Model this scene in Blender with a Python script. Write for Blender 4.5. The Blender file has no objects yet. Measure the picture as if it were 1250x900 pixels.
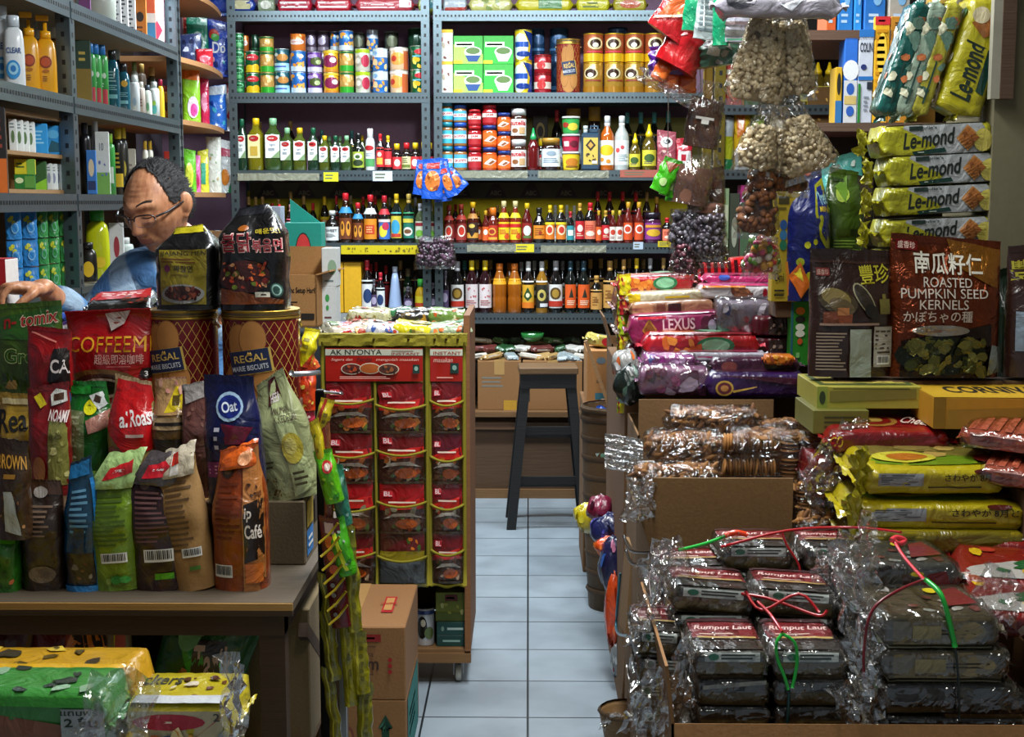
import bpy,math,random
from mathutils import Vector,Matrix,Euler,noise
R=math.radians
PI=math.pi
random.seed(7)
scn=bpy.context.scene
COL=scn.collection
# camera
CAMH=1.47
PITCH=math.atan(205/1650)
YAW=math.atan(20/1650)
cd=bpy.data.cameras.new('camera')
cd.sensor_width=36
cd.lens=1650/1250*36
cd.clip_start=.05
cam=bpy.data.objects.new('camera',cd)
COL.objects.link(cam)
cam.location=(0,0,CAMH)
cam.rotation_euler=(PI/2-PITCH,0,YAW)
scn.camera=cam
CM=cam.rotation_euler.to_matrix()
# light
scn.view_settings.view_transform='Standard'
scn.view_settings.look='None'
scn.view_settings.gamma=1
scn.view_settings.use_curve_mapping=False
scn.view_settings.exposure=0
w=bpy.data.worlds.new('world')
scn.world=w
w.use_nodes=True
bg=w.node_tree.nodes['Background']
bg.inputs[0].default_value=(.8,.9,1.,1)
bg.inputs[1].default_value=.2
def area(name,loc,size,power,col,rot=(0,0,0)):
 l=bpy.data.lights.new(name,'AREA')
 l.shape='RECTANGLE'
 l.size,l.size_y=size
 l.energy=power
 l.color=col
 o=bpy.data.objects.new(name,l)
 COL.objects.link(o)
 o.location=loc
 o.rotation_euler=rot
 return o
# light given by the ceiling tubes (fixtures are built with the ceiling)
area('tube_light_back',(-.35,5.72,2.7),(2.4,.22),116,(.84,.94,1.))
area('tube_light_middle',(.12,3.05,2.7),(.3,1.3),76,(.95,.98,1.))
area('tube_light_front',(.2,1.7,2.7),(.25,1.2),15,(1.,.96,.86))
# pixel -> world
def ray(px,py):
 return CM@Vector(((px-625)/1650,-(py-450)/1650,-1))
def at(px,py,Y):
 r=ray(px,py)
 return Vector((0,0,CAMH))+r*(Y/r.y)
def onx(px,py,X):
 r=ray(px,py)
 return Vector((0,0,CAMH))+r*(X/r.x)
def ppm(Y):
 return 1650/(Y*.9924)
# materials
def lin(h):
 h=h.lstrip('#')
 if len(h)==3:
  h=''.join(c*2 for c in h)
 o=[]
 for i in(0,2,4):
  c=int(h[i:i+2],16)/255
  o.append(c/12.92 if c<=.04045 else((c+.055)/1.055)**2.4)
 return o+[1]
KIND={'paper':(.55,0,0,.1,60,.16),'card':(.88,0,0,.25,160,.22),'foil':(.28,0,.6,.55,14,.18),'metalfoil':(.22,.7,.3,.7,16,.2),'plas':(.3,0,.3,.03,30,.08),'matte':(.75,0,0,.1,50,.15),'glass':(.07,0,.8,0,10,0),'metal':(.35,.8,0,.08,40,.15),'tin':(.26,.25,.4,.02,30,.08),'wood':(.7,0,0,.3,30,.35),'cloth':(.9,0,0,.35,220,.15),'ink':(.5,0,0,0,10,0),}
MATS={}
def M(hexc,kind='paper'):
 key=(hexc,kind)
 if key in MATS:
  return MATS[key]
 m=bpy.data.materials.new('%s_%s'%(kind,hexc.lstrip('#')))
 m.use_nodes=True
 nt=m.node_tree
 N,L=nt.nodes,nt.links
 b=N['Principled BSDF']
 rough,metal,coat,bs,bsc,mot=KIND[kind]
 b.inputs['Base Color'].default_value=lin(hexc)
 b.inputs['Roughness'].default_value=rough
 b.inputs['Metallic'].default_value=metal
 b.inputs['Coat Weight'].default_value=coat
 b.inputs['Coat Roughness'].default_value=.12
 if bs>0 or mot>0:
  tc=N.new('ShaderNodeTexCoord')
  mp=N.new('ShaderNodeMapping')
  L.new(tc.outputs['Object'],mp.inputs['Vector'])
  if kind=='wood':
   mp.inputs['Scale'].default_value=(.25,6,6)
  nz=N.new('ShaderNodeTexNoise')
  L.new(mp.outputs[0],nz.inputs['Vector'])
  nz.inputs['Scale'].default_value=bsc
  nz.inputs['Detail'].default_value=4
  if kind in('foil','metalfoil'):
   nz.inputs['Distortion'].default_value=1.6
  mx=N.new('ShaderNodeMix')
  mx.data_type='RGBA'
  c=lin(hexc)
  mx.inputs[6].default_value=[max(0,x*(1-mot))for x in c[:3]]+[1]
  mx.inputs[7].default_value=[min(1,x*(1+mot*.6))for x in c[:3]]+[1]
  L.new(nz.outputs[0],mx.inputs[0])
  L.new(mx.outputs[2],b.inputs['Base Color'])
  bp=N.new('ShaderNodeBump')
  bp.inputs['Strength'].default_value=bs
  bp.inputs['Distance'].default_value=.02 if kind in('foil','metalfoil')else .003
  L.new(nz.outputs[0],bp.inputs['Height'])
  L.new(bp.outputs[0],b.inputs['Normal'])
 MATS[key]=m
 return m
def film(name='clear_film',tint=(1,1,1),gloss=.1,bscale=22,bstr=.8):
 if name in MATS:
  return MATS[name]
 m=bpy.data.materials.new(name)
 m.use_nodes=True
 N,L=m.node_tree.nodes,m.node_tree.links
 N.remove(N['Principled BSDF'])
 out=N['Material Output']
 tr=N.new('ShaderNodeBsdfTransparent')
 tr.inputs[0].default_value=(*tint,1)
 gl=N.new('ShaderNodeBsdfGlossy')
 gl.inputs['Roughness'].default_value=.1
 tc=N.new('ShaderNodeTexCoord')
 nz=N.new('ShaderNodeTexNoise')
 nz.inputs['Scale'].default_value=bscale
 nz.inputs['Detail'].default_value=3
 nz.inputs['Distortion'].default_value=2
 bp=N.new('ShaderNodeBump')
 bp.inputs['Strength'].default_value=bstr
 bp.inputs['Distance'].default_value=.02
 L.new(tc.outputs['Object'],nz.inputs['Vector'])
 L.new(nz.outputs[0],bp.inputs['Height'])
 L.new(bp.outputs[0],gl.inputs['Normal'])
 lw=N.new('ShaderNodeLayerWeight')
 lw.inputs[0].default_value=.35
 L.new(bp.outputs[0],lw.inputs['Normal'])
 ma=N.new('ShaderNodeMath')
 ma.operation='MULTIPLY_ADD'
 ma.inputs[1].default_value=.55
 ma.inputs[2].default_value=gloss
 L.new(lw.outputs['Fresnel'],ma.inputs[0])
 mx=N.new('ShaderNodeMixShader')
 L.new(ma.outputs[0],mx.inputs[0])
 L.new(tr.outputs[0],mx.inputs[1])
 L.new(gl.outputs[0],mx.inputs[2])
 L.new(mx.outputs[0],out.inputs[0])
 MATS[name]=m
 return m
CARD=M('#8c633a','card');CARD2=M('#755332','card');CARDD=M('#5a4028','card')
TAPE=M('#b08a55','plas')
BLK=M('#101012','ink');WHT=M('#e8e8e4','ink')
# mesh builder
TXT={}
def text_mesh(s,bold=0,shear=0):
 k=(s,bold,shear)
 if k in TXT:
  return TXT[k]
 c=bpy.data.curves.new('t','FONT')
 c.body=s
 c.resolution_u=3
 c.offset=bold
 c.shear=shear
 o=bpy.data.objects.new('t',c)
 COL.objects.link(o)
 dg=bpy.context.evaluated_depsgraph_get()
 me=o.evaluated_get(dg).to_mesh()
 vs=[(v.co.x,v.co.y)for v in me.vertices]
 fs=[tuple(p.vertices)for p in me.polygons]
 o.evaluated_get(dg).to_mesh_clear()
 bpy.data.objects.remove(o)
 bpy.data.curves.remove(c)
 x0=min(v[0]for v in vs);x1=max(v[0]for v in vs)
 y0=min(v[1]for v in vs);y1=max(v[1]for v in vs)
 TXT[k]=([((x-x0)/(x1-x0),(y-y0)/(y1-y0))for x,y in vs],fs)
 return TXT[k]
class MB:
 def __init__(s):
  s.v=[];s.f=[];s.mi=[];s.sm=[];s.mats=[]
 def m(s,mat):
  if mat not in s.mats:
   s.mats.append(mat)
  return s.mats.index(mat)
 def add(s,vs,fs,mat,smooth=False):
  n=len(s.v)
  s.v+=[tuple(v)for v in vs]
  i=s.m(mat)
  for f in fs:
   s.f.append(tuple(a+n for a in f))
   s.mi.append(i)
   s.sm.append(smooth)
  return s
 def box(s,c,d,mat,rot=None,bev=0):
  x,y,z=d[0]/2,d[1]/2,d[2]/2
  if bev<=0:
   vs=[Vector((a*x,b*y,e*z))for a in(-1,1)for b in(-1,1)for e in(-1,1)]
   fs=[(0,1,3,2),(4,6,7,5),(0,4,5,1),(2,3,7,6),(0,2,6,4),(1,5,7,3)]
  else:
   vs=[];idx={}
   B=min(bev,x*.9,y*.9,z*.9)
   for a in(-1,1):
    for b in(-1,1):
     for e in(-1,1):
      for k in range(3):
       p=[a*(x-(B if k!=0 else 0)),b*(y-(B if k!=1 else 0)),e*(z-(B if k!=2 else 0))]
       idx[(a,b,e,k)]=len(vs)
       vs.append(Vector(p))
   fs=[]
   for k in range(3):
    for sg in(-1,1):
     o=[j for j in range(3)if j!=k]
     q=[]
     for(p1,p2)in((-1,-1),(1,-1),(1,1),(-1,1)):
      t=[0,0,0];t[k]=sg;t[o[0]]=p1;t[o[1]]=p2
      q.append(idx[(t[0],t[1],t[2],k)])
     if(sg<0)^(k==1):
      q.reverse()
     fs.append(tuple(q))
   for k in range(3):
    o=[j for j in range(3)if j!=k]
    for p1 in(-1,1):
     for p2 in(-1,1):
      t=[0,0,0];t[o[0]]=p1;t[o[1]]=p2
      t[k]=-1;A=[idx[(*t,o[0])],idx[(*t,o[1])]]
      t[k]=1;C=[idx[(*t,o[1])],idx[(*t,o[0])]]
      fs.append(tuple(A+C))
   for a in(-1,1):
    for b in(-1,1):
     for e in(-1,1):
      fs.append((idx[(a,b,e,0)],idx[(a,b,e,1)],idx[(a,b,e,2)]))
  Rm=Euler(rot).to_matrix()if rot is not None else None
  c=Vector(c)
  vs=[c+(Rm@v if Rm else v)for v in vs]
  return s.add(vs,fs,mat)
 def lathe(s,prof,mat,seg=16,cx=0,cy=0,a0=0,a1=2*PI,caps=True,smooth=True,sq=0):
  full=abs(a1-a0-2*PI)<1e-6
  n=seg if full else seg+1
  vs=[]
  for r,z in prof:
   for i in range(n):
    a=a0+(a1-a0)*i/seg
    ca,sa=math.cos(a),math.sin(a)
    if sq:
     k=(abs(ca)**sq+abs(sa)**sq)**(-1/sq)
     ca*=k;sa*=k
    vs.append((cx+r*ca,cy+r*sa,z))
  fs=[]
  for j in range(len(prof)-1):
   for i in range(seg):
    i2=(i+1)%n
    fs.append((j*n+i,j*n+i2,(j+1)*n+i2,(j+1)*n+i))
  s.add(vs,fs,mat,smooth)
  if caps and full:
   k=len(s.v)-len(vs)
   if prof[0][0]>1e-4:
    s.f.append(tuple(k+i for i in reversed(range(n))));s.mi.append(s.m(mat));s.sm.append(False)
   if prof[-1][0]>1e-4:
    q=k+(len(prof)-1)*n
    s.f.append(tuple(q+i for i in range(n)));s.mi.append(s.m(mat));s.sm.append(False)
  return s
 def tube(s,pts,r,mat,seg=6,flat=1.):
  pts=[Vector(p)for p in pts]
  vs=[]
  up=Vector((.13,.21,.97))
  for i,p in enumerate(pts):
   d=(pts[min(i+1,len(pts)-1)]-pts[max(i-1,0)]).normalized()
   a=d.cross(up)
   if a.length<.1:
    a=d.cross(Vector((1,0,0)))
   a.normalize()
   b=d.cross(a).normalized()
   rr=r[i]if isinstance(r,(list,tuple))else r
   for k in range(seg):
    t=2*PI*k/seg
    vs.append(p+a*math.cos(t)*rr+b*math.sin(t)*rr*flat)
  fs=[]
  for i in range(len(pts)-1):
   for k in range(seg):
    k2=(k+1)%seg
    fs.append((i*seg+k,i*seg+k2,(i+1)*seg+k2,(i+1)*seg+k))
  fs.append(tuple(range(seg)))
  fs.append(tuple(reversed(range((len(pts)-1)*seg,len(pts)*seg))))
  return s.add(vs,fs,mat,True)
 def ball(s,c,r,mat,seg=8,rings=5,rot=None):
  if not isinstance(r,(list,tuple)):
   r=(r,r,r)
  Rm=Euler(rot).to_matrix()if rot is not None else Matrix.Identity(3)
  c=Vector(c)
  vs=[c+Rm@Vector((0,0,-r[2]))]
  for j in range(1,rings):
   t=-PI/2+PI*j/rings
   for i in range(seg):
    a=2*PI*i/seg
    vs.append(c+Rm@Vector((r[0]*math.cos(t)*math.cos(a),r[1]*math.cos(t)*math.sin(a),r[2]*math.sin(t))))
  vs.append(c+Rm@Vector((0,0,r[2])))
  fs=[(0,1+(i+1)%seg,1+i)for i in range(seg)]
  for j in range(rings-2):
   for i in range(seg):
    i2=(i+1)%seg
    fs.append((1+j*seg+i,1+j*seg+i2,1+(j+1)*seg+i2,1+(j+1)*seg+i))
  k=1+(rings-2)*seg
  fs+=[(k+i,k+(i+1)%seg,len(vs)-1)for i in range(seg)]
  return s.add(vs,fs,mat,True)
 def grid(s,F,nu,nv,mat,smooth=True,flip=False):
  vs=[F(i/nu,j/nv)for j in range(nv+1)for i in range(nu+1)]
  fs=[]
  for j in range(nv):
   for i in range(nu):
    a=j*(nu+1)+i
    q=(a,a+1,a+nu+2,a+nu+1)
    fs.append(q[::-1]if flip else q)
  return s.add(vs,fs,mat,smooth)
 def mesh(s,name):
  me=bpy.data.meshes.new(name)
  me.from_pydata(s.v,[],s.f)
  for m in s.mats:
   me.materials.append(m)
  me.polygons.foreach_set('material_index',s.mi)
  me.polygons.foreach_set('use_smooth',s.sm)
  me.update()
  return me
 def build(s,name,parent=None,loc=None):
  o=bpy.data.objects.new(name,s.mesh(name))
  COL.objects.link(o)
  if parent:
   o.parent=parent
  if loc is not None:
   o.location=loc
  return o
class Paint:
 """prints flat artwork on a surface F(u,v,lift) of size w x h metres"""
 def __init__(s,mb,F,w,h,lift=.0006):
  s.mb,s.F,s.w,s.h,s.n,s.l=mb,F,w,h,1,lift
 def _l(s):
  s.n+=1
  return s.l*s.n
 def rect(s,u0,v0,u1,v1,mat,rot=0):
  nu=max(1,min(14,int(abs(u1-u0)*14+.5)));nv=max(1,min(14,int(abs(v1-v0)*14+.5)))
  L=s._l()
  if rot:
   cu,cv=(u0+u1)/2,(v0+v1)/2
   c,q=math.cos(rot),math.sin(rot)
   def G(a,b):
    x=(u0+(u1-u0)*a-cu)*s.w;y=(v0+(v1-v0)*b-cv)*s.h
    return s.F(cu+(x*c-y*q)/s.w,cv+(x*q+y*c)/s.h,L)
  else:
   def G(a,b):
    return s.F(u0+(u1-u0)*a,v0+(v1-v0)*b,L)
  s.mb.grid(G,nu,nv,mat)
  return s
 def ell(s,cu,cv,ru,rv,mat,rot=0,n=16,ring=None):
  L=s._l()
  c,q=math.cos(rot),math.sin(rot)
  rings=((0,.55,1.)if ru<.2 else(0,.25,.5,.75,1.))if ring is None else(ring,1.)
  vs=[];fs=[]
  for k,t in enumerate(rings):
   if t==0:
    vs.append(s.F(cu,cv,L));continue
   for i in range(n):
    a=2*PI*i/n
    x=math.cos(a)*ru*t*s.w;y=math.sin(a)*rv*t*s.h
    vs.append(s.F(cu+(x*c-y*q)/s.w,cv+(x*q+y*c)/s.h,L))
  if ring is None:
   fs+=[(0,1+i,1+(i+1)%n)for i in range(n)]
   o=1
  else:
   o=0
  for j in range(len(rings)-(2 if ring is None else 1)):
   q=o+j*n
   fs+=[(q+i,q+n+i,q+n+(i+1)%n,q+(i+1)%n)for i in range(n)]
  s.mb.add(vs,fs,mat,True)
  return s
 def poly(s,pts,mat):
  L=s._l()
  P=[]
  for i,p in enumerate(pts):
   q=pts[(i+1)%len(pts)]
   k=max(1,int(math.hypot((q[0]-p[0]),(q[1]-p[1]))*10))
   P+=[(lerp(p[0],q[0],j/k),lerp(p[1],q[1],j/k))for j in range(k)]
  cu=sum(p[0]for p in pts)/len(pts);cv=sum(p[1]for p in pts)/len(pts)
  n=len(P)
  K=5
  vs=[s.F(cu,cv,L)]
  for j in range(1,K+1):
   t=j/K
   vs+=[s.F(cu+(a-cu)*t,cv+(b-cv)*t,L)for a,b in P]
  fs=[(0,1+i,1+(i+1)%n)for i in range(n)]
  for j in range(K-1):
   o=1+j*n
   fs+=[(o+i,o+n+i,o+n+(i+1)%n,o+(i+1)%n)for i in range(n)]
  s.mb.add(vs,fs,mat,True)
  return s
 def text(s,t,u0,v0,u1,v1,mat,bold=0,rot=0,shear=0):
  L=s._l()
  vs,fs=text_mesh(t,bold,shear)
  cu,cv=(u0+u1)/2,(v0+v1)/2
  c,q=math.cos(rot),math.sin(rot)
  V=[]
  for a,b in vs:
   x=(a-.5)*(u1-u0)*s.w;y=(b-.5)*(v1-v0)*s.h
   V.append(s.F(cu+(x*c-y*q)/s.w,cv+(x*q+y*c)/s.h,L))
  s.mb.add(V,fs,mat)
  return s
 def lines(s,u0,v0,u1,v1,n,mat,fill=.45,rnd=1):
  rr=random.Random(int(u0*999)+n*7+int(v0*555))
  for i in range(n):
   a=v0+(v1-v0)*(i+.25)/n
   e=u0+(u1-u0)*(1-rnd*rr.random()*.4)
   s.n-=1
   s.rect(u0,a,e,a+(v1-v0)/n*fill,mat)
  s.n+=1
  return s
 def bars(s,u0,v0,u1,v1,n=14):
  s.rect(u0,v0,u1,v1,WHT)
  rr=random.Random(n)
  d=(u1-u0)/(n+1)
  h=(v1-v0)
  s.n+=1
  for i in range(n):
   s.n-=1
   a=u0+d*(i+.6)
   s.rect(a,v0+h*.2,a+d*(.3+.5*rr.random()),v1-h*.08,BLK)
  return s
 def blobs(s,u0,v0,u1,v1,n,mats,r=.04,seed=1):
  rr=random.Random(seed)
  for i in range(n):
   u=u0+(u1-u0)*rr.random();v=v0+(v1-v0)*rr.random()
   k=r*(.6+.8*rr.random())
   q=rr.random()*6.3;e=.45+.5*rr.random();mt=rr.choice(mats);P=[]
   for j in range(7):
    a=j*.8976;g=k*(.65+.6*rr.random());x=g*math.cos(a);y=g*math.sin(a)*e
    P.append((u+x*math.cos(q)-y*math.sin(q),v+(x*math.sin(q)+y*math.cos(q))*s.w/s.h))
   L=s._l()
   s.mb.add([s.F(u,v,L)]+[s.F(a,b,L)for a,b in P],[(0,1+j,1+(j+1)%7)for j in range(7)],mt,True)
   s.n-=.8
  s.n+=1
  return s
# things
def tag(o,label,cat,group=None,kind=None):
 o['label']=label
 o['category']=cat
 if group:
  o['group']=group
 if kind:
  o['kind']=kind
 return o
def thing(name,label,cat,loc=(0,0,0),rz=0,group=None,rot=None):
 o=bpy.data.objects.new(name,None)
 o.empty_display_size=.05
 COL.objects.link(o)
 o.location=loc
 o.rotation_euler=rot if rot is not None else(0,0,rz)
 tag(o,label,cat,group)
 return o
def struct(mb,name):
 o=mb.build(name)
 o['kind']='structure'
 return o
def dup(root):
 r=root.copy();COL.objects.link(r)
 for ch in root.children:
  c=ch.copy();COL.objects.link(c);c.parent=r
  for g in ch.children:
   d=g.copy();COL.objects.link(d);d.parent=c
 return r
PROTO={}
def inst(key,maker):
 """first call builds the thing, later calls copy it with its parts"""
 if key not in PROTO:
  PROTO[key]=maker()
  return PROTO[key]
 return dup(PROTO[key])
ORD=['zeroth','first','second','third','fourth','fifth','sixth','seventh','eighth','ninth','tenth','eleventh','twelfth','thirteenth','fourteenth','fifteenth','sixteenth','seventeenth','eighteenth','nineteenth','twentieth','twenty-first','twenty-second','twenty-third','twenty-fourth','twenty-fifth','twenty-sixth','twenty-seventh','twenty-eighth','twenty-ninth','thirtieth']
def put(o,loc,rz=0,rot=None,scale=None,label=None,cat=None,group=None):
 o.location=loc
 o.rotation_euler=rot if rot is not None else(0,0,rz)
 if scale is not None:
  o.scale=scale if isinstance(scale,(tuple,list))else(scale,scale,scale)
 if label:
  o['label']=label
 if cat:
  o['category']=cat
 if group:
  o['group']=group
 return o
def lab(desc,n,place):
 a='%s, %s from left in %s'%(desc,ORD[n],place)
 if len(a.split())>16:
  a='%s, %s in %s'%(desc,ORD[n],place)
 if len(a.split())>16:
  a='%s, %s in %s'%(desc.rsplit(' and ',1)[0],ORD[n],place)
 return a
def lerp(a,b,t):
 return a+(b-a)*t
def sm(t):
 t=max(0,min(1,t))
 return t*t*(3-2*t)
def nz(x,y,s=0):
 return noise.noise(Vector((x,y,s)))
# room
def floor_mat():
 m=bpy.data.materials.new('floor_tiles')
 m.use_nodes=True
 N,L=m.node_tree.nodes,m.node_tree.links
 b=N['Principled BSDF']
 tc=N.new('ShaderNodeTexCoord');mp=N.new('ShaderNodeMapping')
 L.new(tc.outputs['Object'],mp.inputs[0])
 mp.inputs['Location'].default_value=(3.,-3.72+.2956*20,0)
 br=N.new('ShaderNodeTexBrick')
 L.new(mp.outputs[0],br.inputs['Vector'])
 br.offset=0;br.squash=1
 br.inputs['Scale'].default_value=1
 br.inputs['Brick Width'].default_value=.3
 br.inputs['Row Height'].default_value=.2956
 br.inputs['Mortar Size'].default_value=.0035
 br.inputs['Mortar Smooth'].default_value=.2
 br.inputs['Color1'].default_value=lin('#96a2ab')
 br.inputs['Color2'].default_value=lin('#8c99a3')
 br.inputs['Mortar'].default_value=lin('#20282e')
 nzt=N.new('ShaderNodeTexNoise');nzt.inputs['Scale'].default_value=5;nzt.inputs['Detail'].default_value=6
 L.new(tc.outputs['Object'],nzt.inputs['Vector'])
 rp=N.new('ShaderNodeValToRGB')
 rp.color_ramp.elements[0].position=.3;rp.color_ramp.elements[0].color=(.62,.62,.63,1)
 rp.color_ramp.elements[1].position=.62;rp.color_ramp.elements[1].color=(1,1,1,1)
 L.new(nzt.outputs[0],rp.inputs[0])
 mx=N.new('ShaderNodeMix');mx.data_type='RGBA';mx.blend_type='MULTIPLY';mx.inputs[0].default_value=.7
 L.new(br.outputs['Color'],mx.inputs[6]);L.new(rp.outputs[0],mx.inputs[7])
 L.new(mx.outputs[2],b.inputs['Base Color'])
 b.inputs['Roughness'].default_value=.32
 bp=N.new('ShaderNodeBump');bp.inputs['Strength'].default_value=.3;bp.inputs['Distance'].default_value=.003;bp.invert=True
 L.new(br.outputs['Fac'],bp.inputs['Height']);L.new(bp.outputs[0],b.inputs['Normal'])
 return m
mb=MB();mb.box((0,3.6,-.05),(4.4,8.2,.1),floor_mat());fl=struct(mb,'floor')
mb=MB();mb.box((0,3.6,3.),(4.4,8.2,.1),M('#b9bdb8','matte'));struct(mb,'ceiling')
mb=MB();mb.box((0,7.5,1.475),(4.4,.1,2.95),M('#8a6a80','matte'));struct(mb,'wall_back')
mb=MB();mb.box((-2.05,3.6,1.475),(.1,8.2,2.95),M('#6f6672','matte'));struct(mb,'wall_left')
mb=MB();mb.box((2.05,3.6,1.475),(.1,8.2,2.95),M('#8a8372','matte'));struct(mb,'wall_right')
mb=MB();mb.box((1.535,3.35,1.475),(.93,.36,2.95),M('#69644c','matte'));struct(mb,'wall_pier')
mb=MB();mb.box((1.085,3.15,2.35),(.03,.03,1.3),M('#4a3524','wood'));mb.box((1.06,3.15,2.35),(.02,.022,1.3),M('#8a8878','matte'));struct(mb,'trim_1')
# ceiling tube fixtures
def tube_fixture(x,y,alongx,L_,label):
 t=thing('tube_light',label,'light',(x,y,2.95),0 if alongx else PI/2,'ceiling tube lights')
 m=MB();m.box((0,0,-.03),(L_,.07,.06),M('#d8d8d4','plas'),bev=.006);m.build('housing',t)
 e=bpy.data.materials.get('tube_glow')
 if not e:
  e=bpy.data.materials.new('tube_glow');e.use_nodes=True
  b=e.node_tree.nodes['Principled BSDF']
  b.inputs['Emission Color'].default_value=(.9,.97,1,1);b.inputs['Emission Strength'].default_value=9
 m=MB();m.tube([(-L_/2+.03,0,-.085),(L_/2-.03,0,-.085)],.014,e,10);m.build('tube',t)
 for s in(-1,1):
  m=MB();m.box((s*(L_/2-.02),0,-.075),(.02,.03,.05),M('#d8d8d4','plas'))
  m.build('socket',t)
tube_fixture(-.35,5.72,True,2.4,'long white tube light on ceiling across the back of the shop')
tube_fixture(.12,3.05,False,1.2,'white tube light on ceiling above the middle of the aisle')
tube_fixture(.2,1.7,False,1.2,'white tube light on ceiling nearest the shop front')
# steel shelving
STEEL=M('#68767c','metal');STEELD=M('#525c62','metal');HOLE=M('#0c1014','ink');BOARD=M('#8d7f68','wood')
def angle_post(m,x,y,z0,z1,sx,sy,w=.04,steel=STEEL):
 """slotted steel angle: one flange across x, one along y"""
 m.box((x+sx*w/2,y,(z0+z1)/2),(w,.003,z1-z0),steel)
 m.box((x,y+sy*w/2,(z0+z1)/2),(.003,w,z1-z0),steel)
 z=z0+.03
 while z<z1-.02:
  s_=-.0022 if sy>0 else.0022
  m.box((x+sx*w*.5,y+s_,z),(.011,.001,.016),HOLE)
  m.box((x-sx*.0022,y+sy*w*.5,z),(.001,.011,.016),HOLE)
  z+=.045
def fascia(m,x0,x1,y,z1,h,along='x',steel=STEEL,out=-1):
 """perforated front edge of a shelf"""
 L=x1-x0;c=(x0+x1)/2
 if along=='x':
  m.box((c,y,z1-h/2),(L,.003,h),steel)
  m.box((c,y+.02,z1-.0015),(L,.04,.003),steel)
  n=int(L/.019)
  for i in range(n):
   m.box((x0+L*(i+.5)/n,y+out*.0022,z1-h*.5),(.009,.001,.01),HOLE)
 else:
  m.box((y,c,z1-h/2),(.003,L,h),steel)
  m.box((y-.02,c,z1-.0015),(.04,L,.003),steel)
  n=int(L/.022)
  for i in range(n):
   m.box((y+.0022,x0+L*(i+.5)/n,z1-h*.5),(.001,.012,.012),HOLE)
YB=6.82
def zb(py):
 return at(560,py,YB).z
ZT,ZA,ZB_,ZC,ZD=zb(13),zb(113),zb(208),zb(297),zb(383)
XL0,XL1,XR1=-1.49,-.492,1.06
XM=-.47
def bay(x0,x1,label,zs,back):
 t=thing('steel_shelving',label,'shelving',(0,0,0),0,'slotted steel shelving on back wall')
 for(x,sx)in((x0,1),(x1,-1)):
  for(y,sy)in((YB,1),(YB+.4,-1)):
   m=MB();angle_post(m,x,y,0,2.9,sx,sy);m.build('post',t)
 for z in zs:
  m=MB()
  m.box(((x0+x1)/2,YB+.2,z-.01),(x1-x0-.01,.39,.012),BOARD)
  fascia(m,x0+.004,x1-.004,YB-.002,z,.05)
  fascia(m,x0+.004,x1-.004,YB+.398,z,.04,steel=STEELD)
  m.build('shelf',t)
 for(z0,z1,mt)in back:
  m=MB();m.box(((x0+x1)/2,YB+.39,(z0+z1)/2),(x1-x0,.008,z1-z0),mt)
  m.build('back_panel',t)
 return t
mau,yel,drk=M('#9c7a94','matte'),M('#d8c818','matte'),M('#3a3630','matte')
bayL=bay(XL0,XL1,'left bay of grey slotted steel shelving holding oil and sauce bottles',[ZT,ZA,ZB_,ZC,ZD],[(ZB_+.003,2.6,mau),(ZC+.003,ZB_-.1,yel),(.3,ZC-.1,drk)])
bayR=bay(XM,XR1,'right bay of grey slotted steel shelving holding jars and chilli sauces',[ZT,ZA,ZB_,ZC,ZD],[(ZA+.003,2.6,mau),(ZB_+.003,ZA-.1,M('#8a8444','matte')),(ZC+.003,ZB_-.1,yel),(.3,ZC-.1,drk)])
# paper strip with dark peaks printed along the yellow panel
for(x0,x1,n,par,lb)in((XL0+.02,XL1-.02,5,None,'left'),(XM+.02,XR1-.03,8,None,'right')):
 m=MB();zt=ZB_-.055;h=.085;y=YB+.355
 m.box(((x0+x1)/2,y,zt-h/2),(x1-x0,.003,h),M('#4c4630','paper'))
 F=lambda u,v,l,x0=x0,x1=x1:Vector((x0+(x1-x0)*u,y-.0016-l,zt-h+h*v))
 P=Paint(m,F,x1-x0,h)
 for i in range(n):
  c=(i+.5)/n;d=.32/n
  P.poly([(c-d,.08),(c-d*.3,.92),(c+d*.3,.92),(c+d,.08)],M('#2c1c1c','ink'))
  P.text('ABC',c-d*.5,.2,c+d*.5,.5,M('#8a8068','ink'),.02)
 o=m.build('paper_strip')
 tag(o,'brown printed paper strip with dark peaks hung under the shelf in '+lb+' bay','strip','printed strips above the sauce bottles')
# left wall shelving, seen end on
XS=-1.5
Yp1,Yp2=onx(93,245,XS).y,onx(221,245,XS).y
Yp0=Yp1-1.25
zl=[onx(93,5,XS).z,onx(93,119,XS).z,onx(93,237,XS).z,onx(93,352,XS).z,onx(93,352,XS).z-.36,.12]
t=thing('steel_shelving','grey slotted steel shelving along left wall behind the man','shelving',(0,0,0))
for y in(Yp0,Yp1,Yp2):
 for(x,sx)in((XS,-1),(XS-.42,1)):
  m=MB();angle_post(m,x,y,0,2.9,sx,1,.045)
  m.build('post',t)
for k in range(2):
 y0,y1=((Yp0,Yp1),(Yp1,Yp2))[k]
 for z in zl:
  m=MB()
  m.box((XS-.21,(y0+y1)/2,z-.011),(.41,y1-y0-.01,.014),BOARD)
  fascia(m,y0+.01,y1-.005,XS+.003,z,.055,'y')
  m.build('shelf',t)
m=MB();m.box((XS-.45,(Yp0+Yp2)/2,1.45),(.006,Yp2-Yp0,2.8),M('#57493c','wood'));m.build('back_panel',t)
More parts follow.
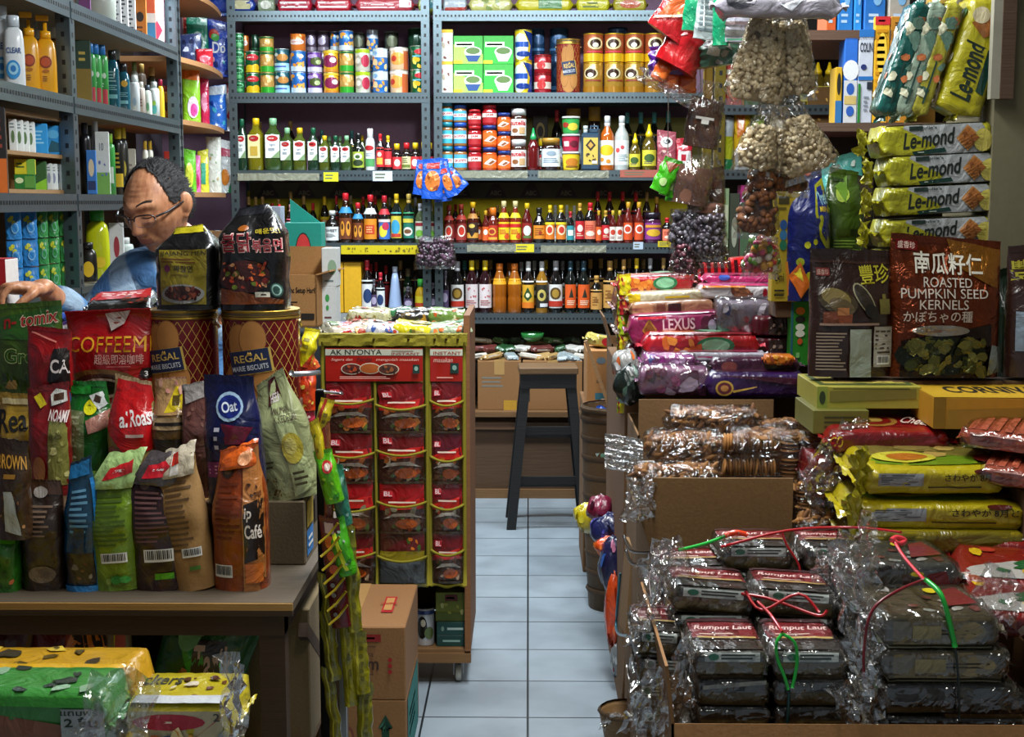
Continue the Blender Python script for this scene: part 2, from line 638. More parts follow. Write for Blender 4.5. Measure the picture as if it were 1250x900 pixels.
# rounded wooden corner shelf
zc_=[onx(255,5,XS).z,onx(255,83,XS).z,onx(255,153,XS).z,onx(255,235,XS).z,onx(255,318,XS).z]
t=thing('corner_shelf','rounded wooden corner shelves between the left and back shelving','shelf',(0,0,0))
Yc0,Yc1=Yp2+.05,YB-.04
def corner_edge(t_):
 a=t_
 return(XS-.01+.04*math.sin(PI*a),Yc0+(Yc1-Yc0)*a)
for z in zc_:
 m=MB();n=10
 top=[(corner_edge(i/n)[0],corner_edge(i/n)[1])for i in range(n+1)]+[(XS-.44,Yc1),(XS-.44,Yc0)]
 k=len(top)
 vs=[(x,y,z)for x,y in top]+[(x,y,z-.022)for x,y in top]
 fs=[tuple(range(k)),tuple(reversed(range(k,2*k)))]+[(i,i+k,(i+1)%k+k,(i+1)%k)for i in range(k)]
 m.add(vs,fs,M('#a5764a','wood'));m.build('board',t)
m=MB();m.box((XS-.46,(Yc0+Yc1)/2,1.45),(.02,Yc1-Yc0,2.8),M('#4b4038','wood'));m.build('back_panel',t)
m=MB();angle_post(m,XS+0,Yc0-.02,0,2.9,-1,1,.035);m.build('post',t)
# bottles, cans, jars
def draw(P,spec,kind='paper'):
 for a in spec:
  k=a[0]
  if k=='r':P.rect(a[1],a[2],a[3],a[4],M(a[5],kind),*(a[6:7]))
  elif k=='e':P.ell(a[1],a[2],a[3],a[4],M(a[5],kind),*(a[6:7]))
  elif k=='t':P.text(a[1],a[2],a[3],a[4],a[5],M(a[6],'ink'),*(a[7:]))
  elif k=='l':P.lines(a[1],a[2],a[3],a[4],a[5],M(a[6],'ink'))
  elif k=='p':P.poly(a[1],M(a[2],kind))
  elif k=='b':P.bars(a[1],a[2],a[3],a[4])
  elif k=='B':P.blobs(a[1],a[2],a[3],a[4],a[5],[M(h,kind)for h in a[6]],*(a[7:]))
def cylF(r,z0,z1,half=1.25,cx=0):
 def F(u,v,l):
  a=-PI/2+(u-.5)*2*half
  return Vector((cx+(r+l)*math.cos(a),(r+l)*math.sin(a),z0+(z1-z0)*v))
 return F
SHAPES={'sauce':([(.94,0),(1,.02),(1,.56),(.9,.62),(.5,.74),(.4,.8),(.38,.88)],.46,.85,(.08,.5)),'wine':([(.94,0),(1,.02),(1,.6),(.88,.68),(.42,.79),(.36,.9)],.42,.87,(.1,.55)),'oil':([(.92,0),(1,.02),(1,.62),(.85,.72),(.46,.8),(.4,.88)],.46,.86,(.24,.68)),'pet':([(.9,0),(1,.03),(1,.3),(.93,.34),(1,.38),(1,.56),(.92,.66),(.5,.82),(.42,.88)],.5,.86,(.5,.66)),'small':([(.94,0),(1,.02),(1,.58),(.8,.68),(.55,.74),(.52,.8)],.6,.77,(.06,.5)),'squeeze':([(.92,0),(1,.03),(1,.48),(.86,.6),(.55,.7),(.45,.74)],.5,.72,(.1,.44)),'cone':([(1,0),(1,.04),(.55,.7),(.32,.88)],.36,.86,(.1,.3)),'jar':([(.95,0),(1,.03),(1,.72),(.9,.78),(.86,.8)],.93,.78,(.12,.66)),'tub':([(.84,0),(.88,.02),(1,.86),(1,.88)],1.04,.87,(.08,.8)),'spray':([(.95,0),(1,.02),(1,.66),(.85,.74),(.6,.78)],.62,.77,(.1,.62)),}
H0,R0=.25,.035
def bottle(style):
 shape,glass,cap,lab,art,neck,name,desc,cat=STY[style]
 prof,nr,cz,(l0,l1)=SHAPES[shape]
 t=thing(name,desc,cat)
 sq=5 if shape=='oil' else 0
 m=MB();m.lathe([(r*R0,z*H0)for r,z in prof],M(glass,'glass'),18,sq=sq);m.build('bottle_body' if shape not in('jar','tub')else 'jar_body',t)
 m=MB()
 if shape=='squeeze':
  m.lathe([(nr*R0,cz*H0),(nr*R0,.8*H0),(.3*R0,.86*H0),(.12*R0,H0)],M(cap,'plas'),12)
 elif shape in('tub','jar'):
  m.lathe([(nr*R0,cz*H0),(nr*R0,.985*H0),(nr*.94*R0,H0)],M(cap,'plas'),18)
 else:
  m.lathe([(nr*R0,cz*H0),(nr*R0,.985*H0),(nr*.85*R0,H0)],M(cap,'plas'),14)
  if shape=='wine':
   m.lathe([(nr*R0*.98,.8*H0),(nr*R0*.98,cz*H0)],M(cap,'plas'),14)
 m.build('cap' if shape not in('jar','tub')else 'lid',t)
 if lab:
  m=MB()
  if sq:
   def F(u,v,l):
    return Vector(((u-.5)*1.7*R0,-R0*1.01-l,(l0+(l1-l0)*v)*H0))
   m.grid(lambda a,b:F(a,b,.0005),2,2,M(lab))
   P=Paint(m,F,1.7*R0,(l1-l0)*H0)
  else:
   lo=l0;hi=l1
   rr=R0*(1.012 if shape!='tub' else 1.)
   if shape=='tub':
    F=lambda u,v,l:cylF(R0*(.885+.13*v)+.0006,l0*H0,l1*H0,1.3)(u,v,l)
   else:
    F=cylF(rr,l0*H0,l1*H0)
   m.grid(lambda a,b:F(a,b,0),14,2,M(lab))
   P=Paint(m,F,2.5*R0,(l1-l0)*H0)
  draw(P,art)
  m.build('label',t)
 if neck:
  m=MB()
  if shape=='pet':
   a,b=.58,.7;F=lambda u,v,l:cylF(R0*(.99-.16*v),a*H0,b*H0)(u,v,l+.001)
  elif shape in('wine','sauce'):
   a,b=.6,.72;F=lambda u,v,l:cylF(R0*(1.02-.42*v),a*H0,b*H0)(u,v,l+.001)
  else:
   a,b=.62,.68;F=lambda u,v,l:cylF(R0*(1.-.2*v),a*H0,b*H0)(u,v,l+.001)
  m.grid(lambda p,q:F(p,q,0),10,3,M(neck))
  m.build('neck_label',t)
 return t
BIRD=[('e',.5,.55,.28,.36,'#f2ead8'),('e',.5,.55,.2,.26,'#c8301c')]
def seal(a,b,c=None):
 return[('e',.5,.6,.3,.24,a),('e',.5,.6,.2,.15,b),('r',.12,.08,.88,.24,c or a)]
def band(a,b):
 return[('r',0,.66,1,1,a),('r',.15,.2,.85,.5,b),('l',.2,.24,.8,.46,3,'#303030')]
OLV=[('e',.5,.84,.4,.13,'#b3161c'),('t','OLIVOILA',.2,.78,.8,.9,'#f6f0e0'),('t','light',.3,.5,.7,.62,'#3a4a6a'),('l',.2,.3,.8,.44,3,'#8a94a0'),('p',[(.4,0),(1,0),(1,.34)],'#7d9a6a')]
OLV[1]=('l',.22,.79,.78,.9,1,'#f6f0e0')
STY={'oil_light':('oil','#374d20','#8fc89a','#e9ecec',OLV,None,'olive_oil_bottle','olive oil bottle with pale green cap and white label','bottle'),'oil_pure':('oil','#736c12','#f0c814','#e9dfa0',OLV[:2]+[('r',.2,.1,.8,.5,'#caa640')],'#e8d84a','olive_oil_bottle','golden oil bottle with yellow cap','bottle'),'oil_yellowcap':('oil','#4f591a','#eec21c','#e9ecec',OLV,None,'olive_oil_bottle','olive oil bottle with yellow cap and white label','bottle'),'oil_dark':('oil','#1d3524','#145c3c','#e4e8de',OLV,None,'olive_oil_bottle','dark green oil bottle with green cap','bottle'),'oil_black':('sauce','#10180f','#141414','#a8b83a',[('e',.5,.7,.3,.2,'#e8ecd8'),('e',.5,.68,.16,.12,'#3a5a20'),('e',.5,.3,.35,.2,'#243818')],None,'oil_bottle','dark oil bottle with lime label','bottle'),'spray':('spray','#d9dedd','#e8ebea','#e9ecec',[('e',.5,.84,.4,.12,'#b3161c'),('r',0,0,1,.35,'#4f9a5a'),('l',.2,.45,.8,.62,2,'#8a94a0')],None,'oil_spray','white oil spray can with green base','spray can'),'red_sauce':('wine','#1a0e10','#d8202a','#c81f28',[('r',.2,.15,.8,.55,'#e8b040'),('e',.5,.75,.2,.14,'#f2dcc0')],'#d03020','sauce_bottle','dark sauce bottle with red cap and red label','bottle'),'red_yellowcap':('wine','#1a0e10','#eec21c','#c22630',[('r',.2,.15,.8,.5,'#e8c8b0'),('l',.25,.2,.75,.45,3,'#703020')],'#c22630','sauce_bottle','dark sauce bottle with yellow cap and red label','bottle'),'small_yellow':('small','#1c1210','#efc61e','#cf3038',[('e',.5,.5,.25,.3,'#f4e6da'),('l',.3,.35,.7,.65,3,'#803030')],None,'sauce_bottle','short dark sauce bottle with yellow cap','bottle'),'small_red':('small','#1c1210','#d42028','#d8d49a',[('r',.1,.1,.9,.35,'#6a7a30'),('l',.2,.45,.8,.9,4,'#3a3a20')],None,'sauce_bottle','short dark sauce bottle with red cap','bottle'),'soy_white':('sauce','#171110','#e4e8e6','#dfe4e4',[('l',.15,.2,.85,.5,4,'#303840'),('t','SWEET',.15,.62,.85,.82,'#303038',.02)],None,'soy_sauce_bottle','soy sauce bottle with white cap and white label','bottle'),'king':('sauce','#2a1408','#d0202c','#6e3414',[('e',.33,.5,.13,.36,'#e0962c'),('e',.67,.5,.13,.36,'#e0962c'),('e',.33,.6,.06,.15,'#3a1a0a'),('e',.67,.6,.06,.15,'#3a1a0a')],'#2c86b8','sauce_bottle','brown sauce bottle with red cap and figures label','bottle'),'orange_lab':('sauce','#1c1210','#c8202c','#e08a1c',[('r',.2,.25,.8,.7,'#c8401c'),('l',.3,.3,.7,.65,3,'#f8d890')],'#d8dcd4','sauce_bottle','dark sauce bottle with orange label','bottle'),'blue_lab':('sauce','#140f12','#b81c2c','#3a6fc0',[('e',.4,.4,.3,.3,'#e8e040'),('e',.6,.65,.24,.2,'#c02c50'),('r',0,.86,1,1,'#e8d8d0')],'#c02430','sauce_bottle','dark sauce bottle with bright blue label','bottle'),'teal_lab':('wine','#111a18','#d8b41e','#d8c840',[('e',.5,.5,.33,.33,'#3aa0c8'),('r',.1,.05,.9,.2,'#c83c28')],'#46b0a8','sauce_bottle','dark bottle with yellow cap and teal neck label','bottle'),'green_neck':('wine','#101a16','#c8a850','#1f7a66',[('e',.5,.3,.35,.2,'#e8e8dc'),('e',.5,.3,.25,.1,'#7a5030'),('r',.1,.7,.9,.88,'#e8d850')],'#2f9a5a','sauce_bottle','dark bottle with green neck label','bottle'),'clear_green':('wine','#5a6a48','#c9ccd8','#dfe6d0',[('e',.5,.3,.34,.22,'#7ab83c'),('r',.1,.74,.9,.92,'#a02030')],None,'vinegar_bottle','clear bottle with white cap and leafy label','bottle'),'back_dark':('wine','#20100e','#b08a4c',None,[],'#a88850','sauce_bottle','plain dark bottle with tan cap','bottle'),'back_red':('wine','#200c0e','#c81e28','#b02028',[],'#c83028','sauce_bottle','plain dark bottle with red cap','bottle'),'pinkw':('wine','#2a0c12','#c89a90','#e6e0e0',[('r',0,.7,1,.95,'#d8707c'),('r',0,0,1,.12,'#c03040'),('l',.2,.3,.8,.6,3,'#555')],'#d86070','sauce_bottle','sauce bottle with pink and white label','bottle'),'chili_red':('sauce','#5e150e','#9a3220','#98302a',BIRD,'#c03c2c','chilli_sauce_bottle','red chilli sauce bottle with brown cap and round emblem','bottle'),'chili_gold':('sauce','#4c140c','#e8b41a','#3c241c',[('r',0,.1,1,.4,'#d89a3c'),('p',[(.5,.15),(.1,.7),(.5,.5),(.9,.7)],'#20140c'),('e',.5,.8,.2,.12,'#e8c860')],'#c88a40','chilli_sauce_bottle','chilli sauce bottle with yellow cap and black label','bottle'),'chili_or':('small','#641a0e','#e87820','#b8301c',seal('#e8a83c','#a02818'),None,'chilli_sauce_bottle','short chilli sauce bottle with orange cap','bottle'),'maggi':('sauce','#7e240f','#d8c890','#e8c81c',[('r',0,.7,1,.9,'#c81e1c'),('l',.15,.3,.85,.6,3,'#c83020'),('e',.7,.18,.2,.14,'#d8501c')],'#e8c81c','chilli_sauce_bottle','chilli sauce bottle with cream cap and yellow label','bottle'),'tomato':('sauce','#560e0a','#e0b81c','#8c1a14',[('e',.5,.55,.3,.3,'#d8dcd0'),('r',.2,.1,.8,.25,'#5a7a3a')],None,'ketchup_bottle','dark red ketchup bottle with yellow cap','bottle'),'or_big':('sauce','#14100e','#141414','#e28a24',[('l',.15,.3,.85,.85,4,'#7a3a10'),('e',.5,.5,.1,.1,'#a03010'),('r',0,0,1,.1,'#302018')],None,'sauce_bottle','wide dark bottle with black cap and orange label','bottle'),'yel_orange':('wine','#120e0e','#eec41c','#df7a22',[('e',.5,.55,.34,.3,'#f0d8b0'),('e',.5,.55,.2,.2,'#c8301c'),('r',0,.86,1,1,'#e8d020')],'#201818','oyster_sauce_bottle','dark bottle with yellow cap and orange label','bottle'),'tealsm':('wine','#120e10','#b82430','#2a8c94',[('r',.2,.3,.8,.7,'#e8ece0')],None,'sauce_bottle','slim dark bottle with teal label','bottle'),'gold_red':('wine','#100e0e','#c89a34','#c41c28',[('e',.5,.6,.25,.2,'#f0e0d0'),('l',.2,.15,.8,.35,2,'#f0d0b0')],None,'sauce_bottle','dark bottle with gold cap and red label','bottle'),'red_pink':('wine','#120c0e','#d81e2c','#e4785a',[('l',.15,.5,.85,.8,3,'#b02820'),('e',.5,.3,.3,.14,'#f4dcc8')],None,'sauce_bottle','dark bottle with red cap and salmon label','bottle'),'slim_gold':('sauce','#58130e','#d8a82c','#d85c20',[('e',.5,.6,.25,.2,'#f0e0d0')],None,'chilli_sauce_bottle','slim chilli sauce bottle with gold cap','bottle'),'slim_white':('sauce','#58130e','#d8b43c','#e8e0d4',[('e',.5,.6,.28,.2,'#c83c28'),('l',.2,.1,.8,.3,2,'#803020')],None,'chilli_sauce_bottle','slim chilli sauce bottle with white label','bottle'),'sriracha':('sauce','#681a10','#dca22c','#d8501f',[('e',.5,.62,.36,.26,'#f2e8da'),('e',.5,.62,.24,.17,'#d03c1c')],None,'chilli_sauce_bottle','tall red chilli bottle with gold cap and round badge','bottle'),'wine_wr':('wine','#0e0b0c','#a8a8ac','#e4e2de',[('e',.5,.62,.34,.26,'#58401c'),('e',.5,.62,.2,.18,'#a8842c'),('r',0,.06,1,.3,'#b8301c')],None,'rice_wine_bottle','black wine bottle with silver cap and white label','bottle'),'rose':('wine','#260a10','#e8c61c','#dfd2d2',[('B',.2,.45,.8,.85,7,['#c04a50'],.06),('l',.15,.1,.85,.35,3,'#b06a6a')],None,'rose_wine_bottle','dark bottle with yellow cap and pale pink label','bottle'),'orangepet':('pet','#9a5412','#e07a24',None,[],'#e8a81c','cordial_bottle','orange cordial bottle with orange cap','bottle'),'white_yel':('wine','#160e0c','#d8dada','#dca82c',[('p',[(.5,.9),(.2,.5),(.5,.3),(.8,.5)],'#2a4a1c'),('r',0,0,1,.25,'#e07a1c'),('e',.5,.55,.12,.1,'#f0e8c0')],'#e8e4d4','vinegar_bottle','dark bottle with white cap and yellow label','bottle'),'amber':('wine','#94671c','#d4d8d8','#26241c',[('e',.5,.55,.3,.25,'#c8b45c'),('e',.5,.55,.14,.12,'#26241c'),('r',.4,.05,.95,.2,'#e0e0e4')],'#e8e8dc','vinegar_bottle','amber bottle with white cap and black label','bottle'),'black_or':('wine','#0c1210','#2c4c5c','#df5a1c',[('p',[(.5,.85),(.34,.45),(.66,.45)],'#2c2a18'),('l',.2,.12,.8,.34,3,'#f4d8b8')],None,'vinegar_bottle','black bottle with bright orange label','bottle'),'kraft':('wine','#100c0a','#c8984c','#c8944c',[('l',.25,.2,.75,.8,4,'#8a5a24'),('e',.5,.55,.15,.12,'#8a5a24')],'#c89a50','sesame_oil_bottle','black bottle with tan wrapped cap and tan label','bottle'),'lowyel':('small','#c8a018','#3ea83c','#dccb2a',[('r',0,.3,1,.55,'#b8401c')],None,'juice_bottle','small yellow bottle with green cap','bottle'),'lowred':('wine','#120c0e','#c42434','#dfe0e0',[('e',.5,.5,.3,.3,'#203a6a')],'#c8d0d0','sauce_bottle','dark bottle with red cap and white neck label','bottle'),'lowdark':('wine','#160c14','#54505a','#4a3a5c',[('e',.5,.6,.34,.25,'#b0a4c0')],None,'sauce_bottle','dark bottle with purple grey label','bottle'),'bluecone':('cone','#9fb4d8','#c4cfe2',None,[],None,'funnel_bottle','pale blue cone shaped bottle','bottle'),'greenglass':('wine','#16351e','#8a7a5a','#c8ccb8',[('e',.5,.5,.3,.3,'#2a6a3a')],None,'wine_bottle','green glass bottle behind the front row','bottle'),'srir2':('squeeze','#5c0e10','#28a05a',None,[],None,'chilli_squeeze_bottle','dark red squeeze bottle with green pointed cap','bottle'),'darkjar':('jar','#2a1410','#b88a30','#dfe6ec',[('l',.15,.2,.85,.5,3,'#5a6a7a'),('e',.5,.75,.2,.14,'#8a9aa8')],None,'sauce_jar','wide dark jar with gold lid and white label','jar'),'cider_or':('wine','#b85a14','#dfe2e2','#efe9dc',[('e',.5,.6,.44,.22,'#e8c01c'),('e',.25,.22,.12,.08,'#e08a24'),('e',.6,.15,.12,.08,'#e08a24')],None,'vinegar_bottle','orange vinegar bottle with white cap','bottle'),'cider_w':('wine','#b9bdb8','#dfe2e2','#e6e9ea',[('e',.25,.6,.12,.1,'#c84a4c'),('e',.5,.72,.1,.08,'#c84a4c'),('l',.3,.15,.85,.45,4,'#9aa')],None,'vinegar_bottle','clear vinegar bottle with white cap','bottle'),'honeysm':('squeeze','#5a4a10','#f2cf1c','#d8cc3a',[('e',.5,.5,.3,.25,'#3a5a20'),('l',.2,.1,.8,.3,2,'#555')],None,'syrup_bottle','olive syrup bottle with yellow pointed cap','bottle'),'tealcap':('wine','#10160f','#4fa0a4',None,[],'#c8a83c','wine_bottle','tall black bottle with teal cap','bottle'),'purplejar':('jar','#4a1c3c','#241828','#8c3a8a',[('e',.5,.4,.34,.22,'#e0b02c'),('r',.1,.72,.9,.88,'#e0962c')],None,'sauce_jar','dark jar with purple and gold label','jar'),'skippy_b':('jar','#9c6a38','#1f57b8','#4fa8c8',[('r',0,.35,1,.7,'#e8e8e8'),('t','SKIPPY',.12,.42,.88,.64,'#b81c24',.02)],None,'peanut_butter_jar','peanut butter jar with blue lid','jar'),'skippy_t':('jar','#9c6a38','#2a93a8','#3fb0c4',[('r',0,.35,1,.7,'#e8e8e8'),('t','SKIPPY',.12,.42,.88,.64,'#b81c24',.02)],None,'peanut_butter_jar','peanut butter jar with turquoise lid','jar'),'jam_red':('jar','#a01820','#c02028','#b01c24',[('r',0,.5,1,.86,'#e8dcd0'),('t','JAM',.3,.54,.7,.82,'#b01c24',.02)],None,'jam_jar','red lidded jar with red and white label','jar'),'ovomal':('jar','#c8501a','#1c3a86','#ef6a1c',[('p',[(.1,.3),(.5,.75),(.9,.55),(.5,.2)],'#e8e0d8'),('p',[(.35,.3),(.6,.6),(.75,.5),(.5,.25)],'#8a4a1c')],None,'spread_jar','orange spread jar with dark blue lid','jar'),'nutella':('jar','#3c1c10','#e6e8e6','#e6e2dc',[('t','nutella',.08,.62,.92,.9,'#b81c20',.03),('e',.35,.3,.16,.14,'#8a5428'),('r',.55,.1,.85,.5,'#c8a070')],None,'chocolate_spread_jar','chocolate spread jar with white lid','jar'),'tubg':('tub','#2a8a3c','#e4e6e0','#2f9a44',[('e',.65,.45,.24,.3,'#d8c43c'),('e',.3,.6,.16,.2,'#a83020')],None,'spread_tub','green tub with white lid','tub'),'tubr':('tub','#a81c3c','#e4e6e0','#b41f40',[('r',.2,.3,.45,.7,'#e8dcd8'),('e',.7,.5,.2,.26,'#6a1428')],None,'spread_tub','crimson tub with white lid','tub'),'tuby':('tub','#d8b41c','#e4e6e0','#e6c41e',[('e',.5,.5,.3,.3,'#c87a1c'),('r',.2,.1,.8,.24,'#8a5a14')],None,'spread_tub','yellow tub with white lid','tub'),}
def ring(s,n,l):
 return s
# rows: (style, centre px, width px, top px, shelf)
def row(items,Y,zs,group,place,conv=None,rnd=.1):
 cnt=0
 for it in items:
  st,cx,wpx,top=it[:4]
  cnt+=1
  p=at(cx,top,Y)
  base=zs
  h=p.z-base
  wd=wpx/ppm(Y)
  o=inst(('bottle',st),lambda:bottle(st))
  _,_,_,_,_,_,nm,desc,cat=STY[st]
  yoff=it[4]if len(it)>4 else 0
  put(o,(p.x,Y+wd/2,base+yoff),random.uniform(-rnd,rnd)*2,scale=(wd/(2*R0),wd/(2*R0),(h-yoff)/H0),label=lab(desc,cnt,place),cat=cat,group=group)
def cx_(s,ox):return lambda u:ox+u/s
def conv(items,s,ox,oy):
 return[(i[0],ox+i[1]/s,i[2]/s,oy+i[3]/s)+tuple(i[4:])for i in items]
FY,RY=YB+.03,YB+.24
# olive oil shelf
row(conv([('oil_dark',110,58,115),('oil_pure',187,84,110),('oil_light',283,94,110),('oil_light',366,68,165),('oil_yellowcap',437,74,165),('oil_dark',515,62,165),('oil_yellowcap',580,58,210),('oil_dark',642,52,210),('oil_light',705,58,210),('oil_black',770,68,195),('spray',838,54,170),('red_sauce',896,48,200),('red_yellowcap',940,46,210),('small_yellow',990,54,255),('small_red',1045,54,250),('small_yellow',1095,54,250),('small_yellow',1143,48,247),('small_yellow',1180,36,250)],4.63,270,120),FY,ZB_,'bottles on the olive oil shelf','front row of olive oil shelf')
row(conv([('back_dark',385,60,128),('back_dark',215,46,130),('tealcap',565,50,178),('oil_light',608,46,212),('oil_light',668,46,212),('tealcap',735,50,180),('oil_yellowcap',795,40,210)],4.63,270,120),RY,ZB_,'bottles on the olive oil shelf','rear row of olive oil shelf')
# left soy sauce shelf
row(conv([('back_red',325,40,600),('pinkw',335,48,625),('pinkw',388,52,600),('soy_white',622,80,635),('king',697,78,535),('king',768,62,590),('orange_lab',838,76,545),('blue_lab',918,66,550),('teal_lab',987,64,540),('green_neck',1057,66,540),('clear_green',1122,56,595),('clear_green',1181,56,597)],4.63,270,120),FY,ZC,'bottles on the left soy sauce shelf','front row of left soy shelf')
row(conv([('back_dark',150,46,555),('back_dark',190,46,557),('back_dark',229,44,555),('back_red',285,40,592),('back_dark',320,40,570),('back_dark',388,48,527),('back_dark',462,50,552),('red_pink',515,44,592),('yel_orange',580,48,555),('back_red',648,40,550),('greenglass',730,44,550),('back_red',800,44,555),('back_red',868,44,552),('greenglass',950,44,560),('clear_green',1095,40,560)],4.63,270,120),RY,ZC,'bottles on the left soy sauce shelf','rear row of left soy shelf')
# chilli sauce shelf (right bay)
row(conv([('chili_red',108,50,510),('chili_red',166,54,505),('chili_gold',222,56,495),('slim_gold',284,34,535),('chili_or',319,52,522),('maggi',371,54,490),('maggi',426,54,490),('tomato',482,52,500),('or_big',540,60,522),('yel_orange',592,46,510),('yel_orange',645,50,510),('tealsm',690,36,540),('gold_red',735,44,500),('red_pink',785,56,498),('slim_gold',825,30,535),('gold_red',858,42,535),('slim_white',893,34,535),('slim_white',925,34,535),('sriracha',967,46,495),('sriracha',1018,46,495),('purplejar',1085,84,545),('red_pink',1152,50,570)],3.906,520,120),FY,ZC,'bottles on the chilli sauce shelf','front row of chilli shelf')
row(conv([('back_red',140,36,505),('slim_gold',250,36,540),('back_dark',340,36,510),('slim_gold',400,36,535),('chili_or',300,38,525),('cider_w',617,36,510),('cider_w',672,36,510),('cider_w',708,36,512),('back_red',820,40,445),('back_red',877,44,445),('back_red',940,48,445),('back_red',1003,48,447),('back_dark',1055,40,447),('sriracha',1102,40,470)],3.906,520,120),RY,ZC,'bottles on the chilli sauce shelf','rear row of chilli shelf')
# bottom shelf, right and left
row(conv([('lowdark',92,34,160),('wine_wr',148,64,115),('rose',217,62,110),('rose',281,62,110),('orangepet',350,68,125),('orangepet',422,68,125),('white_yel',488,58,115),('amber',553,58,115),('wine_wr',620,66,112),('black_or',690,56,112),('black_or',753,60,113),('kraft',815,58,183),('kraft',879,64,112),('kraft',945,50,105),('yel_orange',1007,50,100),('wine_wr',1072,50,100),('back_dark',1135,46,98)],3.906,520,290),FY,ZD,'bottles on the bottom shelf','front row of bottom shelf')
row(conv([('tealcap',183,50,110),('rose',243,46,108),('back_dark',306,50,108),('orangepet',398,50,122),('white_yel',455,44,118),('white_yel',517,46,112),('rose',572,46,108),('wine_wr',652,46,112),('wine_wr',725,46,112),('kraft',785,50,104),('kraft',835,50,102),('kraft',905,46,104),('back_dark',970,46,100),('back_dark',1038,46,104)],3.906,520,290),RY,ZD,'bottles on the bottom shelf','rear row of bottom shelf')
row(conv([('lowred',246,62,120),('lowdark',285,36,222),('lowred',318,48,185),('bluecone',393,78,155),('lowdark',465,50,260),('lowyel',530,60,220),('lowdark',595,60,240)],4.31,390,290),FY,ZD,'bottles on low left shelf','front row of low left shelf')
row(conv([('back_red',268,36,140),('back_red',295,40,130),('back_red',347,44,148),('back_dark',424,50,122),('greenglass',462,60,165),('back_dark',503,50,125),('greenglass',560,70,170)],4.31,390,290),RY,ZD,'bottles on low left shelf','rear row of low left shelf')
# jar shelf (right bay)
def stack(st,cx,wpx,tops,place,s=3.906,ox=520,oy=120,Y=FY,base=None,group='jars on the jar shelf'):
 zs_=[at(500,oy+v/s,Y).z for v in tops]
 lo=base if base is not None else ZB_
 zb0=lo
 names=['bottom','middle','top']if len(tops)==3 else['bottom','top']if len(tops)==2 else['only','','']
 st=st if isinstance(st,list)else[st]*len(tops)
 for k,z in enumerate(zs_):
  o=inst(('bottle',st[k]),lambda:bottle(st[k]))
  desc,cat=STY[st[k]][7:9]
  wd=wpx/s/ppm(Y);x=at(ox+cx/s,200,Y).x
  lb='%s, %s jar of the %s stack'%(desc,names[k],place)if cat=='jar' else '%s, %s of the %s stack'%(desc,names[k],place)
  put(o,(x,Y+wd/2,zb0),random.uniform(-.2,.2),scale=(wd/(2*R0),wd/(2*R0),(z-zb0)/H0*.995),label=lb,cat=cat,group=group)
  zb0=z
stack('skippy_t',100,56,[228,113,15],'leftmost')
stack('skippy_b',163,64,[228,115,30],'second')
stack(['jam_red','jam_red','jam_red'],232,64,[232,130,52],'third')
stack(['ovomal','ovomal','jam_red'],303,70,[233,128,30],'fourth')
stack('ovomal',372,64,[250,158,68],'fifth')
stack('nutella',442,76,[195,48],'white lidded')
stack(['tuby','tubr','tubg'],692,84,[254,170,85],'tub')
row(conv([('srir2',512,60,140),('darkjar',597,92,188),('cider_or',867,68,82),('cider_w',937,70,82),('honeysm',1000,54,165),('honeysm',1068,70,122)],3.906,520,120),FY,ZB_,'bottles on the jar shelf','front row of jar shelf')
row(conv([('tealsm',625,50,55),('darkjar',705,74,48),('darkjar',805,60,40),('tealcap',962,50,65),('tealcap',1027,50,65),('tealcap',1091,50,65),('tealcap',1158,50,60),('small_yellow',548,40,190),('cider_w',640,36,195)],3.906,520,120),RY,ZB_,'bottles on the jar shelf','rear row of jar shelf')
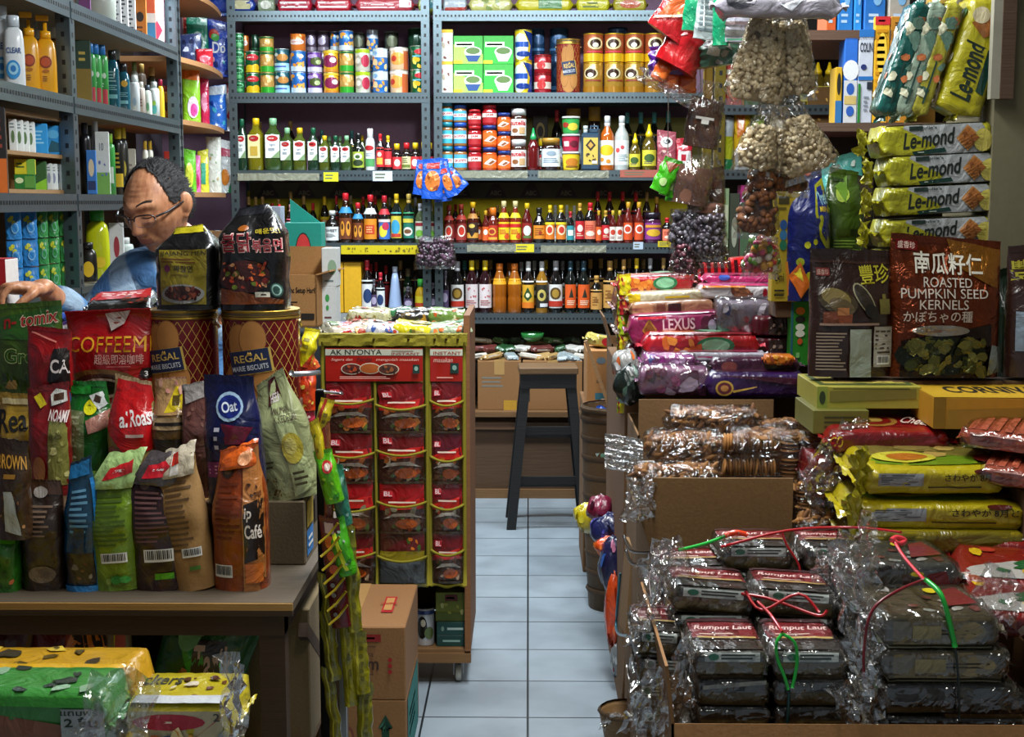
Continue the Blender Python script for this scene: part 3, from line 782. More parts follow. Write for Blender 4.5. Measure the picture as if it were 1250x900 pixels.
# cans on the top shelves
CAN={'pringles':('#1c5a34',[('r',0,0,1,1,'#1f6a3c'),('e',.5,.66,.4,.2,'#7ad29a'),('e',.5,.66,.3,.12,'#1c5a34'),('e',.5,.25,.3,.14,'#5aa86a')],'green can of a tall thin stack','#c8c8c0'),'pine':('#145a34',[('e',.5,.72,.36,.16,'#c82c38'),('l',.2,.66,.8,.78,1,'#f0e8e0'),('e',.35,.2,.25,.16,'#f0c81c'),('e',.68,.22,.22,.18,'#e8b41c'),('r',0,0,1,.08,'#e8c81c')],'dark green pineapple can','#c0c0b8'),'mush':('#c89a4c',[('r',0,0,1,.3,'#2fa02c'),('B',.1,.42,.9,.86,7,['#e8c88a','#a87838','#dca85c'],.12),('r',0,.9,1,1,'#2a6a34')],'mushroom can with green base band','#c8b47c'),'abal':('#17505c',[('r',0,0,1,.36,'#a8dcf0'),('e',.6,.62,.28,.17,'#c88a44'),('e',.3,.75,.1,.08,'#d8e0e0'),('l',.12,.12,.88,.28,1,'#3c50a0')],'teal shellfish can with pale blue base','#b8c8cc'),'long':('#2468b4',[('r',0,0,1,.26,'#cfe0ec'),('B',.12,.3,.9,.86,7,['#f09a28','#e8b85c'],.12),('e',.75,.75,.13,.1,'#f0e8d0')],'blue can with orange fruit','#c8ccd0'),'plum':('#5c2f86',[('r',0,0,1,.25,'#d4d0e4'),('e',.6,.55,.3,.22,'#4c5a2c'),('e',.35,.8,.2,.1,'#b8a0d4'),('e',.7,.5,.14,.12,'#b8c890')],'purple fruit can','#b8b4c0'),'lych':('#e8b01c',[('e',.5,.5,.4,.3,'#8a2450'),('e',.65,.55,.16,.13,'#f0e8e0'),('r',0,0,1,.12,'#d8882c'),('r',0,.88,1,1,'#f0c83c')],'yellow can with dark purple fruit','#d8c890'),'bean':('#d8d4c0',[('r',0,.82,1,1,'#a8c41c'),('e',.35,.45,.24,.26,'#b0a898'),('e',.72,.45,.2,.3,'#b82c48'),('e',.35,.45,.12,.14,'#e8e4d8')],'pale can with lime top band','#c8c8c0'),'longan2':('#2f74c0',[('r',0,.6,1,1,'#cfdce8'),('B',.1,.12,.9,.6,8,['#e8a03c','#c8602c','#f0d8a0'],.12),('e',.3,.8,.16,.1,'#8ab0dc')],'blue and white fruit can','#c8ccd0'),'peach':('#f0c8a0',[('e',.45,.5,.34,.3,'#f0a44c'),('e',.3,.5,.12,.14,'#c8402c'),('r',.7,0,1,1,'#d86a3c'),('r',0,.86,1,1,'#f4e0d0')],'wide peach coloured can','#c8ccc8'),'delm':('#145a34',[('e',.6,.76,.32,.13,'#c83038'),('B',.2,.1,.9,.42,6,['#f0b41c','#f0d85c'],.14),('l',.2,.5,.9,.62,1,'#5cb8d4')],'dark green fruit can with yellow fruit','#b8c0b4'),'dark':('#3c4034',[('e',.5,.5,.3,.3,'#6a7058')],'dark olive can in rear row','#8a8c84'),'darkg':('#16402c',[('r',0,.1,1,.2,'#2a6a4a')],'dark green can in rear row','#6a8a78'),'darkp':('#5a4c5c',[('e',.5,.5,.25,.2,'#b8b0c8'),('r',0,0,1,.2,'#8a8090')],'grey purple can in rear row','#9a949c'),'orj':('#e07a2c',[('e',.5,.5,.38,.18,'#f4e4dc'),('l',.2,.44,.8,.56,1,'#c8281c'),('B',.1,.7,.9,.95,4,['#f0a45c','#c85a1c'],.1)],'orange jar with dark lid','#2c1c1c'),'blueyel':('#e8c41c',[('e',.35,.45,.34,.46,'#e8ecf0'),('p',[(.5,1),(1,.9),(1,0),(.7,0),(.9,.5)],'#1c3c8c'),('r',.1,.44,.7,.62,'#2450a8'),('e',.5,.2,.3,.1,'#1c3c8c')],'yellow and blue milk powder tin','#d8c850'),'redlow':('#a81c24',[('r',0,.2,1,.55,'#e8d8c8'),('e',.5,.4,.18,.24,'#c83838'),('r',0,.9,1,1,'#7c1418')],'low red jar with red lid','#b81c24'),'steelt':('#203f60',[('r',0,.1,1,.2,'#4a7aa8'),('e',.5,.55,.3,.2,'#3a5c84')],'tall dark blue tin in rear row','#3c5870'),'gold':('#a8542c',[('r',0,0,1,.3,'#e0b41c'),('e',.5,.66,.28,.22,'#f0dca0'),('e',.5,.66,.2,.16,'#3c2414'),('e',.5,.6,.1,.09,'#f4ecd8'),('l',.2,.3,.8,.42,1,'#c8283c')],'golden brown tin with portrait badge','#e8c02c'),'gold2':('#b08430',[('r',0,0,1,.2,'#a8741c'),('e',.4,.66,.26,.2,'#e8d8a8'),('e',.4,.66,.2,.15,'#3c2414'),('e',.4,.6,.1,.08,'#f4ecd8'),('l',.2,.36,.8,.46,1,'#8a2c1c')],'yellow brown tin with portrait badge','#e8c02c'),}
def can(st):
 col,art,desc,lid=CAN[st]
 t=thing('food_can' if st not in('orj','redlow')else 'jar',desc,'can' if st not in('orj','redlow')else 'jar')
 m=MB();r=.04;h=.11
 m.lathe([(r*.97,0),(r,.002),(r,h-.002),(r*.97,h)],M(col,'tin'),20)
 F=cylF(r*1.003,.003,h-.003,1.45)
 P=Paint(m,F,2.9*r,h-.006,.0004)
 draw(P,art,'tin')
 m.build('can_body',t)
 m=MB();m.lathe([(r*1.,h-.004),(r*1.01,h),(r*.97,h+.0008),(r*.94,h-.002)],M(lid,'metal'),20);m.build('lid',t)
 return t
def cans(st,cx,wpx,tops,s,ox,oy,Y,base,place):
 st=st if isinstance(st,list)else[st]*len(tops)
 z0=base
 lv={1:['only'],2:['bottom','top'],3:['bottom','middle','top'],4:['bottom','second','third','top']}[len(tops)]
 for k,v in enumerate(tops):
  z=at(500,oy+v/s,Y).z
  x=at(ox+cx/s,80,Y).x;wd=wpx/s/ppm(Y)
  if st[k]:
   o=inst(('can',st[k]),lambda:can(st[k]))
   d=CAN[st[k]][2]
   lb='%s, %s in column %s'%(d,lv[k],place)if len(tops)>1 else '%s, %s'%(d,place)
   put(o,(x,Y+wd/2,z0),random.uniform(-.25,.25),scale=(wd/.08,wd/.08,(z-z0)/.111),label=lb,group='cans on the top shelves')
  z0=z
A=(4.63,270,0)
cans('pringles',95,58,[455,365,275,183],*A,FY,ZA,'leftmost on left can shelf')
cans('pine',170,76,[410,285],*A,FY,ZA,'second on left can shelf')
cans('mush',252,80,[408,290,203],*A,FY,ZA,'third on left can shelf')
cans('abal',337,84,[402,272],*A,FY,ZA,'fourth on left can shelf')
cans(['long','long','orj'],430,86,[405,283,185],*A,FY,ZA,'fifth on left can shelf')
cans('plum',523,82,[408,290],*A,FY,ZA,'sixth on left can shelf')
cans('lych',615,84,[408,280],*A,FY,ZA,'seventh on left can shelf')
cans(['mush','mush','long'],703,80,[405,285,170],*A,FY,ZA,'eighth on left can shelf')
cans('bean',795,84,[400,272],*A,FY,ZA,'ninth on left can shelf')
cans('longan2',895,86,[400,270],*A,FY,ZA,'tenth on left can shelf')
cans('peach',1000,100,[395,264],*A,FY,ZA,'eleventh on left can shelf')
cans(['delm','delm'],1112,96,[390,256],*A,FY,ZA,'last on left can shelf')
Yr=FY+.12
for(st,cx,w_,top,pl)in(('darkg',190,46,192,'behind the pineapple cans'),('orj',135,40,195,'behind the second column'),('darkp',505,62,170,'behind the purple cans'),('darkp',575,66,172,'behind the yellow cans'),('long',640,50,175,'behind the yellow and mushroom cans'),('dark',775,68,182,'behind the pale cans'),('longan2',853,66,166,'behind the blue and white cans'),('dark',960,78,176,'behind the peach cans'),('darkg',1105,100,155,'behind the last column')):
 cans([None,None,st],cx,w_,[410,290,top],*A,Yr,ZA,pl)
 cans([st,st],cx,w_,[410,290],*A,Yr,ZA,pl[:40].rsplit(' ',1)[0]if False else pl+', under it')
B=(4.03,520,0)
def rbox(name,label,cat,w,d,h,faces,loc,rz=0,group=None,rot=None,kind='paper',bev=.0015):
 """printed carton; faces maps 'front','top','left','right' to (colour, artwork)"""
 t=thing(name,label,cat,loc,rz,group,rot=rot)
 m=MB();base=faces.get('base','#cccccc')
 m.box((0,0,h/2),(w,d,h),M(base,kind),bev=bev)
 m.build('box_body',t)
 m=MB();used=False
 for k,Ff,a,b in(('front',lambda u,v,l:Vector(((u-.5)*w,-d/2-l,v*h)),w,h),('top',lambda u,v,l:Vector(((u-.5)*w,(v-.5)*d,h+l)),w,d),('right',lambda u,v,l:Vector((w/2+l,(u-.5)*d,v*h)),d,h),('left',lambda u,v,l:Vector((-w/2-l,(.5-u)*d,v*h)),d,h)):
  if k in faces:
   draw(Paint(m,Ff,a,b,.0005),faces[k],kind);used=True
 if used:
  m.build('print',t)
 return t
# green boxes, two by two
for i,(u0,u1)in enumerate(((135,281),(283,431))):
 for j,(v0,v1)in enumerate(((314,452),(175,312))):
  p0,p1=at(520+u0/4.03,v1/4.03,FY),at(520+u1/4.03,v0/4.03,FY)
  zz=ZA if j==0 else at(560,314/4.03,FY).z
  hh=(at(560,v0/4.03,FY).z-zz)
  c2='#a8d85c' if i==0 else '#2fb83c'
  rbox('cereal_box','green boxed cereal with bowl picture, %s %s of the four'%(['lower','upper'][j],['left','right'][i]),'box',p1.x-p0.x-.002,.07,hh-.001,{'base':'#39a83c','front':[('p',[(0,0),(1,0),(1,.35),(0,.7)],c2),('r',.05,.6,.7,.78,'#e8f0d8'),('l',.1,.62,.65,.76,1,'#c83c2c' if i==0 else '#1c6a2c'),('e',.66,.42,.3,.2,'#e4e8dc'),('e',.66,.46,.24,.12,'#5c7a3c'),('p',[(.4,.3),(.92,.3),(.8,.08),(.5,.08)],'#1f4a8a' if i==0 else '#dfe4d8'),('r',0,0,.3,.12,'#f0e41c')]},((p0.x+p1.x)/2,FY+.035,zz),group='green cereal boxes beside the shelf post')
for j,(v0,v1)in enumerate(((302,450),(145,300))):
 p0,p1=at(520+62/4.03,v1/4.03,FY),at(520+131/4.03,v0/4.03,FY)
 zz=ZA if j==0 else at(540,302/4.03,FY).z
 rbox('food_box','slim white box with yellow top by shelf post, %s one'%['lower','upper'][j],'box',p1.x-p0.x,.06,at(540,v0/4.03,FY).z-zz,{'base':'#e4e0d8','front':[('r',0,.9,1,1,'#e8b81c'),('B',.1,.1,.9,.8,6,['#7a3c2c','#b8584c','#c8b8a0'],.15)]},((p0.x+p1.x)/2,FY+.03,zz),group='slim boxes by the shelf post')
cans('blueyel',479,84,[298,145],*B,FY,ZA,'beside the green boxes')
cans('redlow',575,84,[357,268],*B,FY,ZA,'beside the blue yellow tins')
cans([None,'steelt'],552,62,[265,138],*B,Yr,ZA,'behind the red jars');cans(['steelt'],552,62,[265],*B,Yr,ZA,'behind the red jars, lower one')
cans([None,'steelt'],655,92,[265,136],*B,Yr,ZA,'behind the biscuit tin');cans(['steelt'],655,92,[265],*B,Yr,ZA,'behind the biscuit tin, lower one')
for i,cx in enumerate((825,928,1028,1128)):
 cans(['gold2','gold'],cx,98,[307,163],*B,FY,ZA,'%s of the golden tins'%ORD[i+1])
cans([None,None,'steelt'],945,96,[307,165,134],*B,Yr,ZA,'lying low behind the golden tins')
cans(['gold2','gold'],945,90,[307,165],*B,Yr,ZA,'behind the golden tins')
# biscuit tin with a handle (also used for the big pair in front)
def biscuit_tin(R_,H_,label,loc,rz,text=True,handle=True,red='#8c1420',half=1.45,tilt=.16):
 t=thing('biscuit_tin',label,'tin',loc,rz)
 m=MB()
 m.lathe([(R_*.985,0),(R_,.004),(R_*1.,H_*.93),(R_*1.,H_*.94)],M(red,'tin'),40)
 F=cylF(R_*1.002,0,H_,half)
 P=Paint(m,F,2*half*R_,H_,.0004)
 G=M('#c8a048','ink')
 for i in range(-6,12):
  a=i/11.
  for sgn in(1,-1):
   u0=a if sgn>0 else a+.45;u1=a+.45 if sgn>0 else a
   q=[]
   n=8
   for k in range(n+1):
    u=u0+(u1-u0)*k/n;v=.04+.84*k/n
    q.append((u,v))
   vs=[];fs=[]
   for(u,v)in q:
    if-.02<=u<=1.02:
     vs+=[F(u-.0028,v,.0005),F(u+.0028,v,.0005)]
   for k in range(len(vs)//2-1):
    fs.append((2*k,2*k+1,2*k+3,2*k+2))
   if fs:m.add(vs,fs,G)
 m.build('tin_body',t)
 m=MB()
 P=Paint(m,F,2*half*R_,H_,.0005);P.n=2
 bis='#b47a3c';bis2='#8a5626'
 for(cu,cv,ru,rv)in((.4,.66,.105,.19),(.53,.7,.115,.19),(.5,.22,.2,.21),(.38,.28,.1,.16),(.64,.25,.1,.16)):
  P.ell(cu,cv,ru+.006,rv+.012,M(bis2,'matte'),0,24);P.ell(cu,cv,ru,rv,M(bis,'matte'),0,24)
 m.build('biscuit_picture',t)
 m=MB();P=Paint(m,F,2*half*R_,H_,.0005);P.n=16
 P.rect(.345,.33,.695,.59,M('#c8a850','ink'),tilt);P.rect(.34,.335,.675,.585,M('#182448','ink'),tilt)
 if text:
  P.text('REGAL',.375,.46,.645,.54,M('#d8b45c','ink'),.012,tilt);P.text('MARIE BISCUITS',.36,.37,.66,.425,M('#cfd4dc','ink'),.008,tilt)
  P.poly([(.49,.535),(.5,.57),(.51,.545),(.52,.57),(.535,.535)],G)
 m.build('brand_panel',t)
 m=MB();m.lathe([(R_*1.012,H_*.9),(R_*1.02,H_*.905),(R_*1.02,H_*.915),(R_*1.012,H_*.92),(R_*1.012,H_*.985),(R_*1.02,H_*.99),(R_*1.,H_),(R_*.95,H_*.99)],M('#b8943c','metal'),40)
 m.lathe([(R_*1.0215,H_*.93),(R_*1.0215,H_*.938)],M('#2c1410','tin'),40,caps=False)
 m.lathe([(R_*1.015,H_*.945),(R_*1.015,H_*.975)],M('#5c4a28','tin'),40,caps=False);m.build('lid',t)
 if handle:
  m=MB()
  for s_ in(-1,1):
   m.ball((s_*R_*1.02,0,H_*.86),.006,M('#b8a070','metal'))
  pts=[(R_*1.03*math.cos(a),abs(math.sin(a))*R_*1.06,H_*.86-abs(math.sin(a))*R_*handle)for a in[PI*i/14 for i in range(15)]]
  m.tube(pts,.0022*R_/.09+.0008,M('#c8b47c','metal'),6);m.build('handle',t)
 return t
wd=118/4.03/ppm(FY);x=at(520+702/4.03,90,FY).x
biscuit_tin(wd/2,at(520,190/4.03,FY).z-ZA,'red biscuit tin with wire handle on the right can shelf',(x,FY+wd/2,ZA),0,handle=1.3)
# dark tray leaning behind the green boxes
t=thing('serving_tray','round dark tray standing behind the green cereal boxes','tray',(at(598,60,FY+.2).x,FY+.2,ZA))
m=MB();rr=58/ppm(FY+.2)*.52
m.lathe([(rr*.8,0),(rr*.96,.006),(rr,.016),(rr*1.02,.016),(rr*.97,0),(rr*.8,-.006)],M('#24323c','plas'),32)
o=m.build('tray_body',t);o.rotation_euler=(PI/2-.12,0,0);o.location=(0,0,rr*1.02)
# sauce jug on the jar shelf
t=thing('sauce_jug','dark blue plastic jug with yellow label on the jar shelf','jug')
wd=86/3.906/ppm(FY);hh=at(520,120+130/3.906,FY).z-ZB_
m=MB();m.box((0,0,hh*.42),(wd,wd*.7,hh*.84),M('#2c4458','plas'),bev=.008);m.box((wd*.18,0,hh*.88),(wd*.5,wd*.6,hh*.1),M('#2c4458','plas'),bev=.006);m.build('jug_body',t)
m=MB();m.lathe([(.011,hh*.84),(.011,hh*.93)],M('#c8d0d0','plas'),12,cx=-wd*.27);m.lathe([(.013,hh*.92),(.012,hh)],M('#c8d0d0','plas'),12,cx=-wd*.27);m.build('cap',t)
m=MB();m.tube([(wd*.42,0,hh*.9),(wd*.4,0,hh*.99),(0,0,hh*.99),(-0,0,hh*.88)],.006,M('#2c4458','plas'));m.build('handle',t)
m=MB();F=lambda u,v,l:Vector(((u-.5)*wd*.8,-wd*.35-.0006-l,hh*(.13+.6*v)))
m.grid(lambda a,b:F(a,b,0),1,1,M('#cdb04a'));P=Paint(m,F,wd*.8,hh*.6);draw(P,[('p',[(.5,.95),(.85,.72),(.5,.5),(.15,.72)],'#2c1c10'),('p',[(.5,.85),(.7,.72),(.5,.6),(.3,.72)],'#c8963c'),('B',.15,.15,.85,.4,6,['#2c2018','#5c4020'],.1),('r',.6,.04,.95,.14,'#e0e0e0')]);m.build('label',t)
put(t,(at(520+785/3.906,180,FY).x,FY+wd*.35,ZB_))
# tall boxes and pouches at the back of the jar shelf
p=at(520+546/3.906,120+80/3.906,RY)
rbox('syrup_box','tall dark box with curled gold pattern behind the squeeze bottle','box',.078,.06,p.z-ZB_,{'base':'#2c2418','front':[('e',.5,.72,.3,.16,'#b09a5c'),('e',.5,.72,.2,.1,'#2c2418'),('e',.55,.5,.25,.12,'#b09a5c'),('e',.58,.5,.16,.08,'#2c2418')]},(p.x,RY+.08,ZB_))
# soft pouches and packs
def bagF(w,h,d,dt=.004,dm=None,wt=1.,lean=0,wr=.004,seed=0,curl=0,p=2.6,side=1,wm=1.,peak=.55,skew=None,gable=False):
 """front (side=1) or back (side=-1) skin of a stand-up bag; u,v in 0..1"""
 dm=d if dm is None else dm
 sk=.035*math.sin(seed*1.7)if skew is None else skew
 def F(u,v,l=0):
  s=(u-.5)*2
  if v<peak:
   D=lerp(d,dm,sm(v/peak))
   W=lerp(1.,wm,sm(v/peak))
  else:
   q=(v-peak)/(1-peak)
   g=q if gable else sm(q)
   D=lerp(dm,dt,g);W=lerp(wm,wt,g)
  e=max(0,1-abs(s)**p)**(1/p)
  x=s*w/2*W
  n=nz(x*26+seed*3.1,v*h*22,seed)+.5*nz(x*45+9,v*h*38,seed+side*5)
  y=-side*(D/2*e+n*wr*min(1,e*1.6)*(.35+.65*min(1,D/.03))+l)
  y+=lean*(v*h)+curl*max(0,v-.72)**2*h*4
  z=v*h+n*wr*.3*(1 if .02<v<.98 else 0)+h*sk*s*sm((v-.5)/.5)+h*.012*nz(s*3,seed)*sm((v-.8)/.2)
  return Vector((x+nz(v*5,seed*2.,4)*wr*.8,y,z))
 return F
def softbag(w,h,d,label,name='food_pouch',cat='bag',front='#888888',back=None,art=(),parts=(),kind='foil',loc=(0,0,0),rot=(0,0,0),seal=.04,sealcol=None,group=None,side_art=None,flat=False,nu=24,nv=28,**k):
 t=thing(name,label,cat,loc,0,group,rot=rot)
 Ff=bagF(w,h,d,side=1,**k);Fb=bagF(w,h,d,side=-1,**k)
 cosu=lambda a:.5-.5*math.cos(PI*a)
 m=MB()
 m.grid(lambda a,b:Ff(cosu(a),b),nu,nv,M(front,kind))
 m.grid(lambda a,b:Fb(cosu(a),b),nu,nv,M(back or front,kind),flip=True)
 n=nu
 ring_=[Ff(cosu(i/n),0)for i in range(n+1)]+[Fb(cosu(i/n),0)for i in range(n,-1,-1)]
 m.add(ring_,[tuple(reversed(range(len(ring_))))],M(back or front,kind))
 m.build('pouch_body',t)
 if seal:
  m=MB()
  m.grid(lambda a,b:Ff(.01+.98*a,1-seal+seal*b,.0012),10,5,M(sealcol or front,kind))
  m.grid(lambda a,b:Fb(.01+.98*a,1-seal+seal*b,.0012),10,5,M(sealcol or front,kind),flip=True)
  m.grid(lambda a,b:Ff(a,1.)+Vector((0,.002*math.sin(a*60),b*h*.012)),24,1,M(sealcol or front,kind))
  m.build('seal',t)
 if art:
  m=MB();P=Paint(m,Ff,w,h,.0005);P.n=3
  draw(P,art,kind);m.build('print',t)
 for(pn,spec)in parts:
  m=MB();P=Paint(m,Ff,w,h,.0007);P.n=14
  draw(P,spec,'paper');m.build(pn,t)
 return t
# packs at the right end of the jar shelf
p=at(815,172,FY)
softbag(.095,(at(815,160,FY).z-ZB_),.04,'pink sauce pouch at the right end of the jar shelf',front='#a8505c',art=[('e',.5,.72,.32,.14,'#e8e0d8'),('e',.5,.74,.2,.07,'#20202c'),('B',.15,.15,.85,.5,6,['#e8b8b0','#7a2c34'],.12)],loc=(at(520+1150/3.906,172,FY).x,FY+.03,ZB_),seed=3)
softbag(.08,.16,.04,'red and white pouch at far right of jar shelf',front='#b81c30',art=[('r',.1,.2,.9,.6,'#e8dcd8'),('r',.3,.3,.6,.5,'#b81c30')],loc=(at(520+1225/3.906,172,FY).x+.01,FY+.03,ZB_),seed=4)
# packets lying on the top shelf
def flowF(L,W,H,p=5,fin=.07,wr=.003,seed=0):
 """skin of a lying wrapped pack: returns front and top painters' surfaces"""
 def prof(u):
  e=min(u,1-u)/fin
  return sm(min(1,e))*.93+.07 if e<1 else 1.
 def P_(u,a,l=0):
  c,s_=math.cos(a),math.sin(a)
  k=(abs(c)**p+abs(s_)**p)**(-1/p)
  q=prof(u)
  x=(u-.5)*L
  n=nz(x*30+seed,a*1.7+seed,seed)+.6*nz(x*75,a*5,seed+3)
  env=1+(2.2 if min(u,1-u)<fin*1.5 else 0)
  r=1+l/(H/2)*0
  y=c*k*(W/2)*(.75+.25*q)
  z=s_*k*(H/2)*q
  nn=Vector((0,c,s_))
  return Vector((x,y,H/2+z))+nn*(n*wr*env*.5+l)
 def front(u,v,l=0):
  t_=math.atan2((v-.5)*2*.92,1)
  return P_(u,PI-t_,l)
 def top(u,v,l=0):
  t_=math.atan2((v-.5)*2*.92,1)
  return P_(u,PI/2-t_,l)
 return P_,front,top
def flowpack(L,W,H,label,name='biscuit_pack',cat='biscuit pack',col='#b02030',fin_col=None,front=(),top=(),loc=(0,0,0),rot=(0,0,0),kind='foil',seed=0,group=None,p=5,fin=.07,wr=.003,wrapfilm=False):
 t=thing(name,label,cat,loc,0,group,rot=rot)
 S,Ff,Ft=flowF(L,W,H,p,fin,wr,seed)
 m=MB();nu,na=26,28
 m.grid(lambda a,b:S(a,-b*2*PI),nu,na,M(col,kind));m.build('wrapper',t)
 for s_ in(0,1):
  m=MB()
  x0=(-L/2,L/2)[s_];sg=(-1,1)[s_]
  m.grid(lambda a,b:Vector((x0+sg*a*L*.045,(b-.5)*W*.93*(1+.1*a),H/2+.002*math.sin(b*50+a*3)+nz(b*4,seed,2)*.014*(a+.3))),2,22,M(fin_col or col,kind),smooth=False)
  m.build('end_seal',t)
 if front:
  m=MB();draw(Paint(m,Ff,L,H*.92,.0007),front,kind);m.build('side_print',t)
 if top:
  m=MB();draw(Paint(m,Ft,L,W*.92,.0007),top,kind);m.build('top_print',t)
 return t
Yt=YB+.06
for(x0,x1,h_,col,art,lb)in((255,312,5,'#1c3c9c',[('r',.5,.2,.9,.8,'#d8d0a0')],'blue food pack'),(314,336,4,'#8a9a7c',[('e',.5,.5,.3,.3,'#d8d8c8')],'grey green pack'),(338,381,8,'#b81c38',[('l',.1,.2,.9,.8,2,'#f0e8e8')],'crimson snack pack'),(384,429,9,'#c01f34',[('l',.1,.2,.9,.8,2,'#f0e8e8')],'red snack pack'),(433,506,9,'#c0404c',[('l',.1,.2,.7,.6,2,'#f0e0e0'),('r',.75,.3,.95,.8,'#e8e8e8')],'wide pink red pack'),(510,538,9,'#a8b454',[('e',.5,.5,.3,.3,'#3ca0b0')],'green and blue pack'),(540,570,7,'#b8c4cc',[('r',0,0,1,.3,'#b83c2c')],'white pack with red base'),(572,626,12,'#c4c06c',[('B',.2,.2,.8,.8,5,['#8a9a4c','#e8e4b0'],.1)],'crumpled pale yellow bag'),(629,700,8,'#c8bc1c',[('r',.4,.2,.8,.8,'#2f7a2c')],'yellow and green pack'),(703,745,9,'#ccc41c',[('l',.2,.2,.8,.7,2,'#5a6a1c')],'bright yellow pack'),(748,790,8,'#b8a82c',[('e',.5,.5,.3,.3,'#c85a2c')],'mustard yellow pack')):
 a,b=at(x0,10,Yt),at(x1,10,Yt)
 flowpack(b.x-a.x,.14,.075,lb+' lying on the highest back shelf',name='snack_pack',cat='snack pack',col=col,front=art,loc=((a.x+b.x)/2,Yt+.06,ZT),seed=x0,group='packs on the highest back shelf')
# price tickets on the shelf edges
def ticket(px,py,wpx,hpx,col,lb,zt_=None,n=2,txt=None):
 p=at(px,py,YB-.006);s_=1/ppm(YB)
 m=MB();m.box((0,0,0),(wpx*s_,.001,hpx*s_),M(col));F=lambda u,v,l:Vector(((u-.5)*wpx*s_,-.0006-l,(v-.5)*hpx*s_))
 P=Paint(m,F,wpx*s_,hpx*s_)
 if txt:P.text(txt,.12,.2,.88,.8,M('#3c3c20','ink'))
 else:P.lines(.12,.2,.88,.85,n,M('#6a6a50' if col[1]!='e' else '#70707c','ink'))
 o=m.build('price_ticket');o.location=p
 tag(o,lb,'price ticket','price tickets on the shelf edges')
ticket(404,216,18,11,'#d8e01c','yellow price ticket under the olive oil bottles')
ticket(467,215,24,12,'#c8d4e4','pale blue price ticket under the small sauce bottles')
ticket(640,303,24,10,'#d8c81c','yellow price ticket under the chilli sauces, left one')
ticket(779,300,12,9,'#b8c8d8','pale blue price ticket near right end of chilli sauce shelf')
ticket(812,298,18,7,'#d0b81c','yellow price ticket at the right end of chilli sauce shelf')
ticket(780,212,46,9,'#a85848','long faded red ticket strip under the vinegar bottles')
m=MB();m.box((0,0,0),(108/ppm(YB),.0015,.045),M('#cdb81e','plas'));F=lambda u,v,l:Vector(((u-.5)*108/ppm(YB),-.001-l,(v-.5)*.045))
P=Paint(m,F,.44,.045);P.blobs(.03,.3,.97,.7,26,[M('#7a6a14','ink')],.012)
o=m.build('shelf_tape');o.location=at(470,305,YB-.006);tag(o,'yellow dotted tape along the left soy sauce shelf edge','tape')
for i,(px,py,L_)in enumerate(((600,213,88),(700,213,86),(700,304,80),(600,303,60),(340,216,100))):
 m=MB();w_=L_/ppm(YB)
 m.grid(lambda a,b:Vector(((a-.5)*w_,-.003-.003*nz(a*20,i),(b-.5)*.036+.004*nz(a*14,i,3))),30,2,M('#8a8a78','foil'),smooth=False)
 o=m.build('dusty_tape');o.location=at(px,py,YB-.004)
 tag(o,['dusty tape strip below the peanut butter jars','dusty tape strip below the spread tubs','dusty tape strip below the middle chilli sauces','dusty tape strip below the leftmost chilli sauces','dusty tape strip below the left olive oil bottles'][i],'tape','dusty tape on the shelf edges')
# low cabinet, cartons and clutter at the end of the aisle
t=thing('low_cabinet','low brown plywood cabinet at the far end of the aisle','cabinet',(0,6.6,0))
BW=M('#5c3e26','wood');BW2=M('#74522f','wood')
m=MB();m.box((-.05,.25,.2),(1.5,.46,.4),M('#513822','wood'));m.build('body',t)
m=MB();m.box((-.05,.23,.425),(1.54,.52,.025),BW2);m.build('top',t)
m=MB();m.box((-.05,-0,.365),(1.5,.02,.035),BW);m.box((-.05,-0,.02),(1.5,.02,.05),BW2);m.build('rail',t)
def carton(w,d,h,label,loc,rz=0,col=CARD,open_=False,flaps=(),prints=(),tape=True,fl=.12,name='carton',group=None,rot=None,th=.005,sideprints=()):
 t=thing(name,label,'carton',loc,rz,group,rot=rot)
 if not open_:
  m=MB();m.box((0,0,h/2),(w,d,h),col,bev=.003);m.build('box_body',t)
  if tape:
   m=MB();m.box((0,0,h+.0006),(.05,d*1.,.0012),TAPE);m.box((0,-d/2-.0006,h*.86),(.05,.0012,h*.28),TAPE);m.build('packing_tape',t)
 else:
  m=MB()
  m.box((0,0,th/2),(w,d,th),col)
  for s_ in(-1,1):
   m.box((s_*(w/2-th/2),0,h/2),(th,d,h),col);m.box((0,s_*(d/2-th/2),h/2),(w,th,h),col)
  m.build('box_body',t)
 for(sd,a,L_)in flaps:
  m=MB()
  W_=w if sd in 'fb' else d
  m.box((0,0,L_/2),(W_*.99,th,L_),col)
  o=m.build('flap',t)
  if sd=='f':o.location=(0,-d/2+th/2,h);o.rotation_euler=(a,0,0)
  if sd=='b':o.location=(0,d/2-th/2,h);o.rotation_euler=(-a,0,0)
  if sd=='l':o.location=(-w/2+th/2,0,h);o.rotation_euler=(a,0,PI/2);o.rotation_euler=(Euler((a,0,-PI/2)));o.rotation_euler=(Matrix.Rotation(-PI/2,3,'Z')@Matrix.Rotation(a,3,'X')).to_euler()
  if sd=='r':o.location=(w/2-th/2,0,h);o.rotation_euler=(Matrix.Rotation(PI/2,3,'Z')@Matrix.Rotation(a,3,'X')).to_euler()
 for nm,pr,F,a,b in(('front_print',prints,lambda u,v,l:Vector(((u-.5)*w,-d/2-l,v*h)),w,h),('side_print',sideprints,lambda u,v,l:Vector((w/2+l,(u-.5)*d,v*h)),d,h)):
  if pr:
   m=MB();draw(Paint(m,F,a,b,.0008),pr,'card');m.build(nm,t)
 return t
z1=.4375
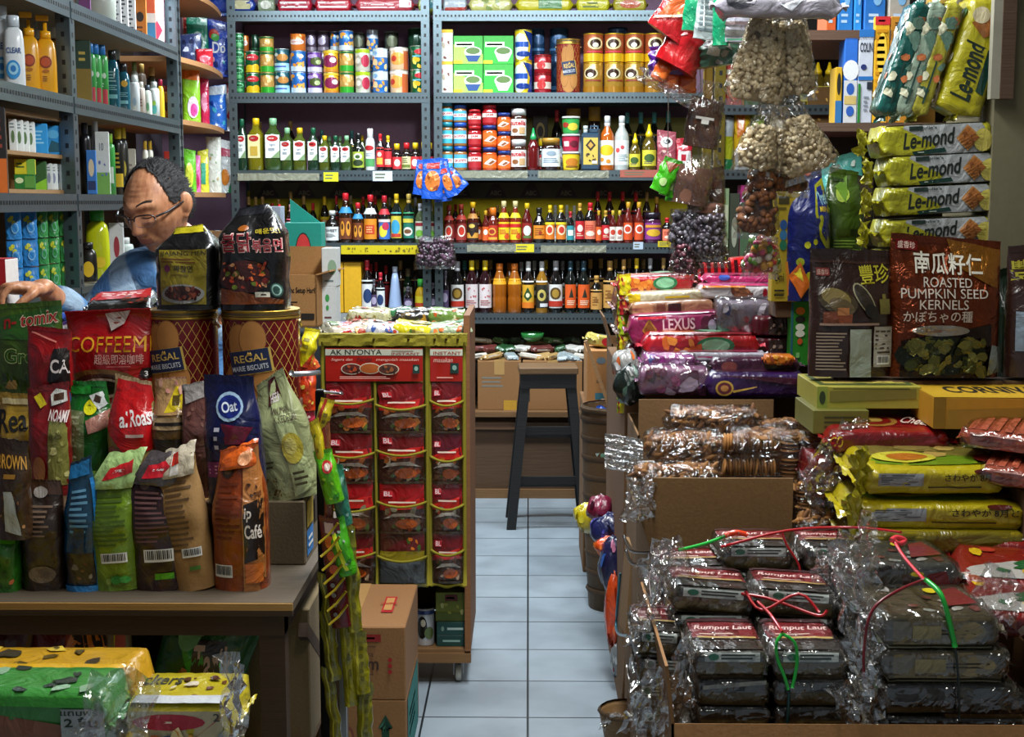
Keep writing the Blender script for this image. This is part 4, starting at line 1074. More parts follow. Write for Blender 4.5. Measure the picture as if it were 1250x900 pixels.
for(x0,x1,lb,pr)in((583,636,'left brown carton on the low cabinet behind the stool',[('l',.1,.45,.8,.7,3,'#7c7468'),('r',.6,0,.9,.2,'#b88c28')]),(638,711,'wide brown carton on the low cabinet behind the stool',[('r',0,.18,.12,.36,'#3c3028'),('l',.4,.5,.8,.7,2,'#7c7468')])):
 a,b=at(x0,480,6.63),at(x1,480,6.63)
 carton(b.x-a.x,.3,.245,lb,((a.x+b.x)/2,6.79,z1),prints=pr)
carton(.34,.3,.245,'dusky brown carton on the low cabinet beside the trolley rack',(-.44,6.79,z1),col=CARD2)
zcl=z1+.246
for i in range(26):
 px=585+(i*37)%135;Yc=6.7+(i%3)*.12
 c=['#c8c0b0','#2f5a34','#8a7a5c','#a8b4b8','#6c3430','#2c3a2c','#b8945c','#d8d4cc','#4c6a3c'][i%9]
 lv=(i%3)*.028
 p=at(px,430,Yc)
 nm={'#c8c0b0':'cream','#2f5a34':'dark green','#8a7a5c':'khaki','#a8b4b8':'silver grey','#6c3430':'maroon','#2c3a2c':'blackish green','#b8945c':'tan','#d8d4cc':'white','#4c6a3c':'leaf green'}[c]
 flowpack(.09+.03*(i%2),.055,.028,'%s packet in the jumble over the far cartons, %s across'%(nm,ORD[(px-585)//5+1]),name='packet',cat='packet',col=c,front=[('l',.2,.3,.8,.7,2,'#e0d8c8' if i%2 else '#40302c')],loc=(p.x,Yc,zcl+lv),rot=(.15*((i%5)-2),.12*((i%3)-1),(i*1.7)%3.1),seed=i,group='loose packets heaped on the far cartons')
t=thing('bowl','green plastic bowl among packets under the bottom shelf','bowl',(at(650,410,6.8).x,6.85,zcl+.075))
m=MB();m.lathe([(.03,0),(.055,.02),(.06,.045),(.056,.045),(.05,.022),(0,.008)],M('#2c7a3a','glass'),20);m.build('bowl_body',t)
# stool
t=thing('wooden_stool','tall black painted wooden stool with worn brown seat in the aisle','stool',(.088,6.08,0),R(2))
BKW=M('#0b0c0e','wood')
m=MB();m.box((0,0,.715),(.265,.2,.03),M('#6e5234','wood'),bev=.004);m.build('seat',t)
m=MB();
for s_ in(-1,1):
 m.box((0,s_*.085,.668),(.25,.02,.065),BKW);m.box((s_*.115,0,.668),(.02,.16,.065),BKW)
m.build('apron',t)
for sx in(-1,1):
 for sy in(-1,1):
  m=MB();a=Vector((sx*.098,sy*.07,.7));b=Vector((sx*.168,sy*.12,0));n=1
  hw=.021
  vs=[]
  for q in(b,a):
   for(i,j)in((-1,-1),(1,-1),(1,1),(-1,1)):
    vs.append(q+Vector((i*hw,j*.016,0)))
  m.add(vs,[(3,2,1,0),(4,5,6,7),(0,1,5,4),(1,2,6,5),(2,3,7,6),(3,0,4,7)],BKW)
  m.build('leg',t)
for(zz,sy)in((.445,-1),(.4,1),(.22,-1),(.165,1),(.43,0)):
 m=MB();k=lerp(.168,.098,zz/.7)*2;yy=sy*lerp(.12,.07,zz/.7)
 if sy:m.box((0,yy,zz),(k,.016,.036),BKW)
 m.build('rung',t)if sy else None
for sx in(-1,1):
 m=MB();m.box((sx*lerp(.168,.098,.33/.7),0,.33),(.016,.19,.036),BKW);m.build('rung',t)
# goods on the left wall shelving
def Lpos(px,z,X=-1.575):
 lo,hi=2.5,8.
 inv=CM.transposed()
 def col(Y):
  v=inv@Vector((X,Y,z-CAMH))
  return 625+1650*v.x/-v.z
 for _ in range(40):
  mid=(lo+hi)/2
  if col(mid)<px:lo=mid
  else:hi=mid
 return Vector((X,(lo+hi)/2,z))
def facing(p,k=.85):
 return math.atan2(-p.x,p.y)*k
def toiletry(w,d,h,label,px,z,name='toiletry_bottle',cat='bottle',col='#dddddd',cap='#cccccc',capk='flip',art=(),X=-1.575,group='toiletries on the left shelves',kind='plas',shape='oval'):
 p=Lpos(px,z,X)
 t=thing(name,label,cat,p,facing(p),group)
 hb=h*(.84 if capk=='flip' else.7 if capk=='pump' else.8)
 m=MB()
 e=2.6
 prof=[(.94,0),(1,.02*h),(1,hb*.55),(.95,hb*.8),(.82,hb*.93),(.5,hb),(.3,hb*1.01)]if shape=='oval' else[(1,0),(1,hb*.9),(.9,hb*.97),(.4,hb)]if shape=='round' else[(.9,0),(1,.03*h),(.94,hb*.5),(1,hb*.85),(.5,hb)]
 m.lathe(prof,M(col,kind),20,sq=(3 if shape=='oval' else 0))
 m.v=[(x*w/2,y*d/2,q)for x,y,q in m.v]
 m.build('bottle_body',t)
 m=MB()
 if capk=='flip':
  m.lathe([(w*.3,hb),(w*.3,h*.99),(w*.26,h)],M(cap,'plas'),14)
 elif capk=='pump':
  m.lathe([(w*.27,hb),(w*.27,hb+h*.09),(w*.1,hb+h*.1),(w*.1,hb+h*.2)],M(cap,'plas'),12)
  m.box((-w*.12,0,h*.955),(w*.62,w*.26,h*.07),M(cap,'plas'),bev=.003)
 else:
  m.lathe([(w*.42,hb),(w*.4,h*.97),(w*.3,h)],M(cap,'plas'),14)
 m.build('cap' if capk!='pump' else 'pump',t)
 if art:
  m=MB();P=Paint(m,lambda u,v,l:Vector(((u-.5)*w*.8,-d/2*max(.2,(1-abs((u-.5)*1.6)**3))**.33-.001-l,hb*(.06+.8*v))),w*.8,hb*.8)
  draw(P,art);m.build('label',t)
 return t
def Lh(px,y0,y1,z,X=-1.575):
 p=Lpos(px,z,X);return at(px,y0,p.y).z-z
def Lw(px,wpx,z,X=-1.575):
 return wpx/ppm(Lpos(px,z,X).y)
z1_,z2_,z3_,z4_=zl[0]+.001,zl[1]+.001,zl[2]+.001,zl[3]+.001
CL=[('t','CLEAR',.08,.62,.95,.74,'#28508c',.02),('e',.45,.28,.42,.2,'#2f8fd0'),('e',.45,.3,.3,.13,'#9cd4ee'),('e',.45,.3,.16,.07,'#2878c0')]
DV=[('e',.5,.64,.36,.14,'#8a3418'),('e',.5,.64,.29,.1,'#c05024'),('t','dove',.25,.6,.75,.68,'#f0dcc0'),('e',.5,.44,.2,.04,'#b06a10'),('l',.3,.2,.7,.34,3,'#8a5a14')]
DV.pop(2)
toiletry(Lw(9,24,z2_),.05,Lh(9,5,0,z2_),'white shampoo bottle at far left of shampoo shelf, partly cut off',5,z2_,col='#dfe6ea',cap='#c8d4dc',art=CL,X=-1.6)
toiletry(Lw(19,24,z2_),.05,Lh(19,22,0,z2_),'white shampoo bottle with blue circles beside the yellow pump bottles',19,z2_,col='#e2e8ea',cap='#c8d4dc',art=CL,X=-1.555)
toiletry(Lw(38,24,z2_),.05,Lh(38,10,0,z2_),'yellow pump shampoo bottle, left of the two',38,z2_,col='#e9a51c',cap='#f0aa1c',capk='pump',art=DV,X=-1.6)
toiletry(Lw(58,24,z2_),.05,Lh(58,20,0,z2_),'yellow pump shampoo bottle, right of the two',58,z2_,col='#e9a51c',cap='#f0aa1c',capk='pump',art=DV,X=-1.56)
toiletry(Lw(50,18,z2_),.04,Lh(50,14,0,z2_,-1.72),'white pump bottle behind the yellow shampoo bottles',48,z2_,col='#d8dcd8',cap='#e4e8e8',capk='pump',X=-1.72)
toiletry(Lw(72,26,z2_),.07,Lh(72,33,0,z2_,-1.62),'brown body wash jug beside the steel post',72,z2_,col='#6a4a14',cap='#e0e4e0',capk='flip',kind='glass',X=-1.62,art=[('e',.3,.5,.12,.3,'#c8b48c')])
# top shelf
for i,(px,w_,top,col,art,lb)in enumerate(((104,10,-8,'#8a4a8c',[],'purple carton on highest left shelf'),(136,8,-10,'#dcdcdc',[('l',.2,.1,.8,.9,7,'#3c3c48')],'white printed carton, first beside the round tub'),(143,8,-8,'#dcdcdc',[('l',.2,.1,.8,.9,7,'#3c3c48')],'white printed carton, second beside the round tub'),(151,9,-6,'#e0e0e0',[('l',.2,.1,.8,.9,7,'#3c3c48')],'white printed carton, third beside the round tub'),(160,9,-4,'#e0e0e0',[('l',.2,.1,.8,.9,7,'#3c3c48')],'white printed carton, fourth beside the round tub'),(172,11,-4,'#d87a1c',[('e',.5,.5,.3,.12,'#2c1c10'),('l',.2,.1,.8,.3,2,'#5c2c10')],'orange carton on highest left shelf'),(183,11,-6,'#d8603c',[('r',0,0,1,.4,'#3c8cc0'),('r',0,.4,1,.6,'#e0e0e0')],'red and blue carton on highest left shelf'),(193,11,-4,'#dfe0e8',[('p',[(.1,.3),(.5,.5),(.9,.3),(.5,.1)],'#c83c5c')],'white and pink carton on highest left shelf'),(204,14,-6,'#e8b8cc',[('B',.1,.1,.9,.9,5,['#c8286c','#e8e0e8'],.14)],'pink carton by second steel post'))):
 z=z1_;X=-1.56
 p=Lpos(px,z,X);h=at(px,top,p.y).z-z
 rbox('carton_pack',lb,'box',w_*1.35/ppm(p.y),.05,h,{'base':col,'front':art},p,facing(p),'cartons on highest left shelf')
p=Lpos(124,z1_);t=thing('tub','round white lidded tub on the highest left shelf','tub',p,0);m=MB();m.lathe([(.045,0),(.052,.005),(.055,.1),(.05,.115)],M('#d4dcd0','plas'),20);m.build('tub_body',t);m=MB();m.lathe([(.057,.115),(.057,.14),(.05,.145)],M('#e4e8e4','plas'),20);m.build('lid',t)
# second bay, shelf 2
rbox('carton_pack','tall dark green carton with gold base by first steel post','box',.05,.05,Lh(104,50,0,z2_),{'base':'#20402c','front':[('r',0,0,1,.55,'#8c7428'),('l',.2,.65,.8,.85,2,'#c8b050')]},Lpos(104,z2_),facing(Lpos(104,z2_)),'toiletries on the left shelves')
for i,px in enumerate((112,119,127)):
 toiletry(Lw(px,13,z2_),.04,Lh(px,53+i,0,z2_),'green roll-on deodorant with red base, %s of the three'%ORD[i+1],px,z2_,col='#3f9a4c',cap='#2f7cc8',shape='round',art=[('r',0,0,1,.36,'#c02c3c'),('e',.35,.68,.18,.07,'#dfe8dc'),('e',.7,.68,.18,.07,'#dfe8dc'),('l',.2,.4,.8,.52,2,'#d8e8d8')])
for i,px in enumerate((139,152)):
 toiletry(Lw(px,16,z2_),.05,Lh(px,[62,76][i],0,z2_),'dark teal mouthwash bottle, %s'%['left one with black cap','right one with yellow badge'][i],px,z2_,col='#1c5464',cap='#16181c',kind='glass',art=[('r',.1,.2,.9,.3,'#78b8c0'),('e',.6,.8,.3,.1,'#d8a82c')if i else('l',.1,.6,.9,.9,4,'#8cb0b8'),('l',.1,.4,.9,.55,3,'#7cb4bc')],X=-1.57-.02*i)
for i,(px,w_,top,col,cap,lb,art)in enumerate(((145,10,60,'#303c44','#9aa4a8','silver capped dark bottle behind the mouthwash',[]),(165,10,92,'#d8dcdc','#e0e4e0','white squeeze bottle beside the mouthwash',[('e',.5,.4,.2,.16,'#9ab0c0')]),(166,8,76,'#dce0d8','#7c8c4c','white bottle with olive cap, first of the three',[]),(175,8,78,'#8c7c70','#c8a45c','brown bottle with gold cap, second of the three',[]),(187,9,82,'#3c3c28','#c8a45c','dark bottle with gold cap, third of the three',[]),(173,8,100,'#c8b8ac','#e0dcd0','beige bottle beside the white squeeze bottle',[('l',.2,.3,.8,.7,3,'#7c5c4c')]),(181,8,104,'#d4dcd0','#48505c','pale tube with green dots',[('e',.5,.4,.2,.2,'#5c9a6c')]),(189,10,100,'#e0e8e4','#d0d8d4','white green leaf bottle',[('e',.5,.3,.3,.2,'#4ca8a0'),('e',.5,.55,.2,.1,'#8cb83c')]),(197,7,97,'#d8b42c','#a81c3c','yellow bottle with crimson cap',[]),(204,9,105,'#e08a1c','#c8302c','orange bottle with red cap',[('e',.5,.55,.3,.18,'#6c3018')]),(212,9,112,'#e4b0b4','#e8e4e4','pink and white bottle by second post',[('r',.1,.1,.9,.4,'#c83c48')]),(218,6,110,'#3c9a5c','#c8d8cc','small green bottle by second post',[]))):
 X=-1.57 if top>90 else-1.66
 toiletry(Lw(px,w_*1.25,z2_,X),.035,Lh(px,top,0,z2_,X),lb+' on the middle left shelf',px,z2_,col=col,cap=cap,art=art,shape=('oval','round')[i%2],X=X)
# third shelf, first bay : wooden case with cartons
case_z=z3_
pa,pb=Lpos(2,z3_,-1.56),Lpos(80,z3_,-1.56)
t=thing('display_case','open wooden case holding cartons on the left shelf','case',(0,0,0))
ht=at(40,142,Lpos(40,z3_).y).z-z3_
ymid,ylen=(pa.y+pb.y)/2,pb.y-pa.y
WD=M('#9c7648','wood')
for nm,c,d in(('shelf_board',(-1.6,ymid,z3_+.006),(.12,ylen,.012)),('shelf_board',(-1.6,ymid,z3_+ht*.5),(.12,ylen,.012)),('shelf_board',(-1.6,ymid,z3_+ht),(.12,ylen,.012)),('side_board',(-1.6,pb.y,z3_+ht/2),(.12,.012,ht+.012)),('side_board',(-1.6,pa.y,z3_+ht/2),(.12,.012,ht+.012)),('back_board',(-1.655,ymid,z3_+ht/2),(.006,ylen,ht))):
 m=MB();m.box(c,d,WD);m.build(nm,t)
def LB(px,wpx,z,h,col,art,lb,X=-1.575,d=.045,name='carton_pack',grp='cartons in and around the wooden case',k=.85):
 p=Lpos(px,z,X)
 return rbox(name,lb,'box',wpx/ppm(p.y),d,h,{'base':col,'front':art},p,facing(p,k),grp)
za,zb2=z3_+.0125,z3_+ht*.5+.0065;hc=ht*.5-.02
for i,px in enumerate((17,25,32,39)):
 LB(px,9,zb2,hc*.96,'#dfe4e2',[('e',.5,.45,.22,.2,'#5c7a4c'),('l',.15,.7,.85,.9,2,'#7c8a8c')],'white slim carton in upper case row, %s of four'%ORD[i+1])
for i,px in enumerate((50,66)):
 LB(px,17,zb2,hc*.95,'#2498dc',[('l',.15,.3,.8,.8,4,'#8ad0f0')]if i==0 else[('p',[(.1,.1),(.9,.1),(.9,.4),(.4,.5)],'#1c5a6c'),('e',.5,.7,.4,.15,'#5cb8e8')],'bright blue carton in upper case row, %s one'%['left','right'][i])
LB(31,24,za,hc*.45,'#1f7a2c',[('r',.5,.1,1,.9,'#5c9a3c'),('e',.25,.6,.2,.2,'#d8e8b0')],'dark green carton lying in the lower case row')
LB(31,24,za+hc*.455,hc*.47,'#d8cc1c',[('r',.6,0,1,1,'#7ab03c'),('l',.1,.4,.5,.8,2,'#305c1c')],'yellow and green carton on top of the dark green one')
LB(51,13,za,hc*.9,'#2c5a24',[('p',[(0,0),(1,0),(1,.4),(0,.2)],'#8ccc2c')],'upright green carton in the lower case row')
for i,px in enumerate((61,67,72)):
 LB(px,8,za,hc*.85,'#dfe4e2',[('e',.5,.45,.22,.2,'#8a90a8'),('l',.15,.7,.85,.9,2,'#7c8a8c')],'white slim carton in lower case row, %s of three'%ORD[i+1])
LB(3,14,z3_,at(3,138,4.2).z-z3_,'#1c1414',[('r',0,0,1,.4,'#d86a1c'),('l',.2,.5,.8,.9,4,'#8c3c2c')],'black carton with orange base at the left picture edge',X=-1.53)
LB(86,10,z3_,Lh(86,150,0,z3_),'#1c1418',[('B',.2,.2,.8,.8,4,['#c83c3c','#c8a45c'],.14)],'tall black carton between the case and post')
# second bay of third shelf
for(px,w_,top,col,cap,sh,lb,art)in((106,11,150,'#141418','#2c2c34','round','black bottle beside first post',[]),(119,9,148,'#dfe4e4','#e4e4e4','oval','tall white bottle behind the green carton',[('r',.1,.5,.9,.6,'#c8404c')]),(136,10,163,'#3c9a44','#8cc83c','round','green capped bottle',[('r',.1,.2,.9,.6,'#c8dcc8')]),(146,11,157,'#1c1c18','#e0b81c','round','black and yellow bottle, nearer one',[('r',0,.1,1,.4,'#e0b81c'),('l',.2,.5,.8,.9,4,'#c8a42c')]),(152,11,156,'#1c1c18','#e0b81c','oval','black and yellow bottle, farther one',[('e',.5,.5,.34,.2,'#d8c03c')]),(179,6,172,'#e0dccc','#d8a828','round','slim white bottle with gold cap, left one',[]),(185,6,172,'#e0dccc','#d8a828','round','slim white bottle with gold cap, right one',[])):
 toiletry(Lw(px,w_*1.2,z3_),.04,Lh(px,top,0,z3_),lb+' on shelf above the man',px,z3_,col=col,cap=cap,art=art,shape=sh,group='bottles on the shelf above the man')
LB(113,11,z3_,Lh(113,185,0,z3_),'#2f74c0',[('e',.5,.6,.3,.2,'#d8c8a8'),('r',.1,.1,.9,.3,'#1c2c5c')],'blue carton with a face beside the black bottle',X=-1.54)
LB(127,16,z3_,Lh(127,163,0,z3_),'#d8dcd4',[('r',0,0,1,.35,'#7ab04c'),('t','10',.3,.7,.6,.82,'#50586c'),('B',.2,.3,.8,.55,4,['#6c7ab0'],.12)],'tall white carton with purple flowers and number',X=-1.54)
LB(160,14,z3_,Lh(160,180,0,z3_),'#c8c0b0',[('l',.2,.4,.8,.7,3,'#8a7c70')],'beige carton behind the man head',X=-1.62)
LB(208,12,z3_,Lh(208,184,0,z3_),'#c03020',[('r',0,0,1,.4,'#e08a1c')],'small red and orange carton by second post',X=-1.6)
# hanging soap sachets on the fourth shelf
hs=at(30,257,4.25).z-z4_
for gi,(cols,px0,dpx,c1,c2,nm)in enumerate((((0,1),20,19,'#2f86cc','#d8d83c','blue'),((0,1,2),55,13,'#3f9a50','#d8dc3c','green'))):
 for c in cols:
  px=px0+c*dpx
  for r_ in range(3):
   h=hs/3
   p=Lpos(px,z4_,-1.55)
   zz=z4_+r_*h
   wv=dpx*.98/ppm(p.y)
   softbag(wv,h*.98,.02,'%s sachet with yellow flower, %s row, %s column'%(nm,['bottom','middle','top'][r_],['left','second','third'][c]),name='soap_sachet',cat='sachet',front=c1,art=[('e',.3+.12*k,.7+.1*math.sin(k*2.4),.13,.08,c2)for k in range(3)]+[('e',.62,.4,.24,.2,'#7ac0a0' if gi else '#7ab8e4'),('e',.62,.4,.17,.14,c1)],loc=(p.x,p.y,zz),rot=(0,0,facing(p)),seed=c*3+r_+gi*9,group='%s sachets on the left shelf'%nm,dt=.006,nu=8,nv=8,seal=0)
m=MB();p=Lpos(84,z4_);m.box((0,0,0),(.16,.3,.3),M('#6a4a30','wood'));o=m.build('wooden_crate');o.location=(-1.75,p.y+.02,z4_+.15);tag(o,'brown wooden crate behind the green sachets on left shelf','crate')
toiletry(.085,.07,Lh(121,256,0,z4_),'yellow liquid bottle with green cap on shelf beside post',121,z4_,col='#c8d01c',cap='#2fae3c',kind='glass',shape='oval',art=[('e',.6,.3,.3,.12,'#e8c81c')])
toiletry(.06,.05,Lh(108,296,0,z4_),'small black bottle with yellow label next to yellow bottle',109,z4_,col='#181410',cap='#202020',shape='oval',art=[('e',.5,.4,.4,.3,'#e0b81c')])
LB(144,17,z4_,Lh(144,272,0,z4_),'#dfdfe0',[('e',.5,.55,.2,.2,'#a83040'),('l',.2,.1,.8,.3,2,'#7c8088')],'white carton with red fruit beside yellow bottle',grp='goods beside the yellow bottle')
toiletry(.07,.06,Lh(152,290,0,z4_),'white tub bottle behind the man shoulder',153,z4_,col='#c8d4cc',cap='#e0e4e0',shape='round')
# laundry pouches on the corner shelves
def CP(px,w_,top,zi,col,art,lb,X=-1.56,d=.05,sd=1):
 z=zc_[zi]+.001
 p=Lpos(px,z,X);h=at(px,top,p.y).z-z
 return softbag(w_/ppm(p.y),h,d,lb+' on the corner shelf',name='laundry_pouch',front=col,art=art,loc=p,rot=(0,0,facing(p,1)),seed=sd,group='pouches on the corner shelves',nu=12,nv=12,dt=.008)
CP(233,26,42,1,'#2c3c6c',[('B',.1,.1,.9,.9,10,['#8a9ac8','#1c2448','#c8d0e8'],.1)],'dark blue foil bag',X=-1.6,sd=1)
CP(243,26,20,1,'#168a6c',[('e',.5,.55,.3,.2,'#bfe0d0'),('e',.5,.55,.2,.12,'#1c5a4c'),('r',.1,0,.9,.2,'#c8203c')],'tall green detergent pouch',X=-1.66,sd=2)
CP(268,25,26,1,'#2448b8',[('e',.3,.75,.24,.1,'#d83c2c'),('e',.35,.7,.2,.07,'#4cae4c'),('t','Do',.2,.42,.8,.62,'#e8ecf0',.02),('B',.1,.05,.9,.35,6,['#2cb0c0','#e8a0a8','#1c2c6c'],.12)],'blue detergent pouch with rainbow',sd=3)
CP(250,20,60,1,'#b81c2c',[('e',.5,.5,.3,.2,'#d85c6c')],'low red pouch',X=-1.53,sd=4)
CP(232,15,17,1,'#c8a8a0',[('r',.1,.7,.9,1,'#c8302c')],'tall pale pouch with red top',X=-1.72,sd=5)
CP(234,22,84,2,'#8ac428',[('r',0,.8,1,1,'#e0701c'),('e',.6,.3,.3,.2,'#e8dce4'),('e',.65,.25,.2,.12,'#d84c9c')],'lime pouch with orange top',sd=6)
CP(250,12,96,2,'#c81c4c',[('e',.5,.5,.3,.2,'#e88aa8')],'slim crimson pouch',sd=7)
CP(266,22,105,2,'#2c6cc8',[('B',.1,.1,.9,.7,7,['#e8ecf4','#1c3c9c','#48b0d0'],.12),('r',0,.8,1,1,'#c8d4e0')],'blue pouch with bubbles',sd=8)
CP(281,14,101,2,'#e0e0e4',[('p',[(.2,.3),(.8,.6),(.6,.2)],'#c82c3c'),('r',0,.78,1,1,'#c8202c')],'white pouch with red swoosh',X=-1.53,sd=9)
CP(232,16,183,3,'#6cc02c',[('e',.5,.4,.3,.3,'#d8e84c')],'green yellow pouch',sd=10)
CP(241,9,190,3,'#e070b0',[('e',.5,.3,.3,.2,'#c02c6c')],'slim pink tube',sd=11)
CP(249,13,184,3,'#e0dc3c',[('r',.3,.2,.7,.7,'#3cae8c')],'yellow pouch with teal patch',sd=12)
CP(262,18,168,3,'#dfe0d4',[('B',.2,.2,.8,.7,5,['#8cae7c','#c8b07c'],.1)],'cream pouch with small leaves',sd=13)
CP(277,16,172,3,'#dce0e0',[('e',.4,.3,.3,.16,'#e0862c'),('r',.1,.7,.9,.85,'#c03c5c'),('p',[(.5,0),(1,0),(1,.3)],'#2c8a5c')],'white pouch with orange fruit',X=-1.53,sd=14)
CP(235,20,-14,0,'#2c5cb8',[('e',.5,.5,.3,.3,'#8ad03c')],'blue green pouch on the top',sd=15)
CP(265,30,-16,0,'#2448a8',[('B',.1,.1,.9,.9,6,['#e8dc3c','#48a0d0'],.12)],'deep blue pouch on the top',sd=16)
# goods below the corner shelves
t=carton(.16,.12,.13,'small brown carton behind the man lettered sideways',(0,0,0),prints=[('t','AC',.15,.2,.75,.8,'#2c2018',.03)],col=CARD2)
p=Lpos(254,zc_[4]+.001,-1.58);put(t,p,facing(p))
for i,(px,col,cap,lb)in enumerate(((246,'#8a9498','#c8ccd0','silver flask'),(266,'#242c38','#c8d0d8','dark flask with pale cap'),(278,'#5c6468','#8c9498','grey bottle'),(236,'#1c1c20','#3c3c40','black bottle'))):
 toiletry(.05,.05,.13,lb+' on lowest corner shelf',px,zc_[4]+.001,col=col,cap=cap,shape='round',group='dark bottles on the lowest corner shelf',X=(-1.53,-1.56,-1.53,-1.6)[i])
# the shopkeeper
def smooth_verts(me,it):
 pass
HC=Vector((-.945,3.46,1.455))
HR=(Matrix.Rotation(R(-22),3,'Z')@Matrix.Rotation(R(0),3,'Y')@Matrix.Rotation(R(20),3,'X'))
def headp(th,ph,grow=0):
 """th: azimuth, 0 = face (-y); ph: -90..90 latitude; metres"""
 dx,dy,dz=math.cos(ph)*math.sin(th),-math.cos(ph)*math.cos(th),math.sin(ph)
 a,b,c=.076,.097,.116
 x,y,z=a*dx,b*dy,c*dz
 f=math.cos(th)
 if z<0:
  k=sm(-z/c)
  x*=1-.3*k
  y*=1-(.05 if f>0 else.38)*k
  if f>0:z*=1+.04*k*f
 else:
  y+=.01*sm(z/c)
 G=lambda u,v,su,sv:math.exp(-((u/su)**2)-((v/sv)**2))
 if f>.05:
  X,Z=x,z
  d=0
  d+=.011*G(X,Z-.03,.035,.012)
  d+=.004*G(abs(X)-.03,Z-.034,.016,.008)
  d-=.013*G(abs(X)-.031,Z-.012,.016,.012)
  d+=.0085*G(abs(X)-.031,Z-.01,.012,.007)
  d+=.0045*G(abs(X)-.03,Z+.008,.012,.004)
  nb=max(0,min(1,(.026-Z)/.062))
  d+=.024*math.exp(-(X/(.0085+.005*nb))**2)*sm(nb)*(1 if Z>-.036 else math.exp(-((Z+.036)/.006)**2))
  d+=.009*G(abs(X)-.013,Z+.032,.007,.008)
  d+=.006*G(abs(X)-.046,Z+.012,.018,.018)
  d-=.004*math.exp(-((abs(X)-.026-.25*(-.035-Z))/.005)**2)*G(0,Z+.048,1,.018)
  d+=.01*G(X,Z+.062,.026,.016)
  d+=.004*G(X,Z+.0555,.017,.0035)
  d+=.005*G(X,Z+.0665,.015,.004)
  d-=.005*G(X,Z+.0605,.021,.0018)
  d-=.005*G(X,Z+.078,.02,.006)
  d+=.01*G(X,Z+.098,.022,.016)
  d-=.0015*math.sin(Z*620)*G(X,Z-.062,.045,.022)
  y-=d*min(1,f*2)
 n=Vector((x,y,z)).normalized()
 return Vector((x,y,z))+n*grow
def head_grid(grow=0,cond=None,nth=120,nph=90,jit=0):
 vs=[];ids={}
 fs=[]
 for j in range(nph+1):
  ph=-PI/2+PI*j/nph
  for i in range(nth):
   th=-PI+2*PI*i/nth
   ids[(i,j)]=len(vs)
   g=grow
   if jit:g+=jit*nz(th*9,ph*9,3)+jit*nz(th*30,ph*12,5)
   vs.append(headp(th,ph,g))
 for j in range(nph):
  for i in range(nth):
   th=-PI+2*PI*(i+.5)/nth;ph=-PI/2+PI*(j+.5)/nph
   if cond is None or cond(th,ph):
    fs.append((ids[(i,j)],ids[((i+1)%nth,j)],ids[((i+1)%nth,j+1)],ids[(i,j+1)]))
 return vs,fs
def skin_obj(name,pts,edges,radii,mats,sub=2):
 me=bpy.data.meshes.new(name)
 me.from_pydata([tuple(p)for p in pts],edges,[])
 o=bpy.data.objects.new(name,me);COL.objects.link(o)
 m=o.modifiers.new('skin','SKIN')
 lay=me.skin_vertices[0]
 for i,r in enumerate(radii):
  lay.data[i].radius=(r,r)if not isinstance(r,tuple)else r
 lay.data[0].use_root=True
 m.use_smooth_shade=True
 s=o.modifiers.new('sub','SUBSURF');s.levels=s.render_levels=sub
 dg=bpy.context.evaluated_depsgraph_get()
 e=o.evaluated_get(dg);me2=bpy.data.meshes.new_from_object(e)
 out=([Vector(v.co)for v in me2.vertices],[tuple(p.vertices)for p in me2.polygons])
 bpy.data.objects.remove(o);bpy.data.meshes.remove(me);bpy.data.meshes.remove(me2)
 return out
SK=bpy.data.materials.new('skin');SK.use_nodes=True
_b=SK.node_tree.nodes['Principled BSDF'];_b.inputs['Roughness'].default_value=.42
_n=SK.node_tree.nodes.new('ShaderNodeTexNoise');_n.inputs['Scale'].default_value=38;_n.inputs['Detail'].default_value=6
_r=SK.node_tree.nodes.new('ShaderNodeValToRGB');_r.color_ramp.elements[0].position=.3;_r.color_ramp.elements[1].position=.7
_r.color_ramp.elements[0].color=lin('#9c6242');_r.color_ramp.elements[1].color=lin('#cf9770')
SK.node_tree.links.new(_n.outputs[0],_r.inputs[0]);SK.node_tree.links.new(_r.outputs[0],_b.inputs['Base Color'])
_p=SK.node_tree.nodes.new('ShaderNodeBump');_p.inputs['Strength'].default_value=.25;_p.inputs['Distance'].default_value=.003
SK.node_tree.links.new(_n.outputs[0],_p.inputs['Height']);SK.node_tree.links.new(_p.outputs[0],_b.inputs['Normal'])
_b.inputs['Subsurface Weight'].default_value=.08;_b.inputs['Subsurface Radius'].default_value=(.01,.004,.002)
LIP=M('#9c6450','matte')
man=thing('person','man in blue plaid shirt and glasses looking down and reaching left behind the counter','person',(HC.x,HC.y,0))
off=Vector((HC.x,HC.y,0))
bm_=MB()
vs,fs=head_grid()
bm_.add([HC+HR@v-off for v in vs],fs,SK,True)
# ears
for s_ in(-1,1):
 c=Vector((s_*.075,.012,.004))
 m2=MB();m2.ball((0,0,0),(.009,.02,.033),SK,14,10);m2.ball((s_*.004,.002,.004),(.01,.021,.028),SK,12,8)
 m2.ball((0,-.006,-.028),(.008,.011,.01),SK,10,6)
 bm_.add([HC+HR@(c+Matrix.Rotation(s_*-.35,3,'Z')@Vector(v))-off for v in m2.v],m2.f,SK,True)
